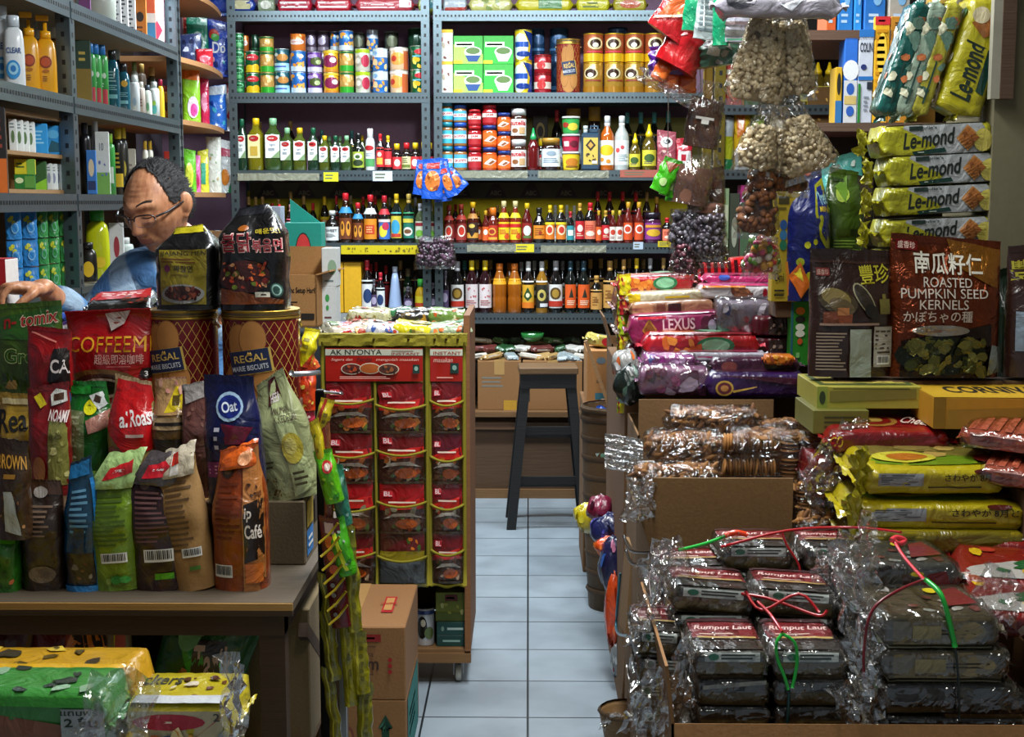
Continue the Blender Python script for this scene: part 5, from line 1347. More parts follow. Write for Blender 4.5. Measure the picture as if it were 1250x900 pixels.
# body skeleton
neck0=Vector((-.885,3.52,1.345));chest=Vector((-.915,3.6,1.17));belly=Vector((-.92,3.6,.98));pel=Vector((-.92,3.58,.84))
shR=Vector((-1.03,3.5,1.255));elR=Vector((-1.12,3.4,1.14));wrR=Vector((-1.135,3.15,1.268))
shL=Vector((-.8,3.68,1.235));elL=Vector((-.79,3.58,1.));wrL=Vector((-.88,3.36,.93))
hipR=Vector((-1.01,3.56,.8));knR=Vector((-1.02,3.5,.45));anR=Vector((-1.02,3.56,.08));toR=Vector((-1.03,3.42,.035))
hipL=Vector((-.83,3.62,.8));knL=Vector((-.83,3.56,.45));anL=Vector((-.83,3.62,.08));toL=Vector((-.84,3.48,.035))
hb=HC+HR@Vector((0,.025,-.05))
P_=[pel,belly,chest,neck0,hb,shR,elR,wrR,shL,elL,wrL,hipR,knR,anR,toR,hipL,knL,anL,toL]
E_=[(0,1),(1,2),(2,3),(3,4),(2,5),(5,6),(6,7),(2,8),(8,9),(9,10),(0,11),(11,12),(12,13),(13,14),(0,15),(15,16),(16,17),(17,18)]
Rr=[.105,.1,.105,.058,.05,.06,.042,.026,.06,.042,.026,.085,.055,.035,.032,.085,.055,.035,.032]
vs,fs=skin_obj('b',P_,E_,Rr,None,2)
bm_.add([v-off for v in vs],fs,SK,True)
# right hand: palm and five bent fingers reaching down to the left
def hand(wr,direc,palmn,scale=1.,curl=1.,mirror=1):
 d=direc.normalized();n=palmn.normalized();s=d.cross(n).normalized()*mirror
 pc=wr+d*.055
 out=[]
 pv=[wr-d*.012,wr+d*.02,wr+d*.06+n*-.004]
 mm=Matrix((s,d,n)).transposed()
 for(c_,r_)in((wr+d*.05,(.042,.052,.0165)),(wr+d*.078,(.041,.022,.014)),(wr+d*.028+s*.018+n*.006,(.024,.034,.018)),(wr+d*.004,(.028,.03,.021))):
  q_=MB();q_.ball((0,0,0),r_,SK,20,12)
  out.append(([c_+mm@Vector(v)for v in q_.v],q_.f))
 for k,(o_,L_,r_)in enumerate(((.03,.07,.0085),(.011,.078,.009),(-.01,.072,.0088),(-.029,.058,.0078))):
  b0=pv[2]+s*o_+d*.012
  a0=.55*curl;pts=[b0-d*.012,b0+d*.012]
  cur=pts[-1];ang=a0
  for q in(.42,.32,.26):
   cur=cur+(d*math.cos(ang)+n*math.sin(ang))*L_*q
   pts.append(cur);ang+=.42*curl
  out.append(skin_obj('f',pts,[(i,i+1)for i in range(4)],[r_*1.15,r_*1.15,r_,r_*.95,r_*.8],None,2))
 b0=pv[1]+s*.022
 pts=[b0,b0+(s*.7+d*.5+n*.4).normalized()*.035,b0+(s*.5+d*.75+n*.6).normalized()*.062,b0+(s*.3+d*.85+n*.75).normalized()*.086]
 out.append(skin_obj('t',pts,[(0,1),(1,2),(2,3)],[.014,.012,.0105,.008],None,2))
 return out
for part_ in hand(wrR,Vector((-.72,-.55,.02)),Vector((-.1,-.15,-1)),curl=1.7)+hand(wrL,Vector((-.5,-.7,-.1)),Vector((0,0,-1)),curl=.8,mirror=-1):
 bm_.add([v-off for v in part_[0]],part_[1],SK,True)
bo=bm_.build('body',man)
rm=bo.modifiers.new('r','REMESH');rm.mode='VOXEL';rm.voxel_size=.0032;rm.use_smooth_shade=True
smd=bo.modifiers.new('s','SMOOTH');smd.iterations=2;smd.factor=.5
dg=bpy.context.evaluated_depsgraph_get()
nm_=bpy.data.meshes.new_from_object(bo.evaluated_get(dg))
bo.modifiers.clear();bo.data=nm_
nm_.materials.clear();nm_.materials.append(SK);nm_.materials.append(LIP)
HRi=HR.transposed()
for p in nm_.polygons:
 q=HRi@(Vector(p.center)+off-HC)
 p.use_smooth=True
 if q.y<-.075 and abs(q.x)<.022 and-.071<q.z<-.0525:p.material_index=1
# hair, brows
HAIR=bpy.data.materials.new('hair_dark');HAIR.use_nodes=True
_b=HAIR.node_tree.nodes['Principled BSDF'];_b.inputs['Roughness'].default_value=.75
_tc=HAIR.node_tree.nodes.new('ShaderNodeTexCoord');_mp=HAIR.node_tree.nodes.new('ShaderNodeMapping');_mp.inputs['Scale'].default_value=(160,30,60)
_n=HAIR.node_tree.nodes.new('ShaderNodeTexNoise');_n.inputs['Scale'].default_value=3;_n.inputs['Detail'].default_value=3
_r=HAIR.node_tree.nodes.new('ShaderNodeValToRGB');_r.color_ramp.elements[0].position=.45;_r.color_ramp.elements[1].position=.85
_r.color_ramp.elements[0].color=lin('#17171a');_r.color_ramp.elements[1].color=lin('#3a3838')
L_=HAIR.node_tree.links;L_.new(_tc.outputs['Object'],_mp.inputs[0]);L_.new(_mp.outputs[0],_n.inputs['Vector']);L_.new(_n.outputs[0],_r.inputs[0]);L_.new(_r.outputs[0],_b.inputs['Base Color'])
def hairline(th,ph):
 a=abs(th)
 lim=math.interp if False else None
 if a<.35:l=1.22
 elif a<.9:l=lerp(1.22,.92,(a-.35)/.55)
 elif a<1.25:l=lerp(.92,.16,(a-.9)/.35)
 elif a<1.75:l=lerp(.16,.18,(a-1.25)/.5)if a<1.5 else lerp(.18,-.25,(a-1.5)/.25)
 else:l=lerp(-.25,-.5,min(1,(a-1.75)/.8))
 return ph>l+.05*nz(th*14,ph*9,1)
m=MB()
vs,fs=head_grid(.004,hairline,160,130,.004)
m.add([HC+HR@v-off for v in vs],fs,HAIR,True)
rr=random.Random(3)
for i in range(2200):
 th=rr.uniform(-PI,PI);ph=math.asin(rr.uniform(-.5,1))
 if hairline(th,ph):
  a=headp(th,ph,.004);n_=a.normalized()
  tdir=(n_*.55+Vector((rr.uniform(-.4,.4),.7,-.25))).normalized()
  b_=a+tdir*.014
  s_=n_.cross(tdir).normalized()*.0016
  m.add([HC+HR@q-off for q in(a-s_,a+s_,b_)],[(0,1,2)],HAIR)
m.build('hair',man)
m=MB()
for s_ in(-1,1):
 for k in range(26):
  u=k/25;X=s_*(.013+.03*u);Z=.034+.006*math.sin(u*2.4)
  for j in range(2):
   ph=math.asin(min(1,(Z+.002*j)/.116));th=math.asin(max(-1,min(1,X/(.076*math.cos(ph)))))
   a=headp(th,ph,.0005);b_=headp(th+s_*.06,ph+.03,.002)
   sd_=Vector((0,0,.0009))
   m.add([HC+HR@q-off for q in(a-sd_,a+sd_,b_)],[(0,1,2)],M('#241c1a','matte'))
m.build('eyebrows',man)
# closed lids lashes
m=MB()
for s_ in(-1,1):
 pts=[]
 for k in range(9):
  X=s_*(.018+.026*k/8);Z=.0055-.004*math.sin(PI*k/8)
  ph=math.asin(Z/.116);th=math.asin(X/(.076*math.cos(ph)))
  pts.append(HC+HR@headp(th,ph,.0012)-off)
 m.tube(pts,.0009,M('#1a1210','matte'),5)
m.build('eyelashes',man)
# glasses
FR=M('#15151a','plas')
t=MB()
gl=bpy.data.materials.new('lens_glass');gl.use_nodes=True
_N,_L=gl.node_tree.nodes,gl.node_tree.links
_N.remove(_N['Principled BSDF']);_tr=_N.new('ShaderNodeBsdfTransparent');_g=_N.new('ShaderNodeBsdfGlossy');_g.inputs['Roughness'].default_value=.05;_mx=_N.new('ShaderNodeMixShader');_mx.inputs[0].default_value=.12
_L.new(_tr.outputs[0],_mx.inputs[1]);_L.new(_g.outputs[0],_mx.inputs[2]);_L.new(_mx.outputs[0],_N['Material Output'].inputs[0])
lens=MB()
gy=-.112
for s_ in(-1,1):
 pts=[]
 for k in range(21):
  a=2*PI*k/20
  ca,sa=math.cos(a),math.sin(a);q=(abs(ca)**3.2+abs(sa)**3.2)**(-1/3.2)
  X=s_*.033+.025*ca*q;Z=0+.0155*sa*q
  pts.append(Vector((X,gy+abs(X)**2*5.5,Z)))
 pts=[HC+HR@v-off for v in pts]
 t.tube(pts[:11],.0019,FR,6);t.tube(pts[10:],.0007,M('#8a8a90','metal'),5)
 lens.add(pts[:20],[tuple(range(20))],gl)
 hinge=Vector((s_*.06,gy+.06**2*5.5+.002,.007))
 t.tube([HC+HR@v-off for v in(hinge,Vector((s_*.076,-.06,.01)),Vector((s_*.082,0,.014)),Vector((s_*.08,.028,.004)))],[.003,.0028,.0024,.002],FR,6)
t.tube([HC+HR@v-off for v in(Vector((-.009,gy,.006)),Vector((0,gy-.002,.008)),Vector((.009,gy,.006)))],.0014,FR,6)
t.build('glasses',man);
lo=lens.build('lenses',man)
# shirt with a soft plaid
PL=bpy.data.materials.new('plaid_cloth');PL.use_nodes=True
N,L=PL.node_tree.nodes,PL.node_tree.links
b=N['Principled BSDF'];b.inputs['Roughness'].default_value=.9
tc=N.new('ShaderNodeTexCoord');mp=N.new('ShaderNodeMapping');mp.inputs['Rotation'].default_value=(.3,.5,.4);mp.inputs['Scale'].default_value=(9,9,9)
L.new(tc.outputs['Object'],mp.inputs[0])
w1=N.new('ShaderNodeTexWave');w1.inputs['Scale'].default_value=.34;w1.bands_direction='X';w1.inputs['Distortion'].default_value=.6
w2=N.new('ShaderNodeTexWave');w2.inputs['Scale'].default_value=.3;w2.bands_direction='Z';w2.inputs['Distortion'].default_value=.6
L.new(mp.outputs[0],w1.inputs[0]);L.new(mp.outputs[0],w2.inputs[0])
r1=N.new('ShaderNodeValToRGB');r1.color_ramp.elements[0].position=.35;r1.color_ramp.elements[1].position=.6
r1.color_ramp.elements[0].color=lin('#8ea6bb');r1.color_ramp.elements[1].color=lin('#4a78a8')
r2=N.new('ShaderNodeValToRGB');r2.color_ramp.elements[0].position=.4;r2.color_ramp.elements[1].position=.7
r2.color_ramp.elements[0].color=(1,1,1,1);r2.color_ramp.elements[1].color=lin('#c4c9d2')
L.new(w1.outputs[0],r1.inputs[0]);L.new(w2.outputs[0],r2.inputs[0])
mx=N.new('ShaderNodeMix');mx.data_type='RGBA';mx.blend_type='MULTIPLY';mx.inputs[0].default_value=1
L.new(r1.outputs[0],mx.inputs[6]);L.new(r2.outputs[0],mx.inputs[7]);L.new(mx.outputs[2],b.inputs['Base Color'])
n1=N.new('ShaderNodeTexNoise');n1.inputs['Scale'].default_value=16;n1.inputs['Detail'].default_value=3;n1.inputs['Distortion'].default_value=1.5
bp=N.new('ShaderNodeBump');bp.inputs['Strength'].default_value=.6;bp.inputs['Distance'].default_value=.02
L.new(tc.outputs['Object'],n1.inputs['Vector']);L.new(n1.outputs[0],bp.inputs['Height']);L.new(bp.outputs[0],b.inputs['Normal'])
cuR=lerp(elR,wrR,.8);cuL=lerp(elL,wrL,.35)
vs,fs=skin_obj('s',[pel+Vector((0,0,-.05)),belly,chest,chest+Vector((-.01,-.04,.1)),lerp(chest,neck0,.8),shR,lerp(shR,elR,.5),elR,cuR,shL,elL,cuL],[(0,1),(1,2),(2,3),(3,4),(3,5),(5,6),(6,7),(7,8),(3,9),(9,10),(10,11)],[.14,.14,.142,.115,.078,.086,.07,.064,.048,.086,.062,.05],None,3)
vs=[v+v.normalized()*.006*nz(v.x*18,v.z*18,v.y*18)for v in vs]
m=MB();m.add([v-off for v in vs],fs,PL,True);m.build('shirt',man)
# collar and placket
m=MB()
nb_=lerp(chest,neck0,.93);ax=(hb-neck0).normalized()
e1=ax.cross(Vector((0,1,0))).normalized();e2=ax.cross(e1)
def colF(a,b_):
 an=a*2*PI*.92+.35-PI/2-.9
 r=.068+.02*(1-b_)+.003*math.sin(an*5)
 return nb_+(e1*math.cos(an)+e2*math.sin(an))*r+ax*(-.012+.04*b_*(1+.3*math.cos(an)))-off
m.grid(colF,40,5,PL);m.grid(lambda a,b_:colF(a,b_)-(colF(a,b_)+off-nb_).normalized()*.004,40,5,M('#3c5c84','cloth'),flip=True)
m.build('collar',man)
vs,fs=skin_obj('t',[pel+Vector((0,0,.05)),pel,hipR,knR,anR+Vector((0,0,.02)),hipL,knL,anL+Vector((0,0,.02))],[(0,1),(1,2),(2,3),(3,4),(1,5),(5,6),(6,7)],[.138,.14,.098,.072,.055,.098,.072,.055],None,2)
m=MB();m.add([v-off for v in vs],fs,M('#23262e','cloth'),True);m.build('trousers',man)
for s_,an,to in((0,anR,toR),(1,anL,toL)):
 m=MB();d=(to-an);
 m.ball(((an.x+to.x)/2-off.x,(an.y+to.y)/2-off.y,.042),(.045,.13,.042),M('#1a1614','plas'),14,8)
 m.build('shoe',man)
# display table on the left, coffee bags, tins
def onz(px,py,z):
 r=ray(px,py)
 return Vector((0,0,CAMH))+r*((z-CAMH)/r.z)
ZTAB=.69
pF=onz(345,736,ZTAB)
YF,XR=pF.y,pF.x+.02
TW=M('#564a3a','wood');TW2=M('#412e1e','wood');EDGE=M('#b0884c','wood')
t=thing('display_table','worn wooden display table with a lower shelf holding coffee bags','table',((XR-1.45)/2,YF+.39,0))
cx,cy=(XR-1.45)/2,YF+.39
L_=XR+1.45
m=MB();m.box((0,0,ZTAB-.009),(L_,.78,.018),TW);m.box((0,-.392,ZTAB-.008),(L_,.005,.014),EDGE);m.box((0,-.39,ZTAB-.021),(L_,.012,.01),M('#3c2c1c','wood'));m.build('tabletop',t)
m=MB();m.box((0,-.37,ZTAB-.045),(L_-.04,.02,.05),TW2);m.box((L_/2-.03,0,ZTAB-.045),(.02,.74,.05),TW2);m.build('apron',t)
ZSH=.3
m=MB();m.box((0,0,ZSH-.01),(L_-.03,.76,.02),M('#7b5c38','wood'));m.build('lower_shelf',t)
for sx in(-1,1):
 for sy in(-1,1):
  m=MB();m.box((sx*(L_/2-.045),sy*.355,(ZTAB-.02)/2),(.05,.04,ZTAB-.02),TW2);m.build('leg',t)
m=MB();m.box((L_/2-.02,.1,.4),(.02,.62,.03),TW2,rot=(-.55,0,0));m.build('brace',t)
def FB(x0,x1,yt,yb,z,label,dy=0,d=.07,**k):
 """bag whose foot stands on height z and shows between the given columns and rows"""
 c=onz((x0+x1)/2,yb,z)
 c.y+=dy
 a,b=at(x0,(yt+yb)/2,c.y),at(x1,(yt+yb)/2,c.y)
 tp=at((x0+x1)/2,yt,c.y)
 w_,h_=(b.x-a.x),(tp.z-z)
 roll=k.pop('roll',0);yaw=k.pop('yaw',0);tilt=k.pop('tilt',0)
 w_*=k.pop('ws',1.);h_*=k.pop('hs',1.)
 fold=k.pop('fold',None)
 fa=dict(k)
 t=softbag(w_,h_,d,label,loc=((a.x+b.x)/2+k.pop('dx',0),c.y+d/2,z),rot=(tilt,roll,yaw),**{q:v for q,v in k.items()if q!='dx'})
 if fold:
  col,art,sh,dn,up=fold
  kk={q:v for q,v in fa.items()if q in('dt','dm','wt','lean','wr','seed','curl','p','wm','peak','skew')}
  F0=bagF(w_,h_,d,side=1,**kk)
  def G(u,v,l=0):
   q=v
   b_=F0(.5+(u-.5)*(.86-.12*q),.86)
   return b_+Vector((sh*w_*q,-.004+.03*q*q-.006*math.sin(u*PI)-l-.005*nz(u*5,v*4,2),up*h_*q+.035*h_*(u-.5)*q+.01*nz(u*4,3)*q))
  m=MB();m.grid(lambda a_,b_:G(a_,b_),12,10,M(col,'foil'));m.grid(lambda a_,b_:G(a_,b_)+Vector((0,.004,0)),12,10,M(col,'foil'),flip=True)
  m.build('folded_top',t)
  m=MB();draw(Paint(m,G,w_,h_*.25,.0008),art,'foil');m.build('fold_print',t)
 return t
DT='#16100c'
TXL=lambda c,a=.42,b=.86:('l',.18,a,.84,b,11,c)
FOLDR=[('p',[(.25,.25),(.9,.4),(.8,.75),(.3,.6)],'#c81e24'),('l',.42,.42,.78,.58,1,'#f4ecec')]
grp='coffee bags in the front row on the table'
FB(20,74,592,722,ZTAB,'dark brown snack bag with crimped top, second in front row',front='#2a1a12',art=[('l',.2,.5,.85,.8,7,'#7a6250'),('e',.45,.9,.2,.05,'#b8b0ac'),('e',.55,.16,.3,.08,'#6c5c50')],kind='foil',seed=11,group=grp,sealcol='#4a3020',seal=.12,wt=.8,d=.08)
FB(74,118,566,722,ZTAB,'blue edged pouch with dark window, front row',front='#12405c',art=[('r',.1,.06,.9,.3,'#241a16'),('B',.2,.1,.8,.26,8,['#6c4428','#3c2418','#8a8070'],.07),('r',.06,.88,.94,.99,'#1d7fc4'),('r',0,.04,.09,.85,'#1d78b8'),('r',.91,.04,1,.85,'#1a6aa8'),('r',.05,0,.95,.045,'#1d7fc4'),('l',.25,.45,.8,.8,8,'#5f93b4'),('r',.36,.3,.66,.5,'#10222e')],kind='foil',seed=12,group=grp,d=.06,wt=.6)
FB(106,170,580,722,ZTAB,'olive green coffee bag with white barcode, front row',front='#6c8c1c',art=[('e',.35,.86,.13,.07,'#4e6a12'),TXL('#46601a',.38,.82),('b',.3,.245,.8,.33),('e',.55,.1,.12,.035,'#2f9a3c'),('e',.72,.1,.1,.03,'#3fae4c'),('e',.4,.09,.05,.03,'#8aa84c')],kind='foil',seed=13,group=grp,roll=-.06,fold=('#a4c47c',FOLDR,.34,.1,.3),d=.08)
FB(157,222,575,722,ZTAB,'dark maroon coffee bag with barcode and green mark',front='#2b0f0f',art=[('e',.35,.88,.12,.06,'#5c4a44'),TXL('#6a4848',.4,.82),('b',.3,.245,.85,.35),('r',.5,.1,.85,.15,'#4fae1c')],kind='foil',seed=14,group=grp,roll=-.05,fold=('#4c4446',[('p',[(.2,.2),(.8,.3),(.7,.8),(.2,.6)],'#c81e2c'),('l',.35,.42,.62,.56,1,'#f4ecec')],.3,.12,.26),d=.08)
FB(206,258,562,722,ZTAB,'tan coffee bag with printed text leaning to the right',front='#a07a48',art=[('e',.38,.87,.14,.05,'#6c5030'),('l',.2,.3,.85,.84,13,'#5c4224'),('b',.42,.26,.86,.33),('r',.55,.16,.8,.19,'#4c7a2c')],kind='card',seed=15,group=grp,roll=-.14,fold=('#c8bca4',[('p',[(.35,.1),(.6,.1),(.5,.9),(.3,.9)],'#e4e0d8'),('p',[(.36,.45),(.58,.45),(.5,.85),(.33,.85)],'#d83018')],.16,.16,.22),d=.08,wm=1.05)
FB(254,322,552,722,ZTAB,'orange brown coffee bag with barcode and printed side, front row',front='#8c3a10',art=[('e',.28,.87,.16,.07,'#3c2c1c'),('e',.28,.87,.11,.045,'#6c4c28'),('l',.1,.36,.58,.78,10,'#6a2a0c'),('b',.08,.1,.42,.19),('p',[(.62,0),(1,0),(1,1),(.62,.9)],'#b47238'),('p',[(.64,.2),(.97,.24),(.97,.66),(.64,.62)],'#20120c'),('t','ip',.66,.5,.78,.6,'#e8dcd0',.02),('t','Café',.66,.38,.94,.48,'#e8dcd0',.02),('B',.66,.68,.95,.75,7,['#3c2010','#6c3c1c'],.04),('r',.66,.06,.95,.2,'#c86a24')],kind='foil',seed=16,group=grp,d=.1,roll=0,sealcol='#d8601c',seal=.14,wt=.7,yaw=0,fold=('#d8601c',[('e',.7,.4,.2,.3,'#e8a070')],.04,.06,.16))
FB(-14,18,640,724,ZTAB,'bright green bag at the left edge of the table',front='#2a6a1c',art=[('r',.1,.7,.9,.96,'#5cb41c'),('B',.1,.1,.9,.6,8,['#1c4c14','#4c8a2c','#c86a3c'],.1)],seed=17,group=grp)
FB(-8,32,540,660,.8,'brown bag with gold lettering above the green bag',front='#3a2614',art=[('t','BROWN',.1,.72,.95,.86,'#b8862c',.02),('l',.3,.6,.8,.7,1,'#a87828'),('B',.2,.1,.9,.5,12,['#8a5a30','#5c3818','#b08050'],.06),('p',[(.3,.1),(.8,.05),(.6,.5),(.35,.5)],'#b8c0c0')],seed=18,dy=0,d=.05,name='food_pouch')
# step cartons carrying the rows behind
def stepbox(x0,x1,y0,y1,z0,z1,label,col=CARDD):
 return carton(x1-x0,y1-y0,z1-z0,label,((x0+x1)/2,(y0+y1)/2,z0),col=col)
Yq=YF+.17
stepbox(-1.4,-.8,Yq,Yq+.2,ZTAB,.84,'low carton under the middle row of bags, left one')
stepbox(-.79,-.62,Yq,Yq+.2,ZTAB,.84,'low carton under the middle row of bags, right one')
Yt3=Yq+.21
stepbox(-1.4,-1.,Yt3,Yt3+.32,ZTAB,1.02,'carton under the red coffee bags at the back of the table')
stepbox(-.99,-.52,Yt3,Yt3+.32,ZTAB,1.02,'carton under the two big biscuit tins')
# grey carton with printed side beneath the soy bag
c=onz(352,690,ZTAB);a,b=at(322,640,c.y),at(372,640,c.y)
hcart=at(350,612,c.y).z-ZTAB
t=carton(b.x-a.x,.2,hcart,'grey brown carton under the pale soy drink bag',((a.x+b.x)/2,c.y+.1,ZTAB),col=M('#6e6048','card'),tape=False,sideprints=[('r',.1,.1,.5,.5,'#2a78c0'),('r',.1,.55,.5,.95,'#b89a1c'),('r',.6,.5,.85,.9,'#2c1c10'),('l',.15,.2,.45,.42,2,'#e8ece8')])
FB(314,388,463,611,ZTAB+hcart+.001,'pale green soy drink bag standing on the grey carton',front='#93996c',art=[('p',[(.42,.94),(.66,.98),(1,.08),(.62,.02),(.6,.3)],'#b9c48c'),('p',[(.4,.78),(.44,.99),(.68,.99),(.74,.82)],'#4c1c18'),('t','HEEA',.46,.8,.7,.87,'#e8dcd8',.02),('t','MINUMAN',.46,.7,.8,.755,'#40241c'),('t','K KEDELAI',.5,.635,.88,.69,'#40241c'),('e',.72,.42,.17,.13,'#b8a83c'),('e',.7,.44,.1,.07,'#d8cc6c'),('l',.2,.27,.42,.35,2,'#3c3420'),('B',.14,.04,.42,.2,26,['#5c4420','#7a5c2c'],.022),('l',.66,.1,.9,.24,3,'#4c4428')],seed=21,d=.1,roll=-.17,dm=.09,tilt=0,wt=.5,skew=.06,group='bags in the middle row',kind='foil')
grp='bags in the middle row'
z2=.841
FB(-6,36,484,600,z2,'yellow pouch with black script lettering and blue oval, middle row',front='#a8862c',art=[('t','Real',.05,.62,.98,.86,'#14140f',.015,.12),('e',.2,.3,.5,.16,'#2048a0'),('e',.22,.28,.4,.12,'#3fae2c'),('e',.2,.3,.2,.06,'#5c2c7c'),('r',.1,.9,.9,.96,'#c8b888'),('r',.1,.5,.7,.56,'#c8c4b0')],seed=22,group=grp)
FB(30,80,474,606,z2,'red snack bag with pasta picture, middle row',front='#7e1216',art=[('p',[(.5,.1),(1,.1),(1,.66),(.55,.7)],'#7c7a3c'),('B',.55,.15,.95,.62,12,['#a8a45c','#5c5a2c','#c8c07c'],.07),('p',[(.6,.82),(.98,.84),(.96,.93),(.7,.97),(.58,.92)],'#dcdcd4'),('r',.66,.86,.9,.92,'#4c3020'),('t','NOAMI',.55,.68,.98,.78,'#e8d8d4',.02,-.2),('r',.25,.82,.42,.95,'#c8b41c',.5),('e',.3,.25,.16,.12,'#a86a3c')],seed=23,group=grp,yaw=.1)
FB(72,132,470,600,z2,'green coffee bag with cream nutrition panel, middle row',front='#12601c',art=[('p',[(.12,.26),(.5,.24),(.52,.74),(.12,.76)],'#6a7a4c'),('l',.16,.3,.48,.72,8,'#a8b48c'),('e',.62,.78,.15,.07,'#dcd81c'),('l',.56,.75,.68,.81,2,'#5c6a10'),('p',[(.55,.88),(.9,.92),(1,.8),(.8,.76)],'#c8ccc8'),('r',.7,.82,.86,.88,'#3c2c20',-.3),('p',[(.55,.66),(1,.76),(1,.6),(.6,.54)],'#b07868'),('r',.05,.9,.6,.97,'#1c8a2c')],seed=24,group=grp,sealcol='#1c7a2c',wt=.75,d=.09)
FB(126,190,466,606,z2,'red roast coffee bag with white lettering, middle row',front='#a08a50',art=[('p',[(0,.45),(.35,.4),(.3,0),(0,0)],'#a05a54'),('B',.4,.05,1,.4,8,['#a88c3c','#6c5820'],.1),('p',[(.1,.98),(1,.98),(1,.42),(.45,.34),(.02,.58)],'#c41418'),('t','Roast',.5,.62,.98,.76,'#f0e8e4',.02,.12),('t','al',.3,.6,.46,.73,'#f0e8e4',.02,.1),('l',.45,.5,.85,.56,1,'#e8c8c0'),('l',.05,.1,.28,.36,5,'#6c4440')],seed=25,group=grp,sealcol='#d8b88c',seal=.03,wt=.7,d=.09)
FB(180,228,466,606,z2,'tan hazelnut coffee bag with yellow patch, middle row',front='#7c5c30',art=[('r',0,.7,1,1,'#b48c5c'),('p',[(.4,.72),(1,.74),(.95,.92),(.7,.96)],'#dcc01c'),('r',.6,.78,.8,.86,'#5c4a14'),('r',.12,.58,.95,.68,'#b4966c'),('l',.16,.6,.9,.66,1,'#1c1410'),('r',.15,.1,.95,.5,'#2c2214'),('B',.1,.9,.9,.99,4,['#c88a7c','#d8a48c'],.1)],seed=26,group=grp,sealcol='#c8907c',wt=.8,d=.09)
FB(219,262,470,606,z2,'clear edged pouch with pink grains, middle row',front='#6a3f38',art=[('e',.5,.55,.4,.36,'#7c4c44'),('B',.2,.3,.8,.8,12,['#9a6a5c','#5c342c'],.08),('p',[(.1,1),(.7,1),(.75,.88),(.12,.84)],'#c0b8b4')],seed=27,group=grp,sealcol='#a8a4a0',d=.06,dy=-.02)
FB(249,320,463,622,z2,'navy blue oat drink pouch with pink box, middle row',front='#101848',art=[('e',.55,.78,.26,.11,'#a8c8e4'),('e',.55,.78,.22,.085,'#1c2c7c'),('t','Oat',.4,.74,.7,.82,'#dfe8f4',.02,.15),('p',[(.4,.66),(.95,.62),(.8,.5),(.5,.5)],'#6c1430'),('r',.1,.25,.55,.37,'#7c1c6c'),('l',.14,.27,.5,.35,3,'#e0a0d0'),('l',.3,.45,.4,.65,3,'#c8c8d8')],seed=28,group=grp,yaw=-.15,roll=-.06,d=.09,wt=.9)
# peanuts bag peeking between blue and brown pouches
FB(52,84,556,640,ZTAB+.06,'clear bag of pink peanuts behind the blue pouch',front='#8a5040',art=[('B',.05,.05,.95,.95,30,['#b06a50','#6c3828','#c88a70'],.06)],seed=29,d=.05,dy=.02)
# back row
z3=1.021
grp='large bags in the back row'
FB(-14,72,372,492,z3,'green drink mix bag with red lettering at the left edge, back row',front='#3d5c12',art=[('p',[(0,.86),(1,.97),(1,.62),(0,.66)],'#27501a'),('t','tomix',.42,.78,.96,.92,'#c8b89c',.035,.1),('t','tomix',.43,.79,.95,.91,'#8c1a14',.012,.1),('t','n-',.2,.76,.38,.86,'#8c1a14',.02,.1),('t','Gree',.22,.4,.78,.56,'#c8d88c',.04),('t','Gree',.23,.41,.77,.55,'#2c5c1c',.015),('B',.1,.05,.9,.3,14,['#7c6a2c','#24401c','#a8843c'],.06)],seed=31,group=grp,d=.06,wr=.003)
FB(30,84,402,492,z3,'red bag with dark hexagon lettered CA, back row',front='#8c0f14',art=[('p',[(.5,.35),(.65,.75),(1,.78),(1,.2),(.7,.18)],'#170c0c'),('t','CA',.58,.44,.98,.62,'#e8dcd8',.02),('e',.85,.12,.14,.14,'#3c4c7c'),('r',.1,.88,.7,.9,'#d87c70',-.3)],seed=32,group=grp,d=.05,dy=-.075)
FB(77,182,380,490,z3,'large red coffee mix bag with yellow lettering, back row',front='#a30d14',art=[('t','COFFEEMI',.05,.55,1.,.72,'#dfa01c'),('t','超級即溶咖啡',.36,.42,.92,.53,'#e8b8ac',0),('r',.5,.39,.78,.4,'#c86860'),('e',.44,.22,.42,.15,'#6c4a1c'),('e',.44,.2,.34,.12,'#3c1c10'),('e',.44,.16,.29,.11,'#a08878'),('e',.44,.165,.25,.08,'#1c0d0a'),('e',.95,.32,.07,.06,'#171214'),('t','3',.93,.285,.965,.345,'#e8e8e8',.02),('p',[(.48,.97),(.78,.99),(.7,.85),(.55,.78)],'#c8b8b0'),('l',.56,.84,.7,.94,2,'#8c4c3c')],seed=33,group=grp,d=.08,curl=-.3,wr=.0035,dy=-.02,skew=.02)
# two big biscuit tins with noodle packs on top
ct=onz(222,480,z3)
for i,(x0,x1,lb,rz)in enumerate(((183,266,'dark red round biscuit tin, left one of the pair',.3),(273,366,'dark red round biscuit tin, right one of the pair',.12))):
 Yc=YF+.42+i*-.02+.09
 a,b=at(x0,430,Yc),at(x1,430,Yc)
 rr_=(b.x-a.x)/2
 H_=at(320,380,Yc-rr_).z-z3
 biscuit_tin(rr_,H_,lb,((a.x+b.x)/2,Yc,z3),-rz,handle=.35,red='#6c1018')
ztin=z3+H_+.001
def noodle(x0,x1,yt,label,col,art,seed,Yc,tuftcol,rz=0,peak=.62,d=.13):
 a,b=at(x0,330,Yc-.06),at(x1,330,Yc-.06)
 h_=at(320,yt,Yc).z-ztin
 return softbag(b.x-a.x,h_,d,label,name='noodle_multipack',cat='noodle pack',front=col,art=art,loc=((a.x+b.x)/2,Yc,ztin),rot=(0,0,rz),seed=seed,sealcol=tuftcol,seal=.07,dt=.012,wt=.45,peak=.74,p=5,wr=.007,gable=True,dm=d*.98)
BN='#0c0b0c'
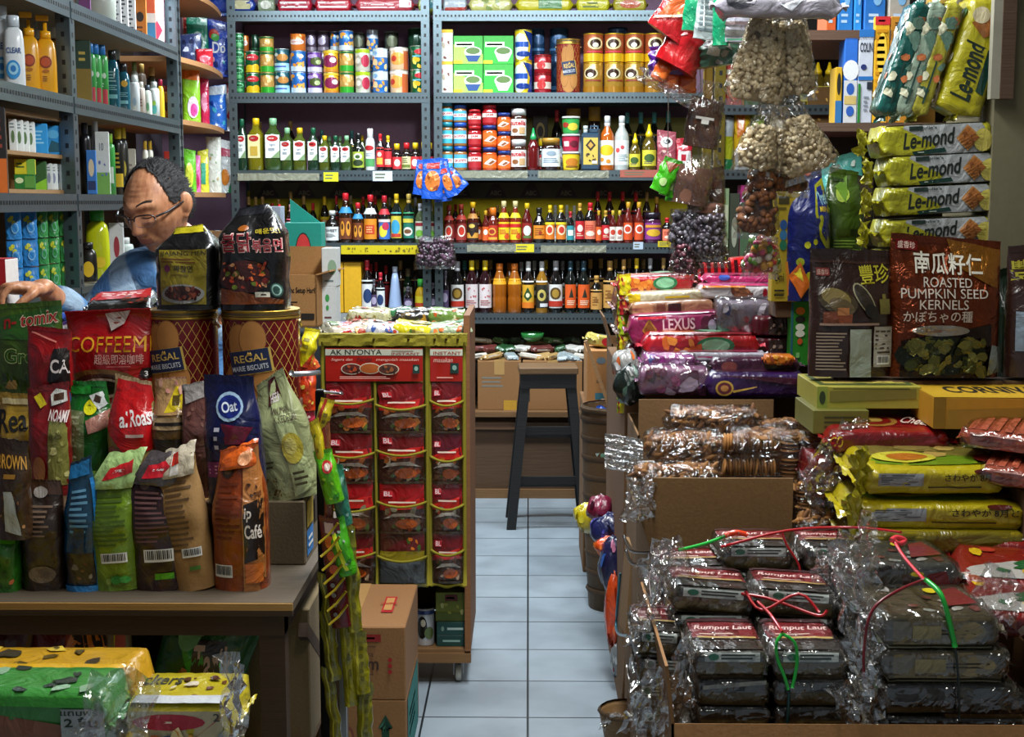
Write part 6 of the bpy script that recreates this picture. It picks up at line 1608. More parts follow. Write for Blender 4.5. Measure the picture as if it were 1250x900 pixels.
noodle(187,263,277,'black noodle multipack with olive label on left tin',BN,[('p',[(.12,.06),(.86,.06),(.88,.73),(.12,.73)],'#8c7c1c'),('t','JJAJANG MEN',.14,.645,.87,.71,'#14100a'),('l',.16,.56,.84,.63,2,'#6a3c14'),('t','짜장면',.34,.46,.64,.54,'#1c120c',.015),('e',.24,.5,.05,.045,'#7c2c5c'),('l',.3,.4,.7,.44,1,'#5c4c10'),('e',.49,.19,.36,.12,'#8a8a86'),('e',.49,.2,.3,.09,'#3c1814'),('B',.24,.13,.74,.27,18,['#5c2418','#7c3c28','#2c0f0c','#8c5c44'],.04),('r',.05,0,.95,.05,'#0c0b0c')],41,YF+.5,'#b0a41c',-.02)
noodle(264,346,253,'black noodle multipack with pink Korean lettering on right tin',BN,[('t','불닭',.06,.56,.52,.76,'#e8c0b8',.03),('t','볶음면',.52,.56,.97,.7,'#e8c0b8',.03),('t','불닭',.075,.57,.51,.75,'#a01c30',.005),('t','볶음면',.53,.57,.96,.69,'#a01c30',.005),('t','매운맛!',.58,.74,.95,.79,'#b09c1c',.01),('e',.38,.8,.09,.03,'#8c4c14'),('p',[(.04,.06),(.96,.06),(.96,.1),(.04,.22)],'#7c3c10'),('e',.42,.33,.38,.16,'#3c0f0a'),('B',.1,.22,.78,.46,44,['#7c1c10','#a83418','#c8602c','#4c0f0a','#5c6c1c','#d89a6c'],.035),('e',.88,.2,.09,.07,'#2c4c44'),('e',.88,.2,.07,.055,'#8cb0a4'),('e',.88,.2,.05,.04,'#2c4c44'),('r',.56,.13,.78,.18,'#c8c4b0'),('l',.6,.14,.75,.17,1,'#2c2018')],42,YF+.48,'#15161c',.05)
# flat noodle pack and loose candy packs behind the coffee mix
p=at(150,372,YF+.6)
m_=flowpack(.155,.13,.035,'black and red noodle packet lying on the candy heap',name='noodle_packet',cat='noodle pack',col='#14100f',top=[('p',[(.05,.4),(.95,.4),(.9,.98),(.15,.98)],'#b81c24'),('l',.2,.6,.8,.8,2,'#e8d8d0'),('B',.5,.1,.95,.4,8,['#a83820','#5c2c14'],.05)],front=[('t','불닭',.4,.3,.6,.8,'#b83844',.02),('l',.62,.4,.9,.7,1,'#c8b8b0')],loc=(p.x,YF+.6,z3+.19),rot=(.25,-.06,.1),seed=5)
pk=[('#c8c0c8','#4c2c7c'),('#2c4ca8','#e8e4ec'),('#d8d0d4','#c83c4c'),('#c04848','#f0e8e4'),('#e0dce0','#2c3c8c'),('#8a6a44','#d8c8b0')]
for i in range(12):
 px=78+i*9.2;Yc=YF+.56+.05*(i%3)
 p=at(px,380,Yc)
 c1,c2=pk[i%6]
 flowpack(.075,.05,.022,'%s candy packet in heap behind coffee mix bag, %s from left'%(['lilac','blue','pale pink','red','white','brown'][i%6],ORD[i+1]),name='candy_packet',cat='candy',col=c1,top=[('e',.4,.5,.3,.3,c2),('l',.6,.2,.9,.8,2,c2)],front=[('l',.2,.2,.8,.8,1,c2)],loc=(p.x,Yc,z3+.143+.02*(i%2)),rot=(.3,.3*((i%3)-1),i*1.3),seed=i+50,group='candy packets heaped behind the coffee mix')
stepbox(-1.2,-.86,YF+.53,YF+.7,z3,z3+.142,'small carton hidden under the candy packets'.replace('hidden','tucked'))
# small red and white box at the far left
rbox('food_box','white box with red lid and red lettering at left picture edge','box',.1,.08,at(5,317,YF+.62).z-.999-.1,{'base':'#d8d4d0','front':[('r',0,.7,1,1,'#b81c24'),('e',.7,.55,.12,.14,'#a8303c'),('t','ferito',.4,.2,.98,.4,'#5c3c34')],'top':[('r',0,0,1,1,'#b81c24')]},(at(-10,350,YF+.62).x,YF+.62,1.021+.08),group=None)
stepbox(-1.4,-1.21,YF+.56,YF+.7,1.021,1.1,'carton under the white box with red lid')
# lower shelf of the table
FB(24,140,744,930,ZSH,'orange cereal bag with dark lettering on the lower shelf',front='#c85410',art=[('p',[(.3,.5),(.98,.6),(.9,.98),(.5,.95)],'#f08a1c'),('t','erum',.45,.74,.92,.92,'#241410',.03,.35),('p',[(0,.2),(.35,.3),(.4,.9),(0,.95)],'#6c1410')],seed=51,d=.09,group='bags on the lower table shelf',roll=.06)
FB(-14,38,744,930,ZSH,'dark red pouch at left of lower shelf',front='#4a1414',art=[('l',.3,.6,.9,.8,1,'#b83c30'),('e',.2,.4,.2,.1,'#d8a8b0')],seed=52,d=.07,group='bags on the lower table shelf')
FB(128,158,740,930,ZSH,'slim pouch with yellow and pink edge on the lower shelf',front='#8c7c5c',art=[('p',[(.3,1),(.8,.9),(1,.2),(.7,.2)],'#c03c5c'),('p',[(.3,1),(.5,1),(.4,.7)],'#d8c81c')],seed=53,d=.05,group='bags on the lower table shelf')
FB(150,262,740,930,ZSH,'green milk tea bag with cup picture on the lower shelf',front='#0f5c1c',art=[('p',[(0,.95),(.15,1),(1,.28),(.9,.1)],'#2fae2c'),('r',.4,.56,.74,.8,'#24140f',.2),('t','Tarik',.42,.58,.84,.78,'#e0c0b0',.02,.25),('t','CHEONG',.34,.83,.64,.89,'#d8a0a0',.01,.55),('e',.84,.4,.14,.18,'#c8c4bc'),('e',.84,.44,.1,.08,'#6c3014'),('e',.38,.36,.16,.14,'#c8b8a4'),('B',.3,.4,.5,.6,9,['#b06a3c','#7c3c1c'],.04),('r',.64,.3,.72,.42,'#d8d8d8',.3),('e',.3,.8,.12,.1,'#8ac48c')],seed=54,d=.1,roll=.3,group='bags on the lower table shelf',dy=0)
cb=onz(335,850,ZSH)
carton(.26,.3,.3,'brown carton standing on the lower table shelf behind table leg',(-.6,YF+.4,ZSH),col=M('#7a6a4c','card'),tape=False)
carton(.62,.22,.34,'added dark brown carton filling the shaded back of the lower table shelf',(-1.08,YF+.6,ZSH),col=M('#3c2c1e','card'),tape=False)  # added box, darkens the open back of the shelf where shade lies
# big wrapped cracker packs at the very front, standing on a stool-height crate
Zc=.34
pf=onz(130,1010,Zc-0)
YC=1.93
def crk(x0,x1,ytop,yfront,Y0,D,z0,label,cols,top,front,seed,side=()):
 a,b=at(x0,yfront,Y0),at(x1,yfront,Y0)
 z1_=at(x1,yfront,Y0).z
 return flowpack(b.x-a.x,D,z1_-z0,label,name='cracker_pack',cat='cracker pack',col=cols,top=top,front=front,loc=((a.x+b.x)/2,Y0+D/2,z0),seed=seed,p=12,fin=.03,group='cracker packs at the front left',wr=.004)
za_,zb_=at(100,860,YC).z,at(100,832,YC).z
crk(-70,130,0,848,YC,.13,at(100,848,YC).z-.1,'green wrapped cracker pack with Thai lettering at front left','#3f8c3c',[('B',.1,.1,.9,.9,8,['#2c3c34','#8ab08c'],.06)],[('p',[(0,0),(1,0),(.8,.5),(.3,.7),(0,.6)],'#8a5234'),('p',[(.1,0),(.9,.12),(.85,0)],'#8a9a3c'),('p',[(0,1),(1,1),(1,.8),(0,.85)],'#3fae2c'),('r',.72,.2,.98,.78,'#a8b0ac'),('t','2 ชิ้น',.74,.5,.94,.66,'#243424',.02),('t','แถมฟรี',.72,.68,.95,.78,'#243424',.01)],61)
crk(-70,165,0,818,YC+.14,.12,at(100,818,YC+.14).z-.1,'yellow wrapped cracker pack behind the green one','#c4941c',[('B',.05,.2,.8,.9,10,['#5c4c1c','#e0c040','#3c3420'],.05),('r',0,0,1,.15,'#d8a81c')],[('r',0,.75,1,1,'#e0b01c'),('p',[(.8,.6),(.97,.6),(.9,.1),(.8,.1)],'#a83c14')],62)
crk(150,282,0,862,YC+.05,.16,at(200,862,YC+.05).z-.085,'yellow wrapped cracker pack with red ribbon picture at front','#b8a81c',[('t','ckers',.02,.55,.4,.85,'#2c2c14',.02),('B',.35,.2,.95,.8,12,['#6c3c20','#4c2c18','#d8ccb4'],.05),('r',0,0,.9,.2,'#c8ccd0')],[('r',.05,.05,.92,.92,'#c0b490'),('e',.42,.7,.34,.16,'#b01c34'),('l',.2,.66,.6,.74,1,'#f0dcd0'),('p',[(.85,.7),(.96,.9),(.6,.3),(.52,.2)],'#b81c28'),('e',.45,.3,.16,.16,'#2c4c94'),('B',.1,.1,.8,.5,10,['#d89a3c','#e8d4a0','#c8601c'],.06),('t','2',.84,.72,.9,.86,'#3c3c3c',.02)],63)
carton(1.,.42,at(200,862,YC+.05).z-.085-.1,'yellow edged carton beneath the cracker packs at front left',(-1.01,YC+.19,.1+0),col=M('#a8901c','card'),tape=False)
carton(1.,.42,.098,'flat brown carton on the floor under the cracker packs',(-1.01,YC+.19,0),col=CARDD,tape=False)
# crumpled cellophane at the pack ends
def crumple(name,label,w_,h_,loc,rot,seed=1,amp=.02,mat=None,n=11,cat='cellophane',group=None,fold=5):
 m=MB();rr=random.Random(seed)
 def F(u,v,l=0):
  return Vector(((u-.5)*w_*(1+.3*nz(v*3,seed)),amp*(nz(u*fold+seed,v*fold,1)+.6*nz(u*fold*2.7,v*fold*2.7+seed,2))+amp*.3*rr.uniform(-1,1),(v-.5)*h_*(1+.2*nz(u*4,seed+4))+.15*h_*nz(u*3,v*3,seed)))
 m.grid(F,n,n,mat or film('crisp_film',(1,1,1),.45,12,.7),smooth=False)
 o=m.build(name);o.location=loc;o.rotation_euler=rot
 if label:tag(o,label,cat,group)
 return o
crumple('cellophane','torn cellophane at the end of the green cracker pack',.11,.15,at(140,880,YC-.01),(.1,.3,.5),3)
crumple('cellophane','crinkled cellophane over the end of the front yellow cracker pack',.06,.16,at(284,870,YC+.03),(0,.1,-.8),5)
# trolley rack with pocket organiser
YK=3.97
PW=M('#7d5a34','wood');PWD=M('#5e4228','wood')
xa,xb=at(396,600,YK).x,at(574,600,YK).x
zt=at(500,414,YK).z
t=thing('trolley_rack','plywood trolley rack on castors standing beside the tiled aisle','rack',((xa+xb)/2,YK+.2,0))
W2=(xb-xa)/2
m=MB();m.box((W2-.009,0,(zt+.12)/2+.03),(.018,.4,zt-.1+.06),M('#84562f','wood'));m.build('side_panel',t)
m=MB();m.box((-W2+.009,0,(zt+.12)/2),(.018,.4,zt-.12),PW);m.build('side_panel',t)
m=MB();m.box((0,.194,(zt+.12)/2),(2*W2-.04,.008,zt-.12),PWD);m.build('back_panel',t)
for z in(.105,.36,.6,.84,zt-.02):
 m=MB();m.box((0,0,z),(2*W2-.037,.39,.018),PW);m.build('shelf',t)
m=MB();m.box((0,-.19,.088),(2*W2,.02,.03),PW);m.build('rail',t)
for sx in(-1,1):
 for sy in(-1,1):
  m=MB();x,y=sx*(W2-.04),sy*.15
  m.box((x,y,.066),(.035,.04,.006),M('#8c8c88','metal'));m.box((x-.014,y,.045),(.003,.03,.045),M('#8c8c88','metal'));m.box((x+.014,y,.045),(.003,.03,.045),M('#8c8c88','metal'))
  o=m.build('castor',t)
  q=MB();q.lathe([(.024,-.009),(.028,-.006),(.028,.006),(.024,.009)],M('#b4b4a8','plas'),20);q.v=[(x+vz,y+vy,.028+vx)for vx,vy,vz in q.v]
  w_=q.build('wheel',o)
# goods at the foot of the rack
p=onz(519,790,.115)
t=thing('milk_can','white can with dark figure on lowest rack shelf','can',(at(519,770,YK+.06).x,YK+.06,.1145))
m=MB();rr_=12/ppm(YK);hh=.118
m.lathe([(rr_*.97,0),(rr_,.003),(rr_,hh-.003),(rr_*.97,hh)],M('#c8ccd0','tin'),22);P=Paint(m,cylF(rr_*1.01,0,hh),2.5*rr_,hh);draw(P,[('e',.4,.5,.22,.3,'#24221c'),('e',.45,.62,.1,.1,'#d8d0b8'),('e',.7,.35,.2,.16,'#5c6c34'),('r',.05,.85,.95,.95,'#2c3c6c')],'tin');m.build('can_body',t)
m=MB();m.lathe([(rr_,hh-.002),(rr_*1.03,hh+.002),(rr_*.9,hh)],M('#2c2c28','metal'),22);m.build('lid',t)
def rk(px0,px1,z,h,d,y,label,faces,name='food_box'):
 a,b=at(px0,770,y),at(px1,770,y)
 return rbox(name,label,'box',b.x-a.x,d,h,faces,((a.x+b.x)/2,y+d/2,z))
rk(533,570,.1145,.036,.14,YK+.03,'lower dark teal box on lowest rack shelf',{'base':'#1c4640','front':[('l',.2,.3,.8,.7,1,'#8cb4ac')]})
rk(533,570,.151,.04,.14,YK+.03,'upper dark teal box with pale lettering on lowest rack shelf',{'base':'#1c4a44','front':[('l',.35,.3,.9,.7,1,'#b8d0c8'),('e',.2,.5,.05,.2,'#7a9a8c')]})
rk(532,570,.192,.09,.1,YK+.04,'yellow green tea box on top of the teal boxes',{'base':'#7a8428','front':[('r',.3,.7,.7,.92,'#6c1c14'),('l',.34,.74,.66,.88,1,'#e0c8a8'),('r',0,0,1,.3,'#5c6a24'),('B',.1,.3,.9,.6,5,['#a8a83c','#c8c87c'],.08)]})
# organisers
YEL=M('#857a14','cloth');YEL2=M('#7f7612','cloth')
def organiser(x0,x1,label,ncol,hdr,seed,topfix=True):
 """cloth pocket hanger with clear pockets; positions along the rack front"""
 yy=YK-.028
 a,b=at(x0,560,yy).x,at(x1,560,yy).x
 z_top,z_bot=at(500,417,yy).z,at(500,714,yy).z
 W_=b-a;c=(a+b)/2
 t=thing('pocket_organiser',label,'organiser',(c,yy,0))
 m=MB()
 m.grid(lambda u,v:Vector(((u-.5)*W_,.006+.003*nz(u*4,v*6,seed),z_bot+(z_top-z_bot)*v)),8,20,M('#6a6420','cloth'));m.build('backing',t)
 m=MB()
 def strip(pts,r=.006):m.tube(pts,r,YEL,6)
 wob=lambda x,z:.004*nz(x*9,z*9,seed)
 for k in range(ncol+1):
  x=-W_/2+W_*k/ncol
  strip([(x+wob(k,i),-.006,z_bot+(z_top-z_bot)*i/12)for i in range(13)],.0068 if k in(0,ncol)else.005)
 strip([(-W_/2+W_*i/10,-.006,z_bot+.004*math.sin(i))for i in range(11)],.006)
 m.build('piping',t)
 m=MB()
 m.grid(lambda u,v:Vector(((u-.5)*(W_+.02),-.012+.006*nz(u*8,v*3,seed),z_top-.012+.034*v+.004*nz(u*10,1,seed))),26,3,YEL,smooth=False)
 m.grid(lambda u,v:Vector(((u-.5)*(W_+.02),-.012+.045*v,z_top+.022+.004*nz(u*10,1,seed))),26,3,YEL,smooth=False)
 for k in range(3):
  m.ball(((k-1)*W_*.33,-.017,z_top+.008),.004,M('#3c2c10','metal'))
 m.build('hanging_band',t)
 zh1,zh0=z_top-.018,z_top-.018-.098
 m=MB();FH=lambda u,v,l:Vector(((u-.5)*W_*.93,-.016-.004*nz(u*3,v*2,seed)-l,zh0+(zh1-zh0)*v))
 m.grid(lambda u,v:FH(u,v,0),10,4,M('#9c1a12','plas'));draw(Paint(m,FH,W_*.93,zh1-zh0,.0006),hdr);m.build('header_card',t)
 zp1=zh0-.012
 rows=4;ph=(zp1-z_bot)/rows
 for c_ in range(ncol):
  pw=W_/ncol;px=-W_/2+pw*(c_+.5)
  for r_ in range(rows):
   z0=z_bot+ph*r_
   z0+=.01*math.sin(c_*2.1+r_*1.7+seed)
   lip=z0+ph*.66
   m=MB()
   m.grid(lambda u,v:Vector((px+(u-.5)*pw*.96,-.01-.02*math.sin(PI*u)**.6*(.4+.6*v)+.003*nz(u*9,v*9,seed+r_),z0+.006+(lip-z0-.006)*v-(.012*math.sin(PI*u)*v))),10,8,film('pocket_film',(1,1,.97),.05,14,.7))
   pk_=m.build('pocket',t)
   m=MB();m.tube([(px-pw*.48+pw*.96*i/10,-.012-.021*math.sin(PI*i/10)**.6,lip-.012*math.sin(PI*i/10))for i in range(11)],.0042,YEL,6);m.build('lip',pk_)
 return c,yy,W_,z_bot,ph,zp1
HD=[('r',0,.78,1,.97,'#b8b8a4'),('t','AK NYONYA',.05,.8,.58,.96,'#141c14',.008),('t','INSTANT',.68,.8,.97,.87,'#8c241c',.01),('l',.68,.89,.97,.94,1,'#7c5c4c'),('t','Segera dan',.06,.6,.28,.7,'#d8b4a4',0,0,.3),('t','Perdip',.32,.58,.48,.72,'#40100c',.01,0,.3),('t','mengolah masakan',.52,.6,.96,.7,'#d8b4a4',0,0,.3),('e',.27,.38,.11,.17,'#c8bca4'),('e',.27,.38,.1,.145,'#5c1c10'),('B',.2,.3,.34,.46,9,['#a8401c','#2c140c'],.02),('e',.46,.4,.11,.17,'#c8bca4'),('e',.46,.4,.1,.145,'#a8541c'),('e',.65,.38,.11,.17,'#c8bca4'),('e',.65,.38,.1,.145,'#4c2414'),('B',.58,.3,.72,.46,9,['#8c4c24','#2c1c14'],.02),('r',.9,.25,.97,.52,'#10342c'),('e',.935,.4,.02,.07,'#8ab0a0'),('l',.15,.08,.8,.18,2,'#d89a8c')]
HD2=[('r',0,.78,1,.97,'#b8b8a4'),('t','INSTANT',.1,.8,.95,.9,'#8c241c',.01),('t','masakan',.1,.58,.7,.72,'#d8b4a4',0,0,.3),('r',.62,.25,.88,.56,'#10342c'),('e',.75,.42,.07,.08,'#8ab0a0'),('l',.2,.08,.8,.16,1,'#d89a8c')]
A_=organiser(396,522,'yellow edged pocket organiser with red banner on the rack front',2,HD,3)
B_=organiser(525,567,'narrow yellow edged pocket organiser right of the bannered one',1,HD2,8)
FOOD=[['#a8541c','#c87a2c','#5c6c2c','#6c2c14'],['#7c4c2c','#5c3420','#a88a6c','#3c5c24'],['#8a8468','#6c4c34','#44602c','#a8402c'],['#b8641c','#8a3c18','#2c4c1c','#c8b89c']]
def paste(c,yy,W_,z_bot,ph,ncol,base,label_pre,seed0,tops):
 n=0
 for c_ in range(ncol):
  pw=W_/ncol;px=c-W_/2+pw*(c_+.5)
  for r_ in range(4):
   n+=1
   z0=z_bot+ph*r_+.01
   h_=ph*(1.02 if r_<3 else.98)*(.97+.05*((c_+r_)%2))
   redtop=tops[n%len(tops)]
   s_=seed0+n
   art=[('r',0,.56,1,1,redtop),('p',[(0,.56),(.35,.62),(1,.72),(1,.5),(0,.46)],'#c8201c'),('B',.08,.08,.92,.5,16,FOOD[n%4],.09),('p',[(.06,.3),(.3,.4),(.7,.42),(.95,.32),(.7,.36),(.3,.34)],'#b8b0a4'),('e',.6,.2,.25,.1,'#b0521c'),('r',.08,.74,.3,.86,'#c02c34'),('t','BL',.1,.755,.28,.845,'#e8c8c8',.02),('l',.2,.6,.9,.67,1,'#e8d4c0'),('r',0,0,1,.05,'#3c2c1c')]  # the pale arc across each packet is a highlight painted into the print
   if(c_,r_)==(1,0)and ncol==2:
    art=[('r',0,0,1,.42,'#5f6468'),('r',0,.42,1,.62,'#8c7c1c'),('p',[(.1,.62),(1,.62),(1,.95),(.4,.8)],'#5c1418'),('B',.6,.66,.9,.84,5,['#c86a1c','#3c5c1c'],.06)]
   softbag(pw*.86,h_,.014,'%s cooking paste packet, %s row, %s column of %s organiser'%(['dark red','crimson','maroon','wine red'][n%4],['lowest','second lowest','second','top'][r_],['left','right'][c_]if ncol>1 else 'single',label_pre),name='paste_packet',cat='packet',front=base,art=art,loc=(px+.004*nz(n,1),yy-.008,z0),rot=(0,.04*nz(n*3,2)*3,0),seed=s_,group='cooking paste packets in the organisers',nu=10,nv=12,dt=.003,sealcol=redtop,seal=.06,wr=.006)
paste(A_[0],A_[1],A_[2],A_[3],A_[4],2,'#4c2418','wide',70,['#7c0f16','#5c0c12','#9c1016','#6c1014'])
paste(B_[0],B_[1],B_[2],B_[3],B_[4],1,'#4c2c1c','narrow',90,['#5c1020','#6c1018','#7c1420'])
# snack bags lying on the rack top
for i,(px,py,L_,W_,col,top,lb,rz)in enumerate(((432,396,.16,.12,'#c8bca8',[('r',.1,.2,.42,.8,'#c81c1c',.4),('t','Ebbops',.13,.4,.4,.56,'#e8ecf4',.03,.5),('t','Ebbops',.13,.4,.4,.56,'#1c3c9c',0,.5),('B',.45,.2,.95,.9,10,['#d8602c','#e8a04c','#b83c20'],.07)],'white and orange snack bag with blue lettering on rack top',.3),(455,384,.14,.1,'#b8b488',[('B',.1,.1,.9,.9,12,['#8a7c3c','#c8c4a0','#a83c2c'],.07)],'beige snack bag heaped on rack top',-.3),(470,398,.13,.1,'#cfd0d8',[('B',.1,.1,.9,.9,10,['#c84430','#3c5ca8','#e8e8ec'],.08)],'white red and blue snack bag on rack top',.1),(478,380,.15,.06,'#3c7a4c',[('B',.1,.1,.9,.9,10,['#c8d0cc','#2c5c3c'],.06)],'green and white roll on top of the snack heap',.1),(505,386,.13,.08,'#24201c',[('B',.1,.1,.9,.9,8,['#a87c24','#5c4c2c'],.07)],'black and gold snack packet on rack top',.2),(507,400,.14,.1,'#d8cc1c',[('e',.6,.5,.25,.25,'#b8a858'),('B',.4,.3,.8,.7,6,['#7c6c2c','#4c7c2c'],.05)],'bright yellow snack bag on rack top',-.1),(548,398,.13,.12,'#9cac88',[('B',.1,.1,.9,.9,16,['#d8702c','#3c8a5c','#e8e8d8','#c8a84c'],.07)],'green and orange patterned snack bag on rack top',.1),(420,404,.13,.08,'#b8b098',[('r',.1,.1,.3,.9,'#6c8a4c'),('r',.6,.1,.9,.9,'#b03028')],'cream snack bag at the left end of rack top',.5),(545,390,.12,.07,'#6c8c3c',[('B',.1,.1,.9,.9,8,['#d8d8a8','#c8602c'],.07)],'leafy green snack packet on rack top at right',0))):
 yk=YK+.1+(.08 if py<392 else 0)
 p=at(px,py,yk)
 flowpack(L_,W_,.05,lb,name='snack_bag',cat='snack bag',col=col,top=top,front=top,loc=(p.x,yk,zt-.011+.003+(.035 if py<392 else 0)),rot=(.12,.1*((i%3)-1),rz),seed=100+i,group='snack bags heaped on the rack top',p=3,wr=.006)
# cartons standing on the floor in front of the rack
YX=3.34
xl,xr=-.625,at(494.5,765,YX).x
h1=.195
carton(xr-xl,.39,h1,'lower brown carton with green arrow and teal side on the floor',((xl+xr)/2,YX+.195,0),prints=[('p',[(.8,.38),(.86,.38),(.86,.62),(.89,.62),(.83,.8),(.77,.62),(.8,.62)],'#10402c'),('e',.5,.5,.07,.16,'#7c4434'),('e',.5,.5,.05,.11,'#9a6f42')],sideprints=[('r',.1,0,.9,.95,'#1c7a74'),('l',.2,.3,.8,.7,3,'#9cc0b8')],tape=False)
t=carton(xr-xl,.39,h1-.001,'upper brown carton with red round labels on the floor stack',((xl+xr)/2,YX+.195,h1),prints=[('r',.6,.8,.8,.9,'#8c1c1c'),('l',.62,.82,.78,.88,1,'#c8a484'),('t','em',.62,.42,.78,.54,'#3c2418',.02),('t','lihua',.6,.6,.74,.67,'#4c2c1c'),('l',.5,.72,.86,.76,1,'#5c3c28'),('l',.6,.34,.76,.38,1,'#5c3c28')]+[('e',.875,.56-.08*i,.018,.03,'#a02020')for i in range(3)])
m=MB();P=Paint(m,lambda u,v,l:Vector(((u-.5)*(xr-xl),(v-.5)*.39,h1-.001+l)),xr-xl,.39,.0014);draw(P,[('r',.76,.3,.86,.66,'#a81c20'),('r',.775,.34,.845,.62,'#b8864c'),('t','KING',.785,.42,.835,.54,'#a81c20',.02,1.57)]);m.build('top_label',t)
# grey steel counter behind, with boxes
YG=4.45
zg=1.05
xg0,xg1=at(300,420,YG).x,at(408,420,YG).x
t=thing('steel_counter','grey steel counter behind the biscuit tins carrying cartons','counter',((xg0+xg1)/2,YG+.3,0))
GS=M('#7d868c','metal')
m=MB();m.box((0,0,zg/2-.01),(xg1-xg0-.02,.58,zg-.02),M('#5c646a','metal'),bev=.004);m.build('body',t)
m=MB();m.box((0,0,zg-.01),(xg1-xg0+.01,.62,.022),GS,bev=.008);m.build('worktop',t)
m=MB();m.tube([((xg1-xg0)/2+.004,-.31,zg-.02),((xg1-xg0)/2+.004,.3,zg-.02)],.009,M('#a8b0b8','metal'));m.build('edge_rail',t)
a,b=at(334,398,YG+.02),at(391,398,YG+.02)
kb=zg+.002
hk=at(360,336,YG+.02).z-kb
t=carton(b.x-a.x,.2,hk,'open brown carton with black printed words behind noodle packs',((a.x+b.x)/2,YG+.14,kb),rz=-.12,open_=True,flaps=(('b',.08,.088),('r',1.3,.05)),prints=[('t','Mie Khc Setup Hari!',.2,.62,.98,.76,'#14100c',.02),('l',.2,.36,.6,.5,3,'#2c2018'),('r',.66,.14,.95,.26,'#241c14')],col=M('#a97a46','card'))
a,b=at(354,300,YG+.42),at(394,300,YG+.42)
def gbox(x0,x1,yt,yb,yy,label,faces,d=.1,z=None,rz=0,name='food_box'):
 a,b=at(x0,yb,yy),at(x1,yb,yy);zz=a.z if z is None else z
 return rbox(name,label,'box',b.x-a.x,d,at(x1,yt,yy).z-zz,faces,((a.x+b.x)/2,yy+d/2,zz),rz=rz)
gbox(349,393,272,340,YG+.36,'teal display carton with watermelon face behind the brown carton',{'base':'#1f9c8c','front':[('e',.5,.7,.22,.2,'#16241c'),('e',.5,.715,.19,.17,'#d83c3c'),('r',.25,.48,.75,.66,'#1f9c8c'),('e',.36,.56,.035,.05,'#101418'),('e',.64,.56,.035,.05,'#101418'),('e',.5,.54,.03,.03,'#101418'),('t','VITA',.3,.28,.7,.42,'#e8ecec',.02)]},d=.1,z=kb)
# its angled teal header
m=MB();a,b=at(355,272,YG+.46),at(392,272,YG+.46);hz=at(355,243,YG+.46).z-a.z
m.add([(a.x,0,a.z-.02),(b.x,0,a.z-.02),(b.x,0,a.z),(a.x,0,a.z+hz),(a.x,.004,a.z-.02),(b.x,.004,a.z-.02),(b.x,.004,a.z),(a.x,.004,a.z+hz)],[(0,1,2,3),(7,6,5,4),(0,4,5,1),(1,5,6,2),(2,6,7,3),(3,7,4,0)],M('#1f9c8c'))
for o in COL.objects:
 if o.get('label','').startswith('teal display carton'):
  hdr=m.build('header_flap',o);hdr.matrix_parent_inverse=Matrix.Translation(-o.location);hdr.location=(0,YG+.452,0)
gbox(393,411,303,345,YG+.1,'white carton with green leaf print beside the brown carton, upper one',{'base':'#cfd4d2','front':[('e',.7,.5,.3,.2,'#8aa88c'),('l',.2,.1,.9,.2,1,'#6c7c7c')]},d=.1,z=at(400,350,YG+.1).z)
gbox(393,411,350,402,YG+.1,'white carton with green leaf print beside the brown carton, lower one',{'base':'#cfd4d2','front':[('e',.4,.7,.14,.1,'#3c9a4c'),('e',.4,.45,.1,.07,'#3c9a4c'),('l',.2,.15,.9,.25,1,'#6c3c3c')]},d=.1,z=kb)
gbox(318,344,252,330,YG+.4,'pale lilac carton behind the Korean noodle pack',{'base':'#a8b0c4'},d=.08,z=kb)
for i,(x0,x1)in enumerate(((409,419),(420,441))):
 a,b=at(x0,375,FY),at(x1,375,FY)
 rbox('food_box',['slim plain yellow carton on the low left shelf','wider plain yellow carton on the low left shelf'][i],'box',b.x-a.x,.12,at(x1,321,FY).z-ZD,{'base':'#d8a416'},((a.x+b.x)/2,FY+.07,ZD+.001))
gbox(396,414,300,340,FY,'grey white carton at left of the yellow cartons',{'base':'#b8bcb8'},d=.1,z=ZD+.001)if False else None
# wire stand with hanging snack strips
XS_,YS_=at(393,600,2.78).x,2.78
t=thing('wire_stand','black upright display stand with chrome arms beside the table','display stand',(XS_,YS_,0))
m=MB();m.box((0,0,.54),(.019,.022,1.08),M('#101010','metal'),bev=.003);m.box((0,0,.01),(.06,.24,.02),M('#101010','metal'));m.build('post',t)
m=MB();m.box((.035,.02,.3),(.014,.014,.6),M('#8a8c90','metal'));m.box((0,.02,.012),(.09,.014,.014),M('#8a8c90','metal'));m.build('grey_upright',t)
m=MB();m.box((.012,.09,.36),(.045,.02,.72),M('#4a3822','wood'));m.build('wooden_batten',t)
zz=at(380,455,YS_).z
for k,(dx,z)in enumerate(((-.05,zz),(.05,zz-.04),(.06,zz-.2),(.07,zz-.33))):
 m=MB();m.tube([(0,0,z),(dx,-.03,z),(dx,-.05,z+.006)],.006 if k==0 else.003,M('#c0c4cc','metal'));m.build('arm',t)
def hangbag(x0,x1,yt,yb,Y,label,col,art,seed,rz=0,roll=0,d=.03,name='snack_packet',cat='snack packet',group='snack packets hanging on the wire stand',kind='foil',**k):
 a,b=at(x0,(yt+yb)/2,Y),at(x1,(yt+yb)/2,Y)
 zt_,z0=at((x0+x1)/2,yt,Y).z,at((x0+x1)/2,yb,Y).z
 return softbag(b.x-a.x,zt_-z0,d,label,name=name,cat=cat,front=col,art=art,loc=((a.x+b.x)/2,Y,z0),rot=(0,roll,rz),seed=seed,group=group,kind=kind,**k)
hangbag(361,380,400,446,3.12,'bright yellow packet hanging beside the right biscuit tin','#d8cc14',[('l',.2,.3,.7,.8,3,'#7c7414'),('p',[(.5,0),(1,.4),(1,0)],'#c83c1c')],201,roll=.25,d=.05)
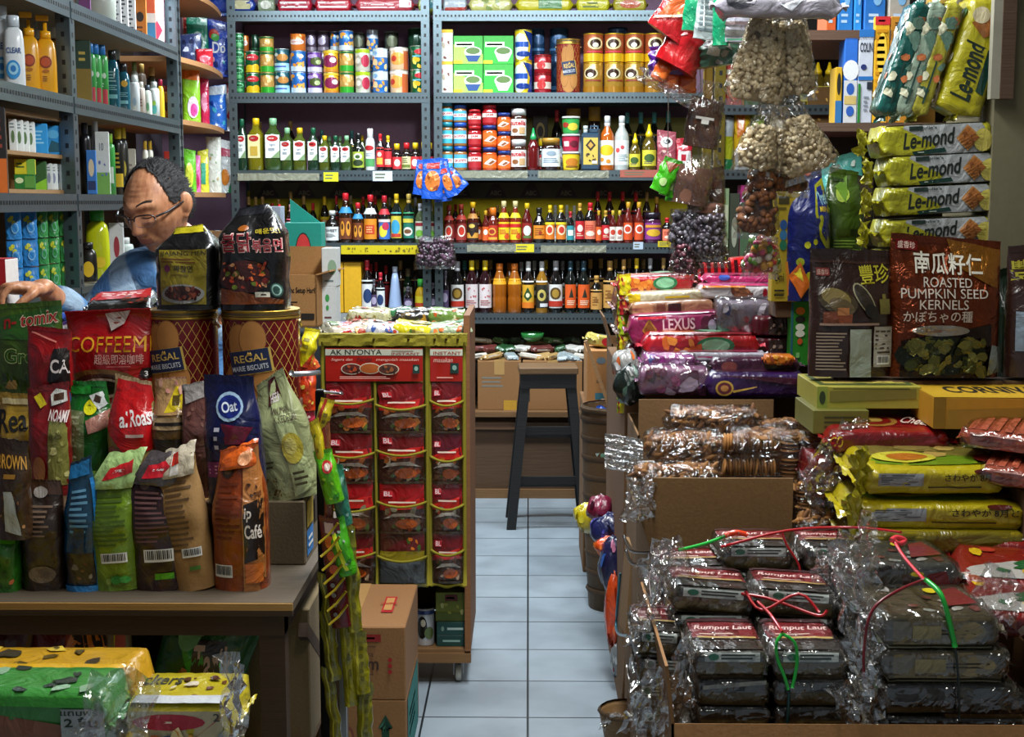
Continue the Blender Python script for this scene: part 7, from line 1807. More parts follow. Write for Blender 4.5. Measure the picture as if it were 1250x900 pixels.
hangbag(373,392,412,452,3.14,'white and orange chip packet hanging behind the yellow one','#b84c1c',[('p',[(.2,1),(.9,.8),(.5,.6)],'#d8d4cc'),('B',.2,.1,.9,.6,9,['#6c2414','#d88a2c','#e8c860'],.08)],202,roll=-.5)
hangbag(366,386,448,500,3.1,'red and orange chip packet under the chrome arm','#c83c14',[('B',.1,.1,.9,.9,16,['#e8a02c','#8c1414','#e8d05c'],.09)],203,d=.04)
hangbag(367,384,490,520,3.1,'pink chip packet low behind the black post','#c02c4c',[('B',.1,.1,.9,.9,8,['#e8c8c0','#7c1420'],.1)],204)
hangbag(368,386,518,560,3.1,'lime and white chip packet behind the black post','#8cb81c',[('B',.1,.1,.9,.9,8,['#d8e0a0','#c84c1c','#3c8a2c'],.1)],205)
hangbag(370,384,640,700,3.1,'dark green packet behind the black post near table corner','#1c4c1c',[('B',.1,.1,.9,.9,6,['#3c8a3c','#8a9a8c'],.1)],206)
hangbag(381,398,486,530,YS_-.03,'yellow packet with red edge hanging highest right of the post','#c8b41c',[('p',[(0,0),(.3,0),(.5,1),(.3,1)],'#a83020'),('l',.5,.3,.9,.7,2,'#6c5c10')],207,roll=.25)
hangbag(392,405,512,590,YS_-.045,'slim yellow packet hanging above the green packets','#d0bc18',[('B',.2,.1,.9,.9,8,['#e8dc5c','#5c8a1c','#8a7a10'],.12)],208,roll=-.18,d=.04)
hangbag(397,420,548,612,YS_-.055,'lime green packet with red emblem, upper one','#58b010',[('e',.6,.7,.28,.12,'#c02c2c'),('e',.6,.7,.16,.07,'#e8d8c8'),('B',.1,.1,.9,.5,6,['#a8d83c','#2c7a1c'],.12)],209,roll=-.22,d=.05)
hangbag(412,430,566,640,YS_-.03,'teal and silver packet behind the lime green packets','#24705c',[('B',.1,.1,.9,.9,10,['#b8c8c4','#1c4c4c','#8ab0a8'],.12)],210,roll=-.15,d=.04)
hangbag(412,436,632,700,YS_-.05,'lime green packet with yellow streak, lower one','#3f9c14',[('p',[(.2,.9),(.4,.9),(.7,.1),(.5,.1)],'#c8d81c'),('B',.5,.2,.9,.8,6,['#8a9c8c','#2c6a2c'],.1)],211,roll=-.22,d=.05)
hangbag(398,409,520,690,YS_-.04,'long dull red and tan strip of folded packets beside post','#a05c34',[('p',[(.1,1),(.5,1),(.9,0),(.5,0)],'#8c2c24'),('B',.1,.2,.9,.8,8,['#b89a5c','#5c3c24'],.1)],212,roll=-.03,d=.02)
# dark red card of sachets with yellow ties
yy=YS_-.06
t=hangbag(404,428,632,765,yy,'dark red card of sachets bound with yellow ties','#5c0c18',[('r',.25,.86,.7,.96,'#c8a89c'),('e',.5,.78,.3,.06,'#d8641c'),('e',.5,.66,.26,.05,'#c8501c'),('e',.5,.54,.24,.045,'#b8481c')]+[('e',.35,.4-.09*i,.12,.022,'#8c8c90')for i in range(4)],213,roll=-.1,d=.02,name='sachet_card',cat='sachet card')
a=at(404,700,yy);w_=at(428,700,yy).x-a.x;h_=at(415,632,yy).z-at(415,765,yy).z
m=MB()
for i in range(7):
 z=h_*(.12+.125*i);m.tube([(-w_*.55,-.018,z-.016),(0,-.022,z),(w_*.5,-.018,z+.022)],.0028,M('#c8b01c','plas'),5)
m.build('ties',t)
# olive yellow packet chains
OL=[(408,436,690,760),(424,442,640,770),(400,416,745,830),(417,430,740,822),(430,452,770,845),(404,418,815,905),(436,455,835,915),(420,436,700,860),(400,412,700,790)]
for i,(x0,x1,y0,y1)in enumerate(OL):
 hangbag(x0,x1,y0,y1,YS_-.03-.012*(i%3),'limp olive yellow packet chain below the sachet card, %s from the left'%ORD[sorted(range(len(OL)),key=lambda k:OL[k][0]).index(i)+1],['#7c7814','#8a8414','#6c6810'][i%3],[('p',[(.3,0),(.45,0),(.5,1),(.4,1)],'#a8a028'),('l',.55,.2,.8,.8,5,'#5c5810')],220+i,roll=-.06*(i%3),d=.022,name='packet_chain',cat='packet chain',group='olive yellow packet chains',wr=.008,peak=.4)
# right hand display: cartons, seaweed packs, biscuits
FILM=film('clear_film',(1,1,1),.14,9,.8)
CRISP=film('crisp_film',(1,1,1),.45,12,.7)
def shell(parent,F,name='clear_wrap',mat=None,nu=16,nv=16,amp=.004,seed=0):
 m=MB();m.grid(lambda a,b:F(a,b),nu,nv,mat or FILM,smooth=False)
 return m.build(name,parent)
XA=.262
# cartons facing the aisle
YA=2.15
xa0,xa1=at(820,885,YA).x,.98
za=at(900,885,YA).z
t=carton(xa1-xa0,.5,za,'large open brown carton holding the tied seaweed packs at front right',((xa0+xa1)/2,YA+.25,0),open_=True,col=M('#8a6238','card'),flaps=(('l',.12,.1),('f',2.7,.09)))
zin=za-.1
m=MB();m.box((0,0,0),(xa1-xa0-.02,.48,.012),CARD);o=m.build('shelf_sheet');o.location=((xa0+xa1)/2,YA+.25,zin-.006)
tag(o,'cardboard sheet inside the large open carton under the seaweed packs','cardboard sheet')
carton(.4,.16,.3,'brown carton at aisle edge behind the large open carton',(XA+.2,YA+.6,0),col=CARDD,tape=False)
# tall cartons B and C with upright front flaps
YBx=2.86
zB=at(880,672,YBx).z;zBf=at(880,584,YBx).z
xB0,xB1=at(796,600,YBx).x,at(969,600,YBx).x
carton(xB1-xB0-0,.4,zB,'open brown carton with raised front flap holding cookie bags',((xB0+xB1)/2,YBx+.2,0),open_=True,col=M('#80603a','card'),flaps=(('f',0,zBf-zB),('l',.35,.08)))
YCx=3.3
zC=at(860,532,YCx).z;zCf=at(860,488,YCx).z
xC0,xC1=at(779,500,YCx).x,at(945,500,YCx).x
carton(xC1-xC0,.36,zC,'open brown carton with raised front flap below the purple biscuit packs',((xC0+xC1)/2,YCx+.18,0),open_=True,col=M('#7c5c38','card'),flaps=(('f',0,zCf-zC),))
carton(.3,.85,.98,'tall brown carton stack under the biscuit packs along the aisle',(XA+.155,4.12,0),col=CARD2,tape=False)
carton(.34,.36,1.1,'brown carton under the rear biscuit packs',(XA+.56,4.25,0),col=CARD2,tape=False)
# seaweed packs
def seaweed(cx,y0,ztop,label,w=.14,d=.19,h=.05,rz=0,seed=0,top=None,front=None,film_=True,col='#463e34',group='tied seaweed packs in the large carton',kind='foil',rx=0,lean=0):
 top=top or[('r',0,0,1,.35,'#26211c'),('r',.04,.35,.96,.86,'#6c1418'),('t','Rumput Laut',.1,.56,.92,.74,'#c8a8a0',.015,0,.3),('l',.15,.42,.8,.5,1,'#a88a7c'),('r',.04,.86,.96,1,'#3c1c20'),('r',.1,.3,.9,.35,'#a88c4c')]
 front=front or[('r',0,.62,1,1,'#3c3c38'),('r',0,0,1,.6,'#5c4e2c'),('r',.14,.62,.88,.96,'#b8c0bc'),('e',.26,.79,.07,.12,'#2c6c54'),('l',.36,.68,.84,.92,2,'#2c3430'),('r',0,0,1,.16,'#2c2414')]
 t=flowpack(w,d,h,label,name='seaweed_pack',cat='seaweed pack',col=col,top=top,front=front,loc=(cx,y0+d/2,ztop-h),rot=(rx,lean,rz),seed=seed,group=group,p=9,fin=.05,wr=.0025,kind=kind)
 if film_:
  S,Ff,Ft=flowF(w*1.05,d*1.03,h*1.06,7,.05,.006,seed+7)
  m=MB();m.grid(lambda a,b:S(a,-b*2*PI)+Vector((0,0,-h*.03)),22,22,FILM,smooth=True);m.build('clear_wrap',t)
 return t
def tail(px,py,Y,w,h,seed,label,rot=(0,0,0),amp=.022):
 return crumple('cellophane',label,w,h,at(px,py,Y),rot,seed,amp,CRISP,11,'cellophane','crinkled cellophane ends of the seaweed packs')
HH=.05
ya=2.2;zt1=at(900,795,ya).z
lv=['top','second','third','lowest']
xs=[at(845+48,800,ya).x,at(845+144,800,ya).x]
wv=95/ppm(ya)
for k in range(3):
 for i in(0,1):
  seaweed(xs[i]+.003*k,ya,zt1-k*(HH-.002),'seaweed pack in front left tied stack, %s layer, %s side'%(lv[k],['left','right'][i]),w=wv,d=.18,h=HH*.96,seed=k*2+i,front=None if k==0 else[('r',0,.55,1,1,'#1a1a16'),('p',[(.1,.75),(.95,.95),(.95,.8),(.1,.6)],'#8a8c84')if k==1 and i==0 else('r',0,.5,1,.56,'#3c3828'),('r',0,0,1,.5,'#6a5834' if k==2 else '#4c4228')])
# supports beneath: flat packs filling the carton
seaweed(xs[0]+.07,ya+0,zt1-3*HH+.004,'long brown pack lettered on its edge under the front left stack',w=.3,d=.18,h=max(.03,zt1-3*HH-zin),seed=9,film_=True,top=[('r',0,0,1,1,'#2c261c')],front=[('r',0,0,1,1,'#3c3424'),('e',.62,.55,.1,.3,'#8c2c1c'),('t','BERKA',.66,.4,.86,.7,'#8a7c54'),('p',[(0,.4),(1,.9),(1,.7),(0,.2)],'#5c5034')])
# left column pack
yl=2.36;zl_=at(800,772,yl).z
for k in range(4):
 seaweed(at(803,780,yl).x+.006*(k%2),yl,zl_-k*HH,'narrow seaweed pack in far left column, %s layer'%lv[k],w=.085,d=.17,h=HH*.96,seed=20+k,lean=.06)
# pair behind
yb_=2.42;zb_2=at(880,722,yb_).z
for i in(0,1):
 for k in(0,1,2):
  seaweed(at(868+104*i,725,yb_).x,yb_,zb_2+.006*(1-i)-k*HH,'seaweed pack behind front left stack, %s layer, %s side'%(lv[k],['left','right'][i]),w=.15,d=.15,h=HH*.96,seed=30+i+5*k,lean=.07 if k==0 else 0)
yc_=2.6;zc2=at(960,668,yc_).z
for i in(0,1):
 for k in(0,1,2,3):
  seaweed(at(925+100*i,670,yc_).x,yc_,zc2-k*HH,'seaweed pack in rear tied stack, %s layer, %s side'%(lv[k],['left','right'][i]),w=.145,d=.15,h=HH*.96,seed=40+i+4*k)
seaweed(at(845,690,2.58).x,2.57,at(845,690,2.58).z,'single seaweed pack against the raised carton flap',w=.13,d=.15,h=.05,seed=61,rz=.1)
seaweed(at(845,690,2.58).x,2.57,at(845,690,2.58).z-.05,'lower seaweed pack against the raised carton flap',w=.14,d=.16,h=.14,seed=62,film_=False)
# right hand tied stack (khaki crackers)
KT=[('B',.1,.1,.9,.9,12,['#1c1c1a','#8a8c84','#5c2c28','#a8a49c'],.07),('e',.6,.7,.06,.08,'#c8b41c'),('p',[(.6,.2),(.9,.3),(.85,.8),(.7,.7)],'#6c1c24')]
KF=[('r',0,0,1,1,'#4c4430'),('p',[(.1,.85),(.7,.92),(.9,.5),(.7,.1),(.1,.12)],'#7c6a40'),('e',.72,.5,.16,.34,'#8c7c54'),('l',.5,.4,.85,.62,2,'#2c2418'),('r',.26,.3,.5,.7,'#8c8058'),('r',0,0,1,.08,'#8a8468')]
KF2=[('r',0,0,1,1,'#15120e'),('r',0,0,1,.25,'#6c5c3c'),('e',.3,.6,.2,.24,'#2c261c')]
yr=2.2
for k in range(4):
 z_=at(1140,752,yr).z-k*.058
 seaweed(at(1148,780,yr).x+.01*k,yr,z_,'khaki wrapped cracker pack in the right tied stack, %s layer'%lv[k],w=.2+.02*k,d=.2,h=.056,seed=70+k,top=KT,front=KF if k<2 else KF2,col='#4a4230',group='tied cracker packs at front right')
for k in range(4):
 z_=at(1110,690,2.42).z-k*.058
 seaweed(at(1105,700,2.42).x,2.42,z_,'silver black cracker pack behind the right tied stack, %s layer'%lv[k],w=.21,d=.2,h=.056,seed=80+k,top=KT,front=KT,col='#3c3c38',group='tied cracker packs at front right')
# long dark packs at the lower right
for k,(z_,nm)in enumerate(((za+.035,'upper'),(za-.012,'lower'))):
 seaweed(at(1205,860,2.2).x,2.2,z_,'long dark cracker pack at lower right picture edge, %s one'%nm,w=.16,d=.2,h=.045,seed=90+k,top=KT,front=KF2,col='#1c1a16',group='dark packs at lower right edge')
# film tails
for i,(px,py,Y,w_,h_,rot,lb)in enumerate(((832,840,2.21,.07,.17,(.1,.25,.5),'crinkled cellophane at left end of front left stack'),(800,860,2.25,.1,.14,(.2,.3,.3),'crinkled cellophane down in the carton corner'),(785,760,2.36,.06,.1,(0,.3,.6),'crinkled cellophane on far left seaweed column'),(815,700,2.45,.1,.12,(.1,-.5,.3),'crinkled cellophane of the pair behind the front stack'),(805,690,2.56,.05,.1,(0,.2,.3),'cellophane beside the raised flap'),(1047,690,2.4,.11,.16,(.1,-.3,.5),'large crinkled cellophane at left of right tied stack'),(1052,745,2.26,.1,.17,(.1,-.35,.6),'bright crinkled cellophane beside the khaki packs'),(1060,810,2.2,.09,.14,(.1,-.3,.6),'crinkled cellophane between the two tied stacks'),(1052,860,2.18,.09,.12,(.2,-.5,.2),'cellophane fold low between the tied stacks'),(1215,735,2.28,.08,.12,(.1,.3,-.5),'cellophane end at right of the khaki packs'),(1005,700,2.48,.05,.09,(.1,.1,.2),'cellophane corner behind the front stack'),(893,668,2.6,.04,.06,(0,-.3,.3),'cellophane at left end of rear tied stack'))):
 tail(px,py,Y,w_,h_,300+i,lb,rot)
# strings
RED,GRN,DKG=M('#a8141c','plas'),M('#1fae3c','plas'),M('#0f3c3c','plas')
def string(name,label,pts,col,r=.0022,group='strings tied round the packs'):
 m=MB();P3=[]
 q=[at(x,y,Y)for x,y,Y in pts]
 for i in range(len(q)-1):
  for j in range(4):
   t_=j/4
   a=q[max(0,i-1)];b=q[i];c=q[i+1];d=q[min(len(q)-1,i+2)]
   P3.append(.5*((2*b)+(c-a)*t_+(2*a-5*b+4*c-d)*t_**2+(3*b-a-3*c+d)*t_**3))
 P3.append(q[-1])
 m.tube(P3,r,col,6);o=m.build(name);tag(o,label,'string',group);return o
string('string','red string running along the rear seaweed stack',[(880,668,2.58),(960,648,2.6),(1040,644,2.6),(1100,650,2.5)],RED,.003)
string('string','red string knotted down over the rear seaweed stack',[(955,650,2.59),(960,665,2.585),(975,690,2.58),(978,715,2.57)],RED,.0025)
string('string','red string across the pair behind the front stack',[(905,725,2.42),(935,730,2.4),(965,740,2.38),(1000,752,2.35),(1010,745,2.35)],RED,.003)
string('string','second red string looping over the pair behind',[(910,722,2.41),(930,745,2.38),(975,725,2.38),(1000,748,2.36)],RED,.003)
string('string','red string end dropping to the green loop',[(925,735,2.36),(940,750,2.28),(955,772,2.2)],RED,.003)
string('string','green string loop, left side, on front left stack',[(955,774,2.195),(948,785,2.19),(949,805,2.19),(958,828,2.188),(962,842,2.187)],GRN,.003)
string('string','green string loop, right side, on front left stack',[(955,774,2.195),(970,785,2.19),(973,810,2.19),(967,840,2.187)],GRN,.003)
string('string','dark teal string down the front of front left stack',[(963,842,2.187),(962,870,2.186),(960,896,2.185)],DKG,.003)
string('string','green string with red end above the seaweed packs by raised flap',[(828,672,2.56),(860,664,2.58),(885,655,2.6),(900,651,2.61)],GRN,.0035)
string('string','orange red knot string beside the green one',[(885,654,2.6),(898,650,2.6),(912,653,2.6)],M('#d8401c','plas'),.006)
string('string','dark string from the green string to far left packs',[(828,672,2.56),(805,680,2.5),(793,705,2.4),(795,730,2.35)],M('#3c1c18','plas'),.0016)
string('string','pink red string over right tied stack',[(1092,662,2.42),(1105,682,2.35),(1128,708,2.26)],M('#d83c48','plas'),.003)
string('string','red bow at the top of right tied stack',[(1088,660,2.42),(1095,656,2.43),(1105,660,2.43),(1098,664,2.42),(1090,660,2.42)],M('#d83c48','plas'),.005)
string('string','dark red string hanging left from the knot of right stack',[(1128,708,2.25),(1095,722,2.21),(1065,745,2.19),(1055,790,2.185),(1055,835,2.18)],M('#6c0f1c','plas'),.0028)
string('string','green string down the front of right tied stack',[(1130,708,2.24),(1148,725,2.2),(1158,755,2.19),(1166,790,2.188)],GRN,.0045)
string('string','dark string continuing below the green one to carton',[(1166,790,2.188),(1170,830,2.185),(1171,880,2.185)],M('#14201c','plas'),.0022)
# red wafer packs at the right edge
for i,(x0,x1,yf,Y,z_,seed)in enumerate(((1185,1330,700,2.42,None,1),(1190,1330,740,2.3,None,2),(1175,1300,652,2.62,None,3))):
 a,b=at(x0,yf,Y),at(x1,yf,Y)
 flowpack(b.x-a.x,.19,.05,'red wrapped wafer pack at right picture edge, %s one'%['middle','lowest','uppermost'][i],name='wafer_pack',cat='wafer pack',col='#7c1410',top=[('p',[(0,.2),(.5,.5),(1,.4),(1,0),(.1,0)],'#a8a49c'),('B',.1,.2,.8,.8,8,['#a83020','#1c5c2c','#c8b0a0','#d8b01c'],.08)],front=[('r',0,0,1,.4,'#5c100c'),('B',0,.2,.6,.9,5,['#8c4020','#b8a090'],.08)],loc=((a.x+b.x)/2,Y+.09,a.z-.05),rot=(.12,0,-.25),seed=seed,group='red wafer packs at right edge')
carton(.3,.44,at(1190,740,2.3).z-.055,'brown carton under the red wafer packs at right edge',(1.14,2.52,0),col=CARDD,tape=False)
# piled packs on the right: yellow crackers, red, corn boxes
XP0=.6
def pile(x0,x1,yfr,Y,d,h,label,col,top,front,seed,rz=0,rx=0,name='biscuit_pack',cat='biscuit pack',fin=.06,p=6,group=None,wr=.005,film_=False,tb=None):
 a,b=at(x0,yfr,Y),at(x1,yfr,Y)
 t=flowpack(b.x-a.x,d,h,label,name=name,cat=cat,col=col,top=top,front=front,loc=((a.x+b.x)/2,Y+d/2,a.z-h),rot=(rx,0,rz),seed=seed,fin=fin,p=p,group=group,wr=wr)
 if film_:
  S,Ff,Ft=flowF((b.x-a.x)*1.06,d*1.06,h*1.08,6,.05,.01,seed+7)
  m=MB();m.grid(lambda u,v:S(u,-v*2*PI)+Vector((0,0,-h*.04)),22,22,FILM);m.build('clear_wrap',t)
 return t
YT=[('e',.5,.3,.5,.2,'#6c8c1c'),('r',.02,.42,.98,.98,'#7c7030'),('B',.3,.45,.95,.95,9,['#b89c50','#a07c34','#8c7c3c'],.1),('e',.35,.34,.22,.17,'#d0c83c'),('e',.37,.34,.14,.11,'#b86a1c'),('e',.88,.28,.07,.12,'#5c1410')]
YFr=[('r',0,0,1,1,'#a89818'),('r',.12,.38,.42,.86,'#8c9094'),('l',.14,.42,.4,.82,5,'#44484c'),('t','さわやか 8月と',.56,.56,.92,.84,'#241c0c',.01),('l',.45,.3,.85,.42,1,'#3c3410'),('e',.82,.92,.07,.1,'#4c140c')]
gp='yellow rice cracker packs piled at right'
pile(1050,1235,566,2.66,.22,.055,'yellow rice cracker pack at top of pile, dish picture facing up','#b0a014',YT,YFr,401,rx=.1,group=gp)
pile(1040,1262,612,2.64,.24,.055,'yellow rice cracker pack in middle of pile with white sticker','#a89812',YT,YFr,402,rz=-.03,group=gp,rx=.05)
pile(1048,1262,648,2.62,.24,.05,'yellow rice cracker pack at bottom of the pile','#8c7c10',YT,[('r',0,0,1,1,'#6c6010')],403,group=gp)
carton(.46,.26,at(1100,648,2.64).z-.058,'dark brown carton under the yellow rice crackers',(.88,2.82,0),col=CARDD,tape=False)
for i,(px,py,Y)in enumerate(((1052,575,2.65),(1045,625,2.63))):
 crumple('cellophane',['shiny yellow crimped end of the top rice cracker pack','shiny yellow crimped end of the middle rice cracker pack'][i],.05,.1,at(px,py,Y),(.2,-.5,.5),420+i,.014,M('#b0a81c','foil'),10,'pack end')
pile(1015,1165,524,2.82,.2,.05,'red cheese biscuit pack with gold swirl on right pile','#8c0f14',[('e',.42,.55,.22,.32,'#b07c34'),('e',.42,.55,.17,.24,'#8c1a14'),('e',.42,.55,.1,.14,'#c8a44c'),('t','Cheese',.66,.3,.96,.6,'#d8c8b8',.015,-.5)],[('r',0,0,1,1,'#6c0c10'),('t','CO',.02,.3,.12,.8,'#c8a42c',.02)],404,rz=-.05,rx=.05)
pile(990,1060,560,2.84,.16,.1,'dark red pack end below the cheese biscuits','#6c1014',[],[('l',.1,.1,.5,.9,5,'#a85a30')],405)
def pbox(x0,x1,yt,yb,Y,d,label,faces,rz=0,name='food_box',cat='box',kind='paper',z=None):
 a,b=at(x0,yb,Y),at(x1,yb,Y)
 tp=at(x0,yt,Y).z
 z=a.z if z is None else z
 return rbox(name,label,cat,b.x-a.x,d,tp-z,faces,((a.x+b.x)/2,Y+d/2,z),rz=rz,kind=kind)
pbox(997,1124,472,499,2.93,.22,'pale yellow biscuit box with green pattern under brown pouches',{'base':'#a8a03c','front':[('r',0,0,.1,1,'#8c9a3c'),('p',[(.12,.3),(.95,.45),(.95,.9),(.12,.8)],'#7c7430'),('e',.05,.5,.03,.3,'#2c3c1c'),('l',.15,.86,.9,.94,1,'#2c2c18')],'top':[('r',.05,.1,.95,.9,'#4c5c2c'),('r',.1,.18,.9,.8,'#b8a84c'),('B',.2,.2,.8,.8,6,['#8a8a3c','#d8c85c'],.08)]})
pbox(992,1060,501,530,2.9,.2,'olive biscuit box end below the patterned box',{'base':'#6c6a24','front':[('l',.2,.2,.8,.8,3,'#3c3c14')]})
pbox(1142,1290,486,524,2.8,.22,'yellow orange corn snack box at right edge',{'base':'#b8841c','front':[('r',0,0,.1,1,'#8a6410'),('p',[(.1,0),(1,0),(1,.7),(.12,.6)],'#9c7420')],'top':[('r',0,0,1,1,'#c0981c'),('t','CORNIVA',.2,.3,1.,.75,'#241c10',.03)]},rz=-.04)
pbox(1128,1290,464,486,3.02,.14,'blue and grey pack behind the corn snack box',{'base':'#1c2c5c','top':[('r',0,0,1,1,'#5c5048')],'front':[('r',0,.5,1,1,'#4c4440')]})
for i,(px,Y)in enumerate(((1225,2.66),(1250,2.6))):
 a=at(px,560,Y)
 m_=flowpack(.2,.16,.04,'pack of orange wafer rolls at right picture edge, %s one'%['upper','lower'][i],name='wafer_roll_pack',cat='wafer pack',col='#a84c34',top=[('r',.05+.12*k,.05,.12+.12*k,.95,'#c8684c')for k in range(7)],front=[('l',.1,.1,.9,.9,3,'#7c3424')],loc=(a.x+.06,Y+.09,a.z+.012-.075*i),rot=(.1,.05,-.5),seed=450+i,group='orange wafer roll packs')
 S,Ff,Ft=flowF(.21,.17,.044,6,.05,.01,460+i)
 m=MB();m.grid(lambda u,v:S(u,-v*2*PI),22,22,FILM);m.build('clear_wrap',m_)
carton(.3,.24,.9,'dark brown carton under the orange wafer rolls at right edge',(1.13,2.74,0),col=CARDD,tape=False)
# brown stand-up pouches
def pouch(x0,x1,yt,yb,Y,label,front,art,seed,rz=0,d=.07,roll=0,**k):
 a,b=at(x0,(yt+yb)/2,Y),at(x1,(yt+yb)/2,Y)
 z0=at(x0,yb,Y).z;z1=at(x0,yt,Y).z
 k2=dict(name='snack_pouch',cat='pouch',group='snack pouches standing on the right pile',wr=.003)
 k2.update(k)
 return softbag(b.x-a.x,z1-z0,d,label,front=front,art=art,loc=((a.x+b.x)/2,Y+d/2,z0),rot=(-.04,roll,rz),seed=seed,**k2)
BRW='#2c1812'
pouch(992,1094,307,461,3.,'dark brown pouch with mussel shell and gold calligraphy',BRW,[('r',0,.9,1,.92,'#40261c'),('r',.06,.8,.22,.86,'#7c2c28'),('t','盛香珍',.07,.81,.21,.85,'#d8b8a8'),('t','豐珍',.58,.74,.95,.9,'#a8a01c',.01,.1),('e',.3,.6,.24,.1,'#3c3018',-.35),('e',.28,.63,.18,.07,'#7c6c3c',-.35),('e',.34,.56,.16,.06,'#5c4c2c',-.4),('e',.62,.62,.22,.06,'#8c8868',-1.05),('e',.62,.62,.2,.05,'#2c241c',-1.05),('e',.7,.52,.1,.05,'#14100c',-.9),('r',.12,.42,.3,.52,'#6c3418'),('r',.3,.41,.46,.5,'#7c3c1c'),('r',.28,.49,.42,.55,'#a86c3c'),('r',.8,.5,.93,.62,'#6c6428'),('r',.84,.62,.88,.66,'#6c6428'),('l',.08,.4,.85,.44,1,'#8a7060'),('l',.05,.05,.42,.36,12,'#8c7c6c'),('r',.44,0,.7,.38,'#8c9484'),('r',.73,.08,.97,.4,'#a09c90'),('l',.75,.18,.95,.38,6,'#3c342c'),('b',.77,.1,.94,.17)],501,rz=.05)
PK=['#5c5c24','#44481c','#7c7838','#2c3014','#6c6830']
pouch(1092,1226,292,462,2.99,'copper pouch of roasted pumpkin seed kernels','#6c2c0c',[('p',[(0,.25),(1,.4),(1,0),(0,0)],'#2a1a14'),('p',[(.5,1),(1,.95),(1,.62),(.6,.8)],'#9c6420'),('r',.04,.9,.24,.97,'#8c1c18'),('t','盛香珍',.06,.91,.22,.96,'#e8d0c0'),('t','南瓜籽仁',.2,.74,.82,.9,'#c8c4b4',.015),('t','ROASTED',.28,.65,.72,.72,'#b8b0a4',.004),('t','PUMPKIN SEED',.08,.57,.86,.64,'#b8b0a4'),('t','KERNELS',.24,.49,.68,.56,'#b8b0a4',.004),('t','かぼちゃの種',.1,.4,.72,.48,'#a89c90',.01),('e',.44,.34,.26,.04,'#9c9488'),('l',.3,.32,.58,.36,1,'#5c3c24'),('e',.45,.16,.42,.14,'#1c2010'),('B',.14,.05,.84,.28,60,PK,.055),('p',[(.86,.02),(1,.04),(.98,.22),(.9,.24)],'#8a9498')],502,rz=-.04,kind='metalfoil')
pouch(1236,1330,300,462,2.99,'dark brown pouch with gold calligraphy cut by the right edge',BRW,[('t','豐',.02,.74,.4,.9,'#8c8418',.01),('r',.08,.2,.2,.5,'#7c8c9c'),('e',.6,.5,.4,.2,'#4c2c1c')],503)
pouch(1222,1240,330,462,3.06,'narrow dark green pouch between the brown pouches','#0f1f10',[],504)
carton(.37,.32,at(1100,464,3.).z-.002,'tall brown carton stack under the brown pouches',(.875,3.16,0),col=CARDD,tape=False)
carton(.26,.15,at(1100,464,3.).z-.002,'narrow tall brown carton under the rightmost brown pouch',(1.195,3.078,0),col=CARDD,tape=False)
# Le-mond pack stack
LMF=[('r',0,0,.28,1,'#a8a42c'),('p',[(.28,0),(1,0),(1,1),(.22,1),(.1,0)],'#9ca0a0'),('p',[(0,0),(.42,0),(.5,.3),(.2,.9),(0,1)],'#9a981c'),('t','Le-mond',.16,.22,.62,.76,'#14241c',.03,.12,.35),('r',.26,.8,.38,.94,'#20302c'),('t',"Julie's",.36,.8,.5,.93,'#1c2c28',.02),('p',[(.3,.02),(.58,.1),(.56,.24),(.28,.15)],'#10342c'),('l',.33,.09,.52,.15,1,'#b8c0b0'),('p',[(.66,.5),(.76,.9),(.88,.5),(.76,.12)],'#a06c34'),('e',.89,.42,.08,.34,'#b0a44c'),('p',[(.68,.5),(.76,.82),(.86,.5),(.76,.2)],'#8c5424'),('B',.71,.35,.81,.65,5,['#6c3c18'],.012)]
LMF[3]=('t','Le-mond',.2,.27,.66,.8,'#101c16',.02,.08,.3)
YL=3.18
for k,(y0,y1,dx)in enumerate(((151,190,0),(188,226,8),(226,262,6),(266,300,3),(303,338,1),(340,376,2),(378,414,0),(416,458,2))):
 a,b=at(1072+dx,y1,YL),at(1214+dx,y1,YL)
 z0=at(1140,y1-1,YL).z;hh=at(1140,y0,YL).z-z0
 flowpack(b.x-a.x,.12,hh,'yellow and white sandwich biscuit pack, %s in the tall stack'%['topmost','second from top','third from top','fourth from top','fifth from top','sixth from top','seventh from top','lowest'][k],name='biscuit_pack',cat='biscuit pack',col='#98941c',fin_col='#a8a41c',front=LMF,top=[('r',0,0,1,1,'#a8a468')],loc=((a.x+b.x)/2,YL+.06,z0),rot=(0,-.045,.02),seed=510+k,p=14,fin=.04,wr=.002,group='stack of sandwich biscuit packs')
 if k<5:
  crumple('pack_end',None,.055,.06,(0,0,0),(0,0,0),530+k,.012,M('#b0ac28','foil'),8)
  o=COL.objects[-1]
  for q_ in COL.objects:
   if q_.get('label','').startswith('yellow and white sandwich biscuit pack, '+['topmost','second from top','third from top','fourth from top','fifth from top'][k]):
    o.parent=q_
  o.name='crimped_end';o.location=(-(b.x-a.x)/2-.03,-.02,hh/2);o.rotation_euler=(0,.2,.9)
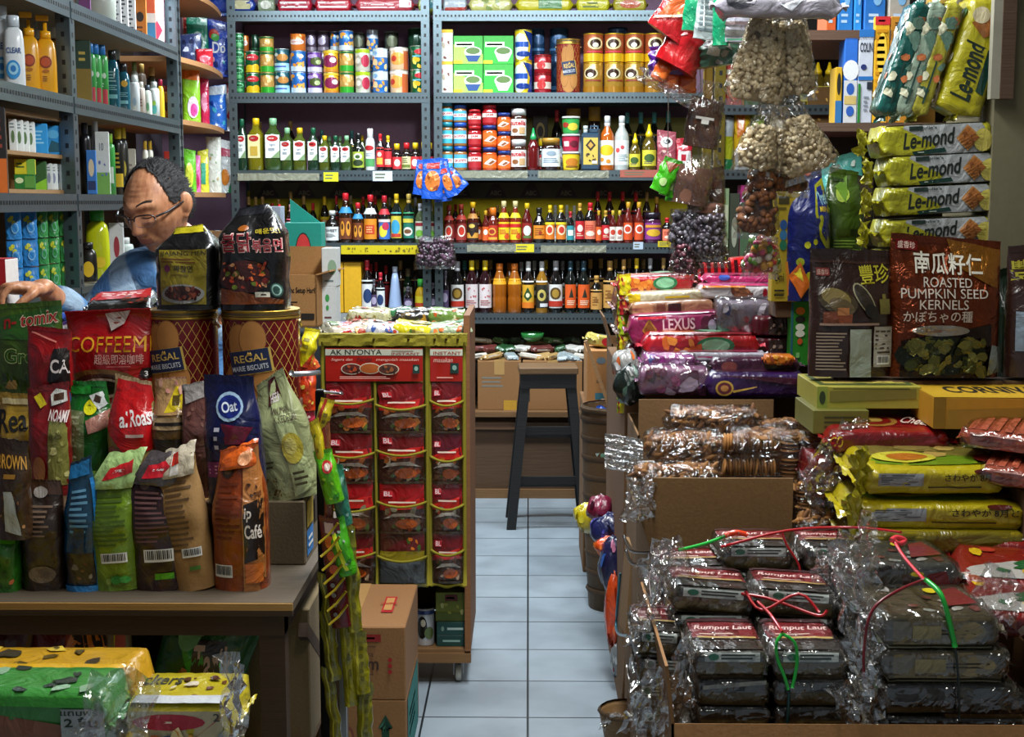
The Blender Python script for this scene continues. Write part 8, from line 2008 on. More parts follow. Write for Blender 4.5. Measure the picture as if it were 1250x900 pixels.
# packs leaning upright on top of the stack
zl2=at(1140,151,YL).z+.004
for i,(xb0,lean,col,kind_,lb,art)in enumerate(((1186,.28,'#a8a01c',0,'yellow sandwich biscuit pack leaning upright on the stack, rightmost',None),(1138,.3,'#a09a30',0,'yellow sandwich biscuit pack leaning upright, second from right',1),(1118,.3,'#8ca08c',1,'pale green biscuit pack leaning upright beside the yellow ones',2),(1099,.3,'#0f4c44',1,'dark teal biscuit pack leaning upright, leftmost',2))):
 c=at(xb0,151,YL)
 L_=.27
 fr=[('t','Le-mond',.12,.35,.62,.85,'#14241c',.025,0,.3),('p',[(.2,.1),(.55,.1),(.58,.3),(.22,.3)],'#10342c'),('p',[(.66,.5),(.76,.86),(.86,.5),(.76,.14)],'#8c5424'),('e',.84,.7,.07,.2,'#c8bc98')]if i==0 else[('B',.1,.1,.9,.9,14,['#c8c8a8','#5c7c6c','#b86a3c','#2c4c3c'],.05),('l',.1,.4,.6,.6,1,'#1c3c34')]
 t=thing('biscuit_pack',lb,'biscuit pack',(c.x-(.012 if i else 0),YL+.05,zl2+.008),0,'biscuit packs leaning on the stack')
 tmp=flowpack(L_,.1,.105 if i==0 else.045,'',col=col,front=fr,top=fr if i else[('e',.5,.5,.2,.2,'#c8c83c'),('B',.1,.1,.9,.9,12,['#d8d8b8','#b87c3c','#5c8c5c'],.06)],seed=550+i,p=10,fin=.04)
 R3=Matrix.Rotation(lean,4,'Y')@Matrix.Rotation(-PI/2,4,'Y')@Matrix.Translation((L_/2,0,-.02 if i==0 else 0))
 for ch in list(tmp.children):
  ch.parent=t;ch.matrix_basis=R3@ch.matrix_basis
  if ch.name.startswith('wrapper'):pass
 bpy.data.objects.remove(tmp)
# green topped jar above
t=toiletry(.07,.07,.1,'gold foil parcel with green top above the leaning packs',600,1.,name='parcel',cat='parcel',col='#a88a3c',cap='#1c5c3c',shape='round',group=None)
t.location=(at(1160,10,YL+.16).x,YL+.24,at(1160,22,YL+.14).z);t.rotation_euler=(0,0,0)
# cartons on the shelf behind (right)
YS2=3.62
zs2=at(1060,150,YS2).z
t=thing('wall_shelf','narrow wooden shelf at right carrying milk cartons','shelf',(.93,YS2+.16,zs2))
m=MB();m.box((0,0,-.012),(.36,.36,.022),M('#5c4638','wood'));m.build('board',t)
m=MB();m.box((-.02,.17,-.6),(.3,.02,1.18),M('#3c322c','wood'));m.build('back_support',t)
m=MB();m.box((.08,0,-.12),(.02,.3,.2),M('#3c322c','wood'));m.build('bracket',t)
t=thing('wall_shelf','upper dark wooden shelf above the hanging nuts at right','shelf',(.98,YS2+.26,at(1040,42,YS2).z))
m=MB();m.box((0,0,0),(.62,.5,.025),M('#5c4434','wood'));m.build('board',t)
m=MB();m.box((.2,.25,-.2),(.3,.02,.4),M('#3c322c','wood'));m.build('bracket',t)
def sbx(x0,x1,yt,label,col,art,yy=YS2+.01,d=.07,top=(),z=None,rz=0,yb=None):
 a,b=at(x0,140,yy),at(x1,140,yy);z=zs2 if z is None else z
 return rbox('food_box',label,'box',b.x-a.x,d,at(x0,yt,yy).z-z,{'base':col,'front':art,'right':[],'top':top},((a.x+b.x)/2,yy+d/2,z),rz=rz,group='cartons on the narrow right shelf')
sbx(1019,1027,82,'slim black and yellow box at left of milk cartons','#c8a01c',[('e',.5,.7,.3,.2,'#1c1c14'),('r',0,0,1,.4,'#2a6ca8')])
sbx(1029,1045,46,'blue and white milk carton on the narrow shelf','#2468c8',[('e',.5,.62,.6,.12,'#dfe4ec'),('r',0,0,1,.5,'#c8ccd0'),('e',.5,.4,.3,.07,'#2458b0'),('r',.05,.22,.95,.32,'#c8b06c'),('e',.5,.14,.3,.06,'#2458b0')])
sbx(1046,1064,36,'white milk carton with blue top and dark lettering','#c0c8d8',[('r',0,.92,1,1,'#1f6cb8'),('t','COLIN',.08,.76,.92,.86,'#1c2434',.02),('e',.35,.6,.2,.03,'#1c2c6c'),('r',0,.46,1,.5,'#1f6cb8'),('r',.6,.36,.95,.44,'#1c2434'),('l',.4,.12,.8,.3,4,'#7c8494'),('r',0,0,.18,.42,'#1f7a2c')])
sbx(1065,1083,20,'tall yellow noodle box with red top on narrow shelf','#e0a818',[('r',0,.92,1,1,'#c8242c'),('l',.2,.94,.9,.98,1,'#f0d8d0'),('e',.5,.65,.34,.2,'#f0c83c'),('l',.1,.3,.9,.9,9,'#c88a10')],d=.11,rz=0)
sbx(1084,1107,20,'orange side of a tall box beside the yellow noodle box','#b87c1c',[('e',.3,.74,.14,.035,'#241c10'),('e',.65,.77,.14,.035,'#241c10'),('e',.25,.67,.14,.035,'#241c10'),('e',.35,.6,.14,.035,'#241c10'),('l',.2,.88,.7,.95,3,'#3c2c10'),('t','ON',.1,.1,.6,.25,'#241c10')])
sbx(1108,1142,8,'dark yellow carton with striped top behind the leaning packs','#8c641c',[('r',.02+.1*k,.9,.07+.1*k,1,'#241c10')for k in range(10)],yy=YS2+.12)
# blue boxes hanging above
def hbox(x0,x1,yt,yb,Y,label,base,art,roll=0,d=.05):
 a,b=at(x0,yb,Y),at(x1,yb,Y)
 t=rbox('food_box',label,'box',b.x-a.x,d,at(x0,yt,Y).z-a.z,{'base':base,'front':art},((a.x+b.x)/2,Y,a.z),rot=(0,roll,0))
 return t
zz_=at(1040,42,YS2).z+.0135
for(x0,x1,col,lb)in((1022,1040,'#1f78c8','bright blue carton on upper dark shelf, left one'),(1042,1051,'#2488d8','narrow blue carton on upper dark shelf, middle one'),(1054,1080,'#1f6cc0','bright blue carton on upper dark shelf, right one'),(1008,1020,'#c85a24','orange carton on upper dark shelf'),(1084,1110,'#a8a49c','grey carton on upper dark shelf')):
 a,b=at(x0,30,YS2+.02),at(x1,30,YS2+.02)
 rbox('food_box',lb,'box',b.x-a.x,.08,.16,{'base':col,'front':[('l',.2,.1,.8,.3,2,'#a8c8e8'),('e',.6,.5,.2,.1,'#7ab0e0')]},((a.x+b.x)/2,YS2+.07,zz_),rz=.1)
# cookie bags in the cartons
def clearbag(cx,y0,z0,w,d,h,label,kind='round',seed=0,rz=0,tilt=0,tailL=0,group='clear bags of cookies in the open cartons'):
 t=thing('cookie_bag',label,'cookie bag',(cx,y0+d/2,z0),0,group,rot=(tilt,0,rz))
 rr=random.Random(seed)
 C1=[M('#8a5c28','matte'),M('#a8743a','matte'),M('#6c4420','matte')]
 m=MB()
 if kind=='round':
  nx=max(2,int(w/.05))
  for a in range(nx):
   cxx=(a+.5-nx/2)*w/nx
   for r_ in range(max(1,int(h/.04))):
    zz=(r_+.5)*h/max(1,int(h/.04))
    up=rr.random()<.55
    n=9
    for k in range(n):
     if up:m.ball((cxx+(k-n/2)*w/nx/n,-d*.22+rr.uniform(-.003,.003),zz),(.0042,.021,.021),rr.choice(C1),10,6,rot=(0,rr.uniform(-.15,.15),0))
     else:
      if k<5:m.ball((cxx+rr.uniform(-.003,.003),-d*.22,zz-.018+k*.009),(.022,.021,.0042),rr.choice(C1),10,6)
 else:
  for k in range(70):
   x=rr.uniform(-.44,.44)*w;zz=rr.uniform(.12,.86)*h;y=-d*.3*(1-abs(2*x/w)**3)*rr.uniform(.7,1)
   m.ball((x,y,zz),(.006,.006,.018+.008*rr.random()),rr.choice(C1),7,5,rot=(rr.uniform(-.5,.5),rr.uniform(-1.2,1.2)+(1.2 if kind=='stick' else 0),rr.uniform(0,1)))
 S0,F0,T0=flowF(w*.86,d*.55,h*.82,3,.12,.003,seed+2)
 m.grid(lambda a,b:S0(a,-b*2*PI)+Vector((0,d*.05,h*.07)),14,14,M('#5c3c1c','matte'))
 for k in range(70):
  x=rr.uniform(-.42,.42)*w;y=rr.uniform(-.3,.3)*d
  m.ball((x,y,h*(.84+.05*rr.random())*(1-.25*abs(2*x/w)**3)),(.012,.012,.005)if kind=='round' else(.016,.006,.006),rr.choice(C1),8,5,rot=(rr.uniform(-.5,.5),rr.uniform(-.5,.5),rr.uniform(0,3)))
 o=m.build('cookies',t);o['kind']='stuff'
 S,Ff,Ft=flowF(w,d,h,3.2,.1,.011,seed+7)
 m=MB();m.grid(lambda a,b:S(a,-b*2*PI),26,24,film('bag_film',(1,1,1),.1,20,.9));m.build('clear_bag',t)
 if tailL:
  m=MB();m.grid(lambda a,b:Vector((-w/2-tailL*a,-d*.25+.008*nz(b*14,a*2,seed)+.02*a,h*(.12+.76*b)+.01*a)),5,22,film('frost_film',(.9,.93,.95),.45,40,.6),smooth=False)
  m.build('bag_tail',t)
 return t
def cb_(x0,x1,yt,yb,Y,d,label,**k):
 a,b=at(x0,yb,Y),at(x1,yb,Y)
 h=at(x0,yt,Y).z-a.z
 return clearbag((a.x+b.x)/2,Y,a.z,b.x-a.x,d,h,label,**k)
cb_(812,936,500,536,3.18,.12,'clear bag of small cookies, rearmost in the open carton',kind='stick',seed=1,rz=-.05)
cb_(785,892,532,590,2.99,.16,'clear bag of twisted cookies with a long sealed tail',kind='stick',seed=2,rz=.05,tailL=.085)
cb_(888,1018,530,592,2.95,.2,'clear bag of stacked round cookies at right of carton',kind='round',seed=3)
cb_(768,888,570,618,2.88,.12,'clear bag of brown cookies just behind the raised flap',kind='stick',seed=4,rz=.05)
cb_(973,1030,592,640,2.89,.12,'clear bag of round cookies under the stacked ones',kind='round',seed=5)
cb_(975,1062,632,662,2.8,.1,'small clear bag of sticks beside the yellow crackers',kind='stick',seed=6)
cb_(930,1005,516,540,3.15,.1,'clear bag of large flat cookies behind the stacked round ones',kind='round',seed=7)
for i,(px,py,Y,w_,h_,rot)in enumerate(((1020,560,2.84,.1,.15,(.1,.7,.3)),(1012,605,2.83,.1,.1,(.1,-.4,.2)),(1035,535,2.85,.04,.1,(0,.8,.2)),(782,610,2.84,.09,.1,(.1,.2,.6)))):
 crumple('cellophane',['wide crinkled cellophane between cookies and yellow crackers','lower crinkled cellophane beside round cookies','shiny cellophane strip above the red pack end','crinkled cellophane hanging over aisle edge of the carton'][i],w_,h_,at(px,py,Y),rot,600+i,.02,CRISP,14,'cellophane')
# biscuit packs along the aisle
PG='biscuit packs stacked along the aisle'
def bp(x0,x1,y0,y1,Y,label,col,front,top=(),d=.12,seed=0,rz=0,ry=0,rx=0,fc=None,film_=False,name='biscuit_pack',cat='biscuit pack',h=None,p=7):
 a,b=at(x0,y1,Y),at(x1,y1,Y)
 h=at(x0,y0,Y).z-a.z if h is None else h
 t=flowpack(b.x-a.x,d,h,label,name=name,cat=cat,col=col,fin_col=fc,front=front,top=top,loc=((a.x+b.x)/2,Y+d/2,a.z),rot=(rx,ry,rz),seed=seed,group=PG,p=p,fin=.05,wr=.003)
 if film_:
  S,Ff,Ft=flowF((b.x-a.x)*1.05,d*1.06,h*1.1,6,.05,.01,seed+7)
  m=MB();m.grid(lambda u,v:S(u,-v*2*PI),22,22,FILM);m.build('clear_wrap',t)
 return t
CRK=[('p',[(.16,.3),(.22,.6),(.45,.8),(.5,.4)],'#d87828'),('B',.15,.3,.5,.75,7,['#e08a30','#c05c1c'],.05),('e',.62,.55,.16,.36,'#2c7a4c'),('e',.62,.55,.12,.26,'#8ac49c'),('l',.05,.8,.2,.95,1,'#f0d8d0'),('r',0,0,1,.12,'#8c1420')]
bp(779,868,448,484,3.38,'clear wrapped pink and purple candy pack, lower left of the biscuit stack','#8a5c7c',[('B',.05,.1,.95,.9,12,['#6c2c4c','#c8b0c8','#a85c88','#4c2430'],.1)],d=.14,seed=701,film_=True)
bp(785,850,434,452,3.42,'small pink candy pack lying on the clear wrapped one','#a04890',[('B',.05,.1,.95,.9,8,['#c8a0c8','#3c4c9c','#7c1c6c'],.12)],d=.1,seed=702,film_=True)
PUR=[('e',.18,.42,.09,.3,'#b8943c'),('e',.18,.42,.07,.22,'#5c1c2c'),('e',.18,.42,.04,.12,'#a8743c'),('p',[(.26,.34),(.5,.5),(.5,.46),(.27,.26)],'#b8943c'),('p',[(.1,.9),(.98,.8),(.98,.5),(.55,.7)],'#40142c')]
bp(862,985,455,488,3.34,'large purple biscuit pack with gold spoon picture','#2c1046',PUR,[('p',[(0,.1),(1,.1),(1,.8),(.1,.9)],'#3c1428')],d=.16,seed=703)
bp(868,978,437,458,3.4,'purple brown biscuit pack on top of the large purple one','#3c1430',[('e',.2,.5,.09,.3,'#7c3c3c'),('r',.5,0,1,.3,'#2c1048')],d=.15,seed=704)
bp(935,970,434,446,3.36,'orange snack pack lying on the purple packs','#c86a14',[('B',.1,.1,.9,.9,6,['#e8a03c','#8c3c10'],.12)],d=.06,seed=705)
bp(830,938,431,441,3.45,'thin white and pink wafer pack over the purple packs','#b8b4c0',[('l',.1,.3,.9,.7,1,'#c03c6c'),('e',.1,.5,.04,.4,'#2c4c9c')],[('r',.1,.2,.9,.8,'#a83c5c')],d=.08,seed=706)
bp(784,928,408,439,3.52,'red cracker pack with orange crackers and green leaves, lower one','#a8161f',[('r',0,0,1,.5,'#8c1020'),('l',.25,.1,.9,.2,1,'#c8a070')]+[CRK[2],CRK[3],CRK[1]],CRK,d=.13,seed=707,fc='#b83444')
t=bp(768,884,383,420,3.6,'magenta sandwich biscuit pack with gold diamond badge','#8a2050',[('r',0,0,1,.1,'#5c1434'),('p',[(.14,.5),(.22,.9),(.3,.5),(.22,.15)],'#a8742c'),('p',[(.16,.5),(.22,.8),(.28,.5),(.22,.24)],'#7c4a1c'),('t','LEXUS',.36,.46,.7,.86,'#d8b8c4',.02,0),('e',.82,.64,.06,.26,'#5c1030'),('e',.9,.68,.06,.26,'#4c0c28'),('e',.88,.56,.045,.2,'#b89cb8'),('r',.1,.86,.4,.94,'#c8142c')],[('r',0,0,1,1,'#a03060')],d=.11,seed=708,ry=-.05,fc='#6c143c')
for i,(x0,x1,y0,y1,Y,lb,c,fr)in enumerate(((768,874,368,386,3.66,'clear pack of brown wafer squares above the magenta pack','#8a6044',[('r',.04,.1,.28,.9,'#a87854'),('r',.32,.1,.42,.9,'#6c3c28'),('r',.45,.15,.6,.85,'#3c1c18'),('r',.64,.1,.96,.9,'#a87858')]),(762,862,356,370,3.72,'yellow and white cracker pack in the aisle stack','#c8c0a0',[('r',0,0,.2,1,'#d8b81c'),('l',.5,.3,.8,.7,1,'#c8a41c'),('r',0,0,1,.2,'#c04838')]),(754,848,336,358,3.8,'red cracker pack with green leaf badge, topmost at aisle','#b01a20',CRK))):
 bp(x0,x1,y0,y1,Y,lb,c,fr,CRK if i==2 else(),d=.16,seed=710+i,ry=-.045)
bp(852,948,349,366,3.72,'white biscuit pack with brown cookie picture','#c8c0c0',[('e',.55,.5,.12,.35,'#8a5030'),('B',.4,.2,.7,.8,5,['#a8643c','#6c3420'],.04),('e',.85,.5,.03,.3,'#a81c2c'),('r',0,.85,.6,1,'#d8842c')],[('r',0,0,1,1,'#c82c6c')],d=.12,seed=714)
bp(862,950,336,349,3.86,'magenta topped biscuit pack behind the white one','#c0306c',[('r',0,0,1,.3,'#c8b0c0'),('e',.25,.8,.08,.3,'#3c5cb8')],[('r',0,0,1,1,'#a82058')],d=.14,seed=715)
bp(835,945,316,342,4.02,'scarlet and black striped biscuit pack at the back of stack','#d01c20',[('r',.04+.075*k,0,.08+.075*k,.9,'#3c0c10')for k in range(12)],d=.1,seed=716,ry=-.09,p=12)
bp(875,945,368,412,3.58,'crinkled clear bag of foil candy beside the magenta pack','#8a8090',[('B',.05,.1,.95,.9,16,['#c8c4d0','#5c4458','#a84c5c','#3c4c8c'],.08)],d=.1,seed=717,film_=True)
for k in range(2):
 bp(918,990,386+26*k,411+26*k,3.55,'dark maroon chocolate box beside the green stick box, %s one'%['upper','lower'][k],'#4c0c18',[('r',.28,.08,.96,.9,'#2c1c18'),('B',.3,.15,.94,.85,26,['#5c4438','#3c2820','#8c7464'],.025)],d=.16,seed=720+k,p=14)
carton(at(1000,437,3.55).x-at(912,437,3.55).x,.3,at(950,437,3.55).z-.002,'dark brown carton under the maroon chocolate boxes',((at(1000,437,3.55).x+at(912,437,3.55).x)/2,3.69,0),col=CARDD,tape=False)
# fillers below the packs so nothing hovers
bp(760,884,420,470,3.62,'dark red biscuit pack wedged below the magenta pack','#5c1424',[('B',.1,.1,.9,.9,8,['#8c2c3c','#3c0c18'],.08)],d=.16,seed=723)
bp(756,870,386,430,3.76,'brown biscuit pack wedged under the wafer squares','#5c3c2c',[('l',.1,.2,.8,.8,3,'#8c6c5c')],d=.3,seed=724)
bp(850,950,366,420,3.74,'plum coloured biscuit pack under the white cookie pack','#4c1c34',[('l',.1,.2,.8,.8,3,'#8c5c6c')],d=.3,seed=725)
bp(752,850,356,400,3.94,'dull red biscuit pack deep in the aisle stack','#6c1c20',[],d=.3,seed=726)
# hanging strips of little yellow and red sweets at the aisle corner
for c in range(3):
 for r_ in range(7):
  y0=335+r_*24
  Y=3.74+.06*c
  hangbag(756-c*1.5,770-c*1.5,y0,y0+25,Y,'%s sweet packet at the aisle corner, %s from top of %s strip'%(['bright yellow','red and yellow','lime'][(r_+c)%3],ORD[r_+1],['front','middle','rear'][c]),['#d8c81c','#a81c20','#9cb81c'][(r_+c)%3],[('B',.1,.1,.9,.9,5,['#e8e06c','#8c1418','#c87a1c'],.14)],740+c*7+r_,rz=.3*nz(c,r_,2)*3,roll=.2*nz(r_,c,5)*3,d=.02,name='sweet_packet',cat='sweet packet',group='strips of little sweets at the aisle corner')
# cartons further down the right side of the aisle
YR=5.15
def acart(x0,x1,yt,yb,Y,d,label,prints=(),z0=None,col=CARD,flaps=(),open_=False,rz=0,tape=False):
 a,b=at(x0,yb,Y),at(x1,yb,Y);z0=max(0,a.z)if z0 is None else z0
 return carton(b.x-a.x,d,at(x0,yt,Y).z-z0,label,((a.x+b.x)/2,Y+d/2,z0),prints=prints,col=col,flaps=flaps,open_=open_,rz=rz,tape=tape)
acart(716,745,428,496,5.3,.3,'upright tan carton with blue stamp beside the stool',[('r',.35,.12,.9,.24,'#3c7484'),('e',.6,.82,.2,.06,'#6c7c84'),('l',.4,.4,.8,.5,1,'#7c6040')],col=M('#b07c48','card'))
a=at(716,496,5.3)
acart(712,760,496,600,5.25,.42,'brown carton under the upright tan carton',z0=0,col=CARD2)
flowpack(.12,.12,.05,'white and red sweets tin lying in the upright carton',name='sweet_pack',cat='sweet pack',col='#c8b85c',top=[('e',.5,.5,.3,.3,'#e8e4e0')],front=[('e',.5,.5,.3,.4,'#c8303c')],loc=(at(735,415,5.4).x,5.42,at(730,428,5.3).z+0),rot=(0,.2,.4),seed=5)
acart(746,760,420,500,4.75,.3,'narrow brown carton with raised flap down the aisle',z0=at(750,500,4.75).z,flaps=(('l',.3,.1),),col=CARD2,open_=True)
acart(737,772,500,640,4.96,.28,'brown carton standing on floor under the raised flap carton',z0=0,col=CARDD)
m=MB();m.box((0,0,0),(.012,.03,.5),M('#8c6a44','wood'));o=m.build('timber_offcut');o.location=at(745,500,4.55);o.rotation_euler=(0,-.35,0);tag(o,'slanting light wooden slat beside the aisle cartons','slat')
# baskets of goods at the aisle edge
def bundle(px,py,Y,r,label,col,cols,seed,name='goods_bag',cat='bag',sq=(1,1,1)):
 p=at(px,py,Y);m=MB()
 def F(u,v,l=0):
  a=u*2*PI;b_=(v-.5)*PI
  k=1+.22*nz(math.cos(a)*2+seed,math.sin(a)*2,v*4)+.1*nz(math.cos(a)*6,math.sin(a)*6+seed,v*9)
  return Vector((math.cos(b_)*math.cos(a)*r*k*sq[0],math.cos(b_)*math.sin(a)*r*k*sq[1],math.sin(b_)*r*k*sq[2]))
 m.grid(F,22,14,M(col,'foil'))
 P=Paint(m,lambda u,v,l:F(.5+u*.5,v,0)*(1+l/r),r*3,r*2,.001);P.blobs(.05,.2,.95,.8,9,[M(c,'foil')for c in cols],.07,seed)
 o=m.build(name);o.location=p;tag(o,label,cat);return o
bundle(733,512,4.9,.05,'bright blue knotted plastic bag in the aisle cartons','#1c4cb0',['#3c7ce0','#102c6c'],1)
bundle(735,532,4.85,.055,'black and gold parcel under the blue bag','#1c1a18',['#6c5420','#2c6c3c'],2)
bundle(740,552,4.75,.05,'pale green round tub wrapped in film down the aisle','#6c9c84',['#b8d0c8','#2c5c4c'],3)
t=thing('cane_basket','tall cane basket holding parcels beside the aisle','basket',(at(742,640,4.75).x+.02,4.8,0))
m=MB();m.lathe([(.085,0),(.1,.25),(.115,.72),(.118,.74),(.108,.72),(.09,.1)],M('#5a4226','wood'),18)
for k in range(10):m.lathe([(.092+.0028*k,.06+.07*k),(.097+.0028*k,.07+.07*k),(.092+.0028*k,.08+.07*k)],M('#46321c','wood'),18,caps=False)
m.build('basket_body',t);m=MB();m.lathe([(.112,.72),(.124,.73),(.112,.745)],M('#4c3820','wood'),18,caps=False);m.build('rim',t)
bundle(722,632,4.35,.055,'yellow knotted net bag at the aisle edge','#c8b414',['#e8dc3c','#8c7a10'],4,sq=(1,.8,.9))
bundle(745,648,4.15,.062,'dark blue and purple sweet bag at the aisle edge, upper one','#1c2458',['#c83c7c','#3c3c9c','#8cb0d0','#101430'],5,sq=(1,.8,.9))
bundle(733,622,4.25,.045,'crimson sweet bag above the dark blue one','#7c1c3c',['#a83c5c','#3c1024'],9)
bundle(750,690,4.,.06,'dark blue and purple sweet bag at the aisle edge, lower one','#1c1c44',['#8c3c7c','#2c5ca8','#c87a9c'],6,sq=(.8,.8,1.4))
bundle(742,668,4.05,.04,'orange net knot between the two dark blue bags','#d8501c',['#e8782c','#a83010'],7,sq=(1,.6,.8))
bundle(749,745,3.95,.045,'long orange net hanging low at the aisle edge','#d04818',['#e86c2c','#8c2408'],8,sq=(.6,.6,2.4))
bundle(752,806,3.93,.03,'small silver parcel near floor at aisle edge','#7c8488',['#b8c0c4','#8c2c3c'],11,sq=(.6,.6,1.6))
# loose packets and dark edge bundle by the cookie carton
bundle(770,470,3.46,.045,'dark green black bottle shaped parcel by the candy pack','#0f1c18',['#5c7c6c','#2c3c34'],12,sq=(1,.8,1.1))
bundle(765,445,3.6,.04,'silver and orange parcel by the candy pack','#8c8c88',['#c8642c','#d8d8d8'],13)
string('cord','black cord wound over the carton edge beside the aisle',[(762,655,3.2),(770,672,3.05),(795,674,2.87),(812,672,2.86)],M('#101210','plas'),.004,'cords at the carton edge')
string('cord','second black cord looping below the first one',[(764,672,3.2),(772,688,3.05),(795,690,2.87),(806,700,2.6)],M('#101210','plas'),.004,'cords at the carton edge')
string('cord','teal cord hanging down the aisle carton',[(757,700,3.75),(754,735,3.76),(752,765,3.77),(757,775,3.5),(775,776,3.)],M('#1c5c6c','plas'),.004,'cords at the carton edge')
t=thing('basket','small round basket on floor at the aisle edge','basket',(at(765,890,3.45).x,3.5,0));m=MB();m.lathe([(.05,0),(.07,.1),(.072,.11),(.064,.1),(.045,.02)],M('#7c5c34','wood'),16);m.build('basket_body',t);m=MB();m.lathe([(.068,.1),(.076,.108),(.068,.116)],M('#4c3820','wood'),16,caps=False);m.build('rim',t)
crumple('cellophane','torn clear film at the foot of aisle cartons',.08,.07,at(752,882,3.45),(.5,.2,.3),650,.015,CRISP,10)
# narrow packs edging the carton beside the aisle
for i,(px,py,Y,col)in enumerate(((766,715,3.5,'#8a6a44'),(762,790,3.7,'#7c5c3c'))):
 m=MB();m.box((0,0,0),(.012,.1,.24),M(col,'card'));o=m.build('cardboard_flap');o.location=at(px,py,Y);o.rotation_euler=(0,.06,.1);tag(o,['loose cardboard flap leaning at aisle side, upper one','loose cardboard flap leaning at aisle side, lower one'][i],'cardboard')
# hanging nut bags
NUT=[M('#dccaa4','matte'),M('#eadab6','matte'),M('#c8b48c','matte')]
ALM=[M('#7a4a28','matte'),M('#8c5830','matte'),M('#643a20','matte')]
BAGF=film('nut_film',(1,1,1),.05,18,.8)
def nutbag(x0,x1,yt,yf,yb,Y,label,mats,seed=0,roll=0,size=.0066,d=.06,name='nut_bag',wtop=.25,elong=1.5,n=None,cat='nut bag',core='#a8946c',group='clear bags of nuts hanging at right'):
 """clear bag: top at row yt, nuts from row yf down to yb"""
 a,b=at(x0,yb,Y),at(x1,yb,Y)
 w=b.x-a.x;H=at(x0,yt,Y).z-a.z;hf=at(x0,yf,Y).z-a.z
 t=thing(name,label,cat,((a.x+b.x)/2,Y,a.z),0,group,rot=(0,roll,0))
 def wp(v):return(wtop+(1-wtop)*sm(1-v*.92))if v>.1 else lerp(.72,wtop+(1-wtop)*sm(1-.092),v/.1)
 rr=random.Random(seed)
 m=MB()
 def body(k,top):
  vs=[];seg=18;rows=10;fs=[]
  for j in range(rows+1):
   v=(j/rows)*top
   ww=wp(v/max(.01,1))*w/2*k;dd=d/2*k*min(1,.45+3*v)*(1 if v<top*.8 else.75)
   for i in range(seg):
    an=2*PI*i/seg
    vs.append(Vector((ww*math.cos(an),dd*math.sin(an),v*H+.004)))
  for j in range(rows):
   for i in range(seg):fs.append((j*seg+i,j*seg+(i+1)%seg,(j+1)*seg+(i+1)%seg,(j+1)*seg+i))
  fs+=[tuple(reversed(range(seg))),tuple(rows*seg+i for i in range(seg))]
  return vs,fs
 top=hf/H
 m.add(*body(.86,top*.97),M(core,'matte'),True)
 area_=w*hf
 n=n or int(area_*2./(size*size*2.))
 for i in range(n):
  v=rr.uniform(.02,1)*top
  an=rr.uniform(0,2*PI)
  ww=wp(v)*w/2*.93;dd=d/2*.93*min(1,.5+3*v)
  sx=rr.uniform(-1,1)if rr.random()<.75 else math.cos(an)
  x=ww*sx;sgn=-1 if rr.random()<.7 else 1
  y=sgn*dd*math.sqrt(max(0,1-sx*sx))
  m.ball((x,y,v*H+.006),(size*rr.uniform(.7,1),size*.8,size*elong*rr.uniform(.6,.9)),rr.choice(mats),8,5,rot=(rr.uniform(-.5,.5),rr.uniform(-1.5,1.5),rr.uniform(0,3)))
 o=m.build('nuts' if name=='nut_bag' else 'contents',t);o['kind']='stuff'
 m=MB()
 def SH(u,v):
  an=2*PI*u
  ww=wp(v)*w/2*1.06+.004;q=1 if v<top else lerp(1,.3,(v-top)/max(.01,1-top))
  dd=(d/2*1.08*q+.002)
  e=.006*nz(math.cos(an)*3+seed,v*9,math.sin(an)*3)*(1 if v<top else 2.2)
  return Vector((ww*math.cos(an)+e,dd*math.sin(an)+e,v*H))
 m.grid(SH,26,18,BAGF)
 m.grid(lambda u,v:Vector(((u-.5)*w*.98*(1+.12*v),.003*math.sin(u*20),-.014*v+.003)),12,2,CRISP)
 m.build('clear_bag',t)
 return t
YN=2.98
nutbag(885,958,18,30,126,YN,'upper left clear bag of pale peanuts hanging',NUT,1,roll=.13,wtop=.5)
nutbag(938,996,24,36,118,YN+.02,'upper right clear bag of pale peanuts hanging',NUT,2,roll=-.06,wtop=.6)
nutbag(893,944,125,158,208,YN-.01,'left clear bag of pale peanuts in the lower bunch',NUT,3,roll=.22,wtop=.25)
nutbag(930,968,122,162,214,YN+.03,'middle clear bag of pale peanuts in the lower bunch',NUT,4,roll=.02,wtop=.3)
nutbag(958,1026,122,145,212,YN,'right clear bag of pale peanuts in the lower bunch',NUT,5,roll=-.32,wtop=.25)
nutbag(896,947,205,215,287,YN+.02,'clear bag of brown almonds under the peanut bunch',ALM,6,roll=.1,size=.0105,wtop=.45,core='#4c2c18')
nutbag(930,985,200,212,236,YN+.06,'small clear bag of almonds behind the blue pouch',ALM,7,size=.01,wtop=.6,core='#4c2c18')
CND=[M('#c83c44','plas'),M('#d8a03c','plas'),M('#e0d8c8','plas'),M('#6c9c44','plas'),M('#c85c7c','plas')]
nutbag(906,950,288,295,334,YN+.08,'clear bag of coloured sweets below the almonds',CND,8,roll=.08,size=.011,name='sweet_bag',wtop=.6,cat='sweet bag',core='#a86c5c',group=None,elong=1.1)
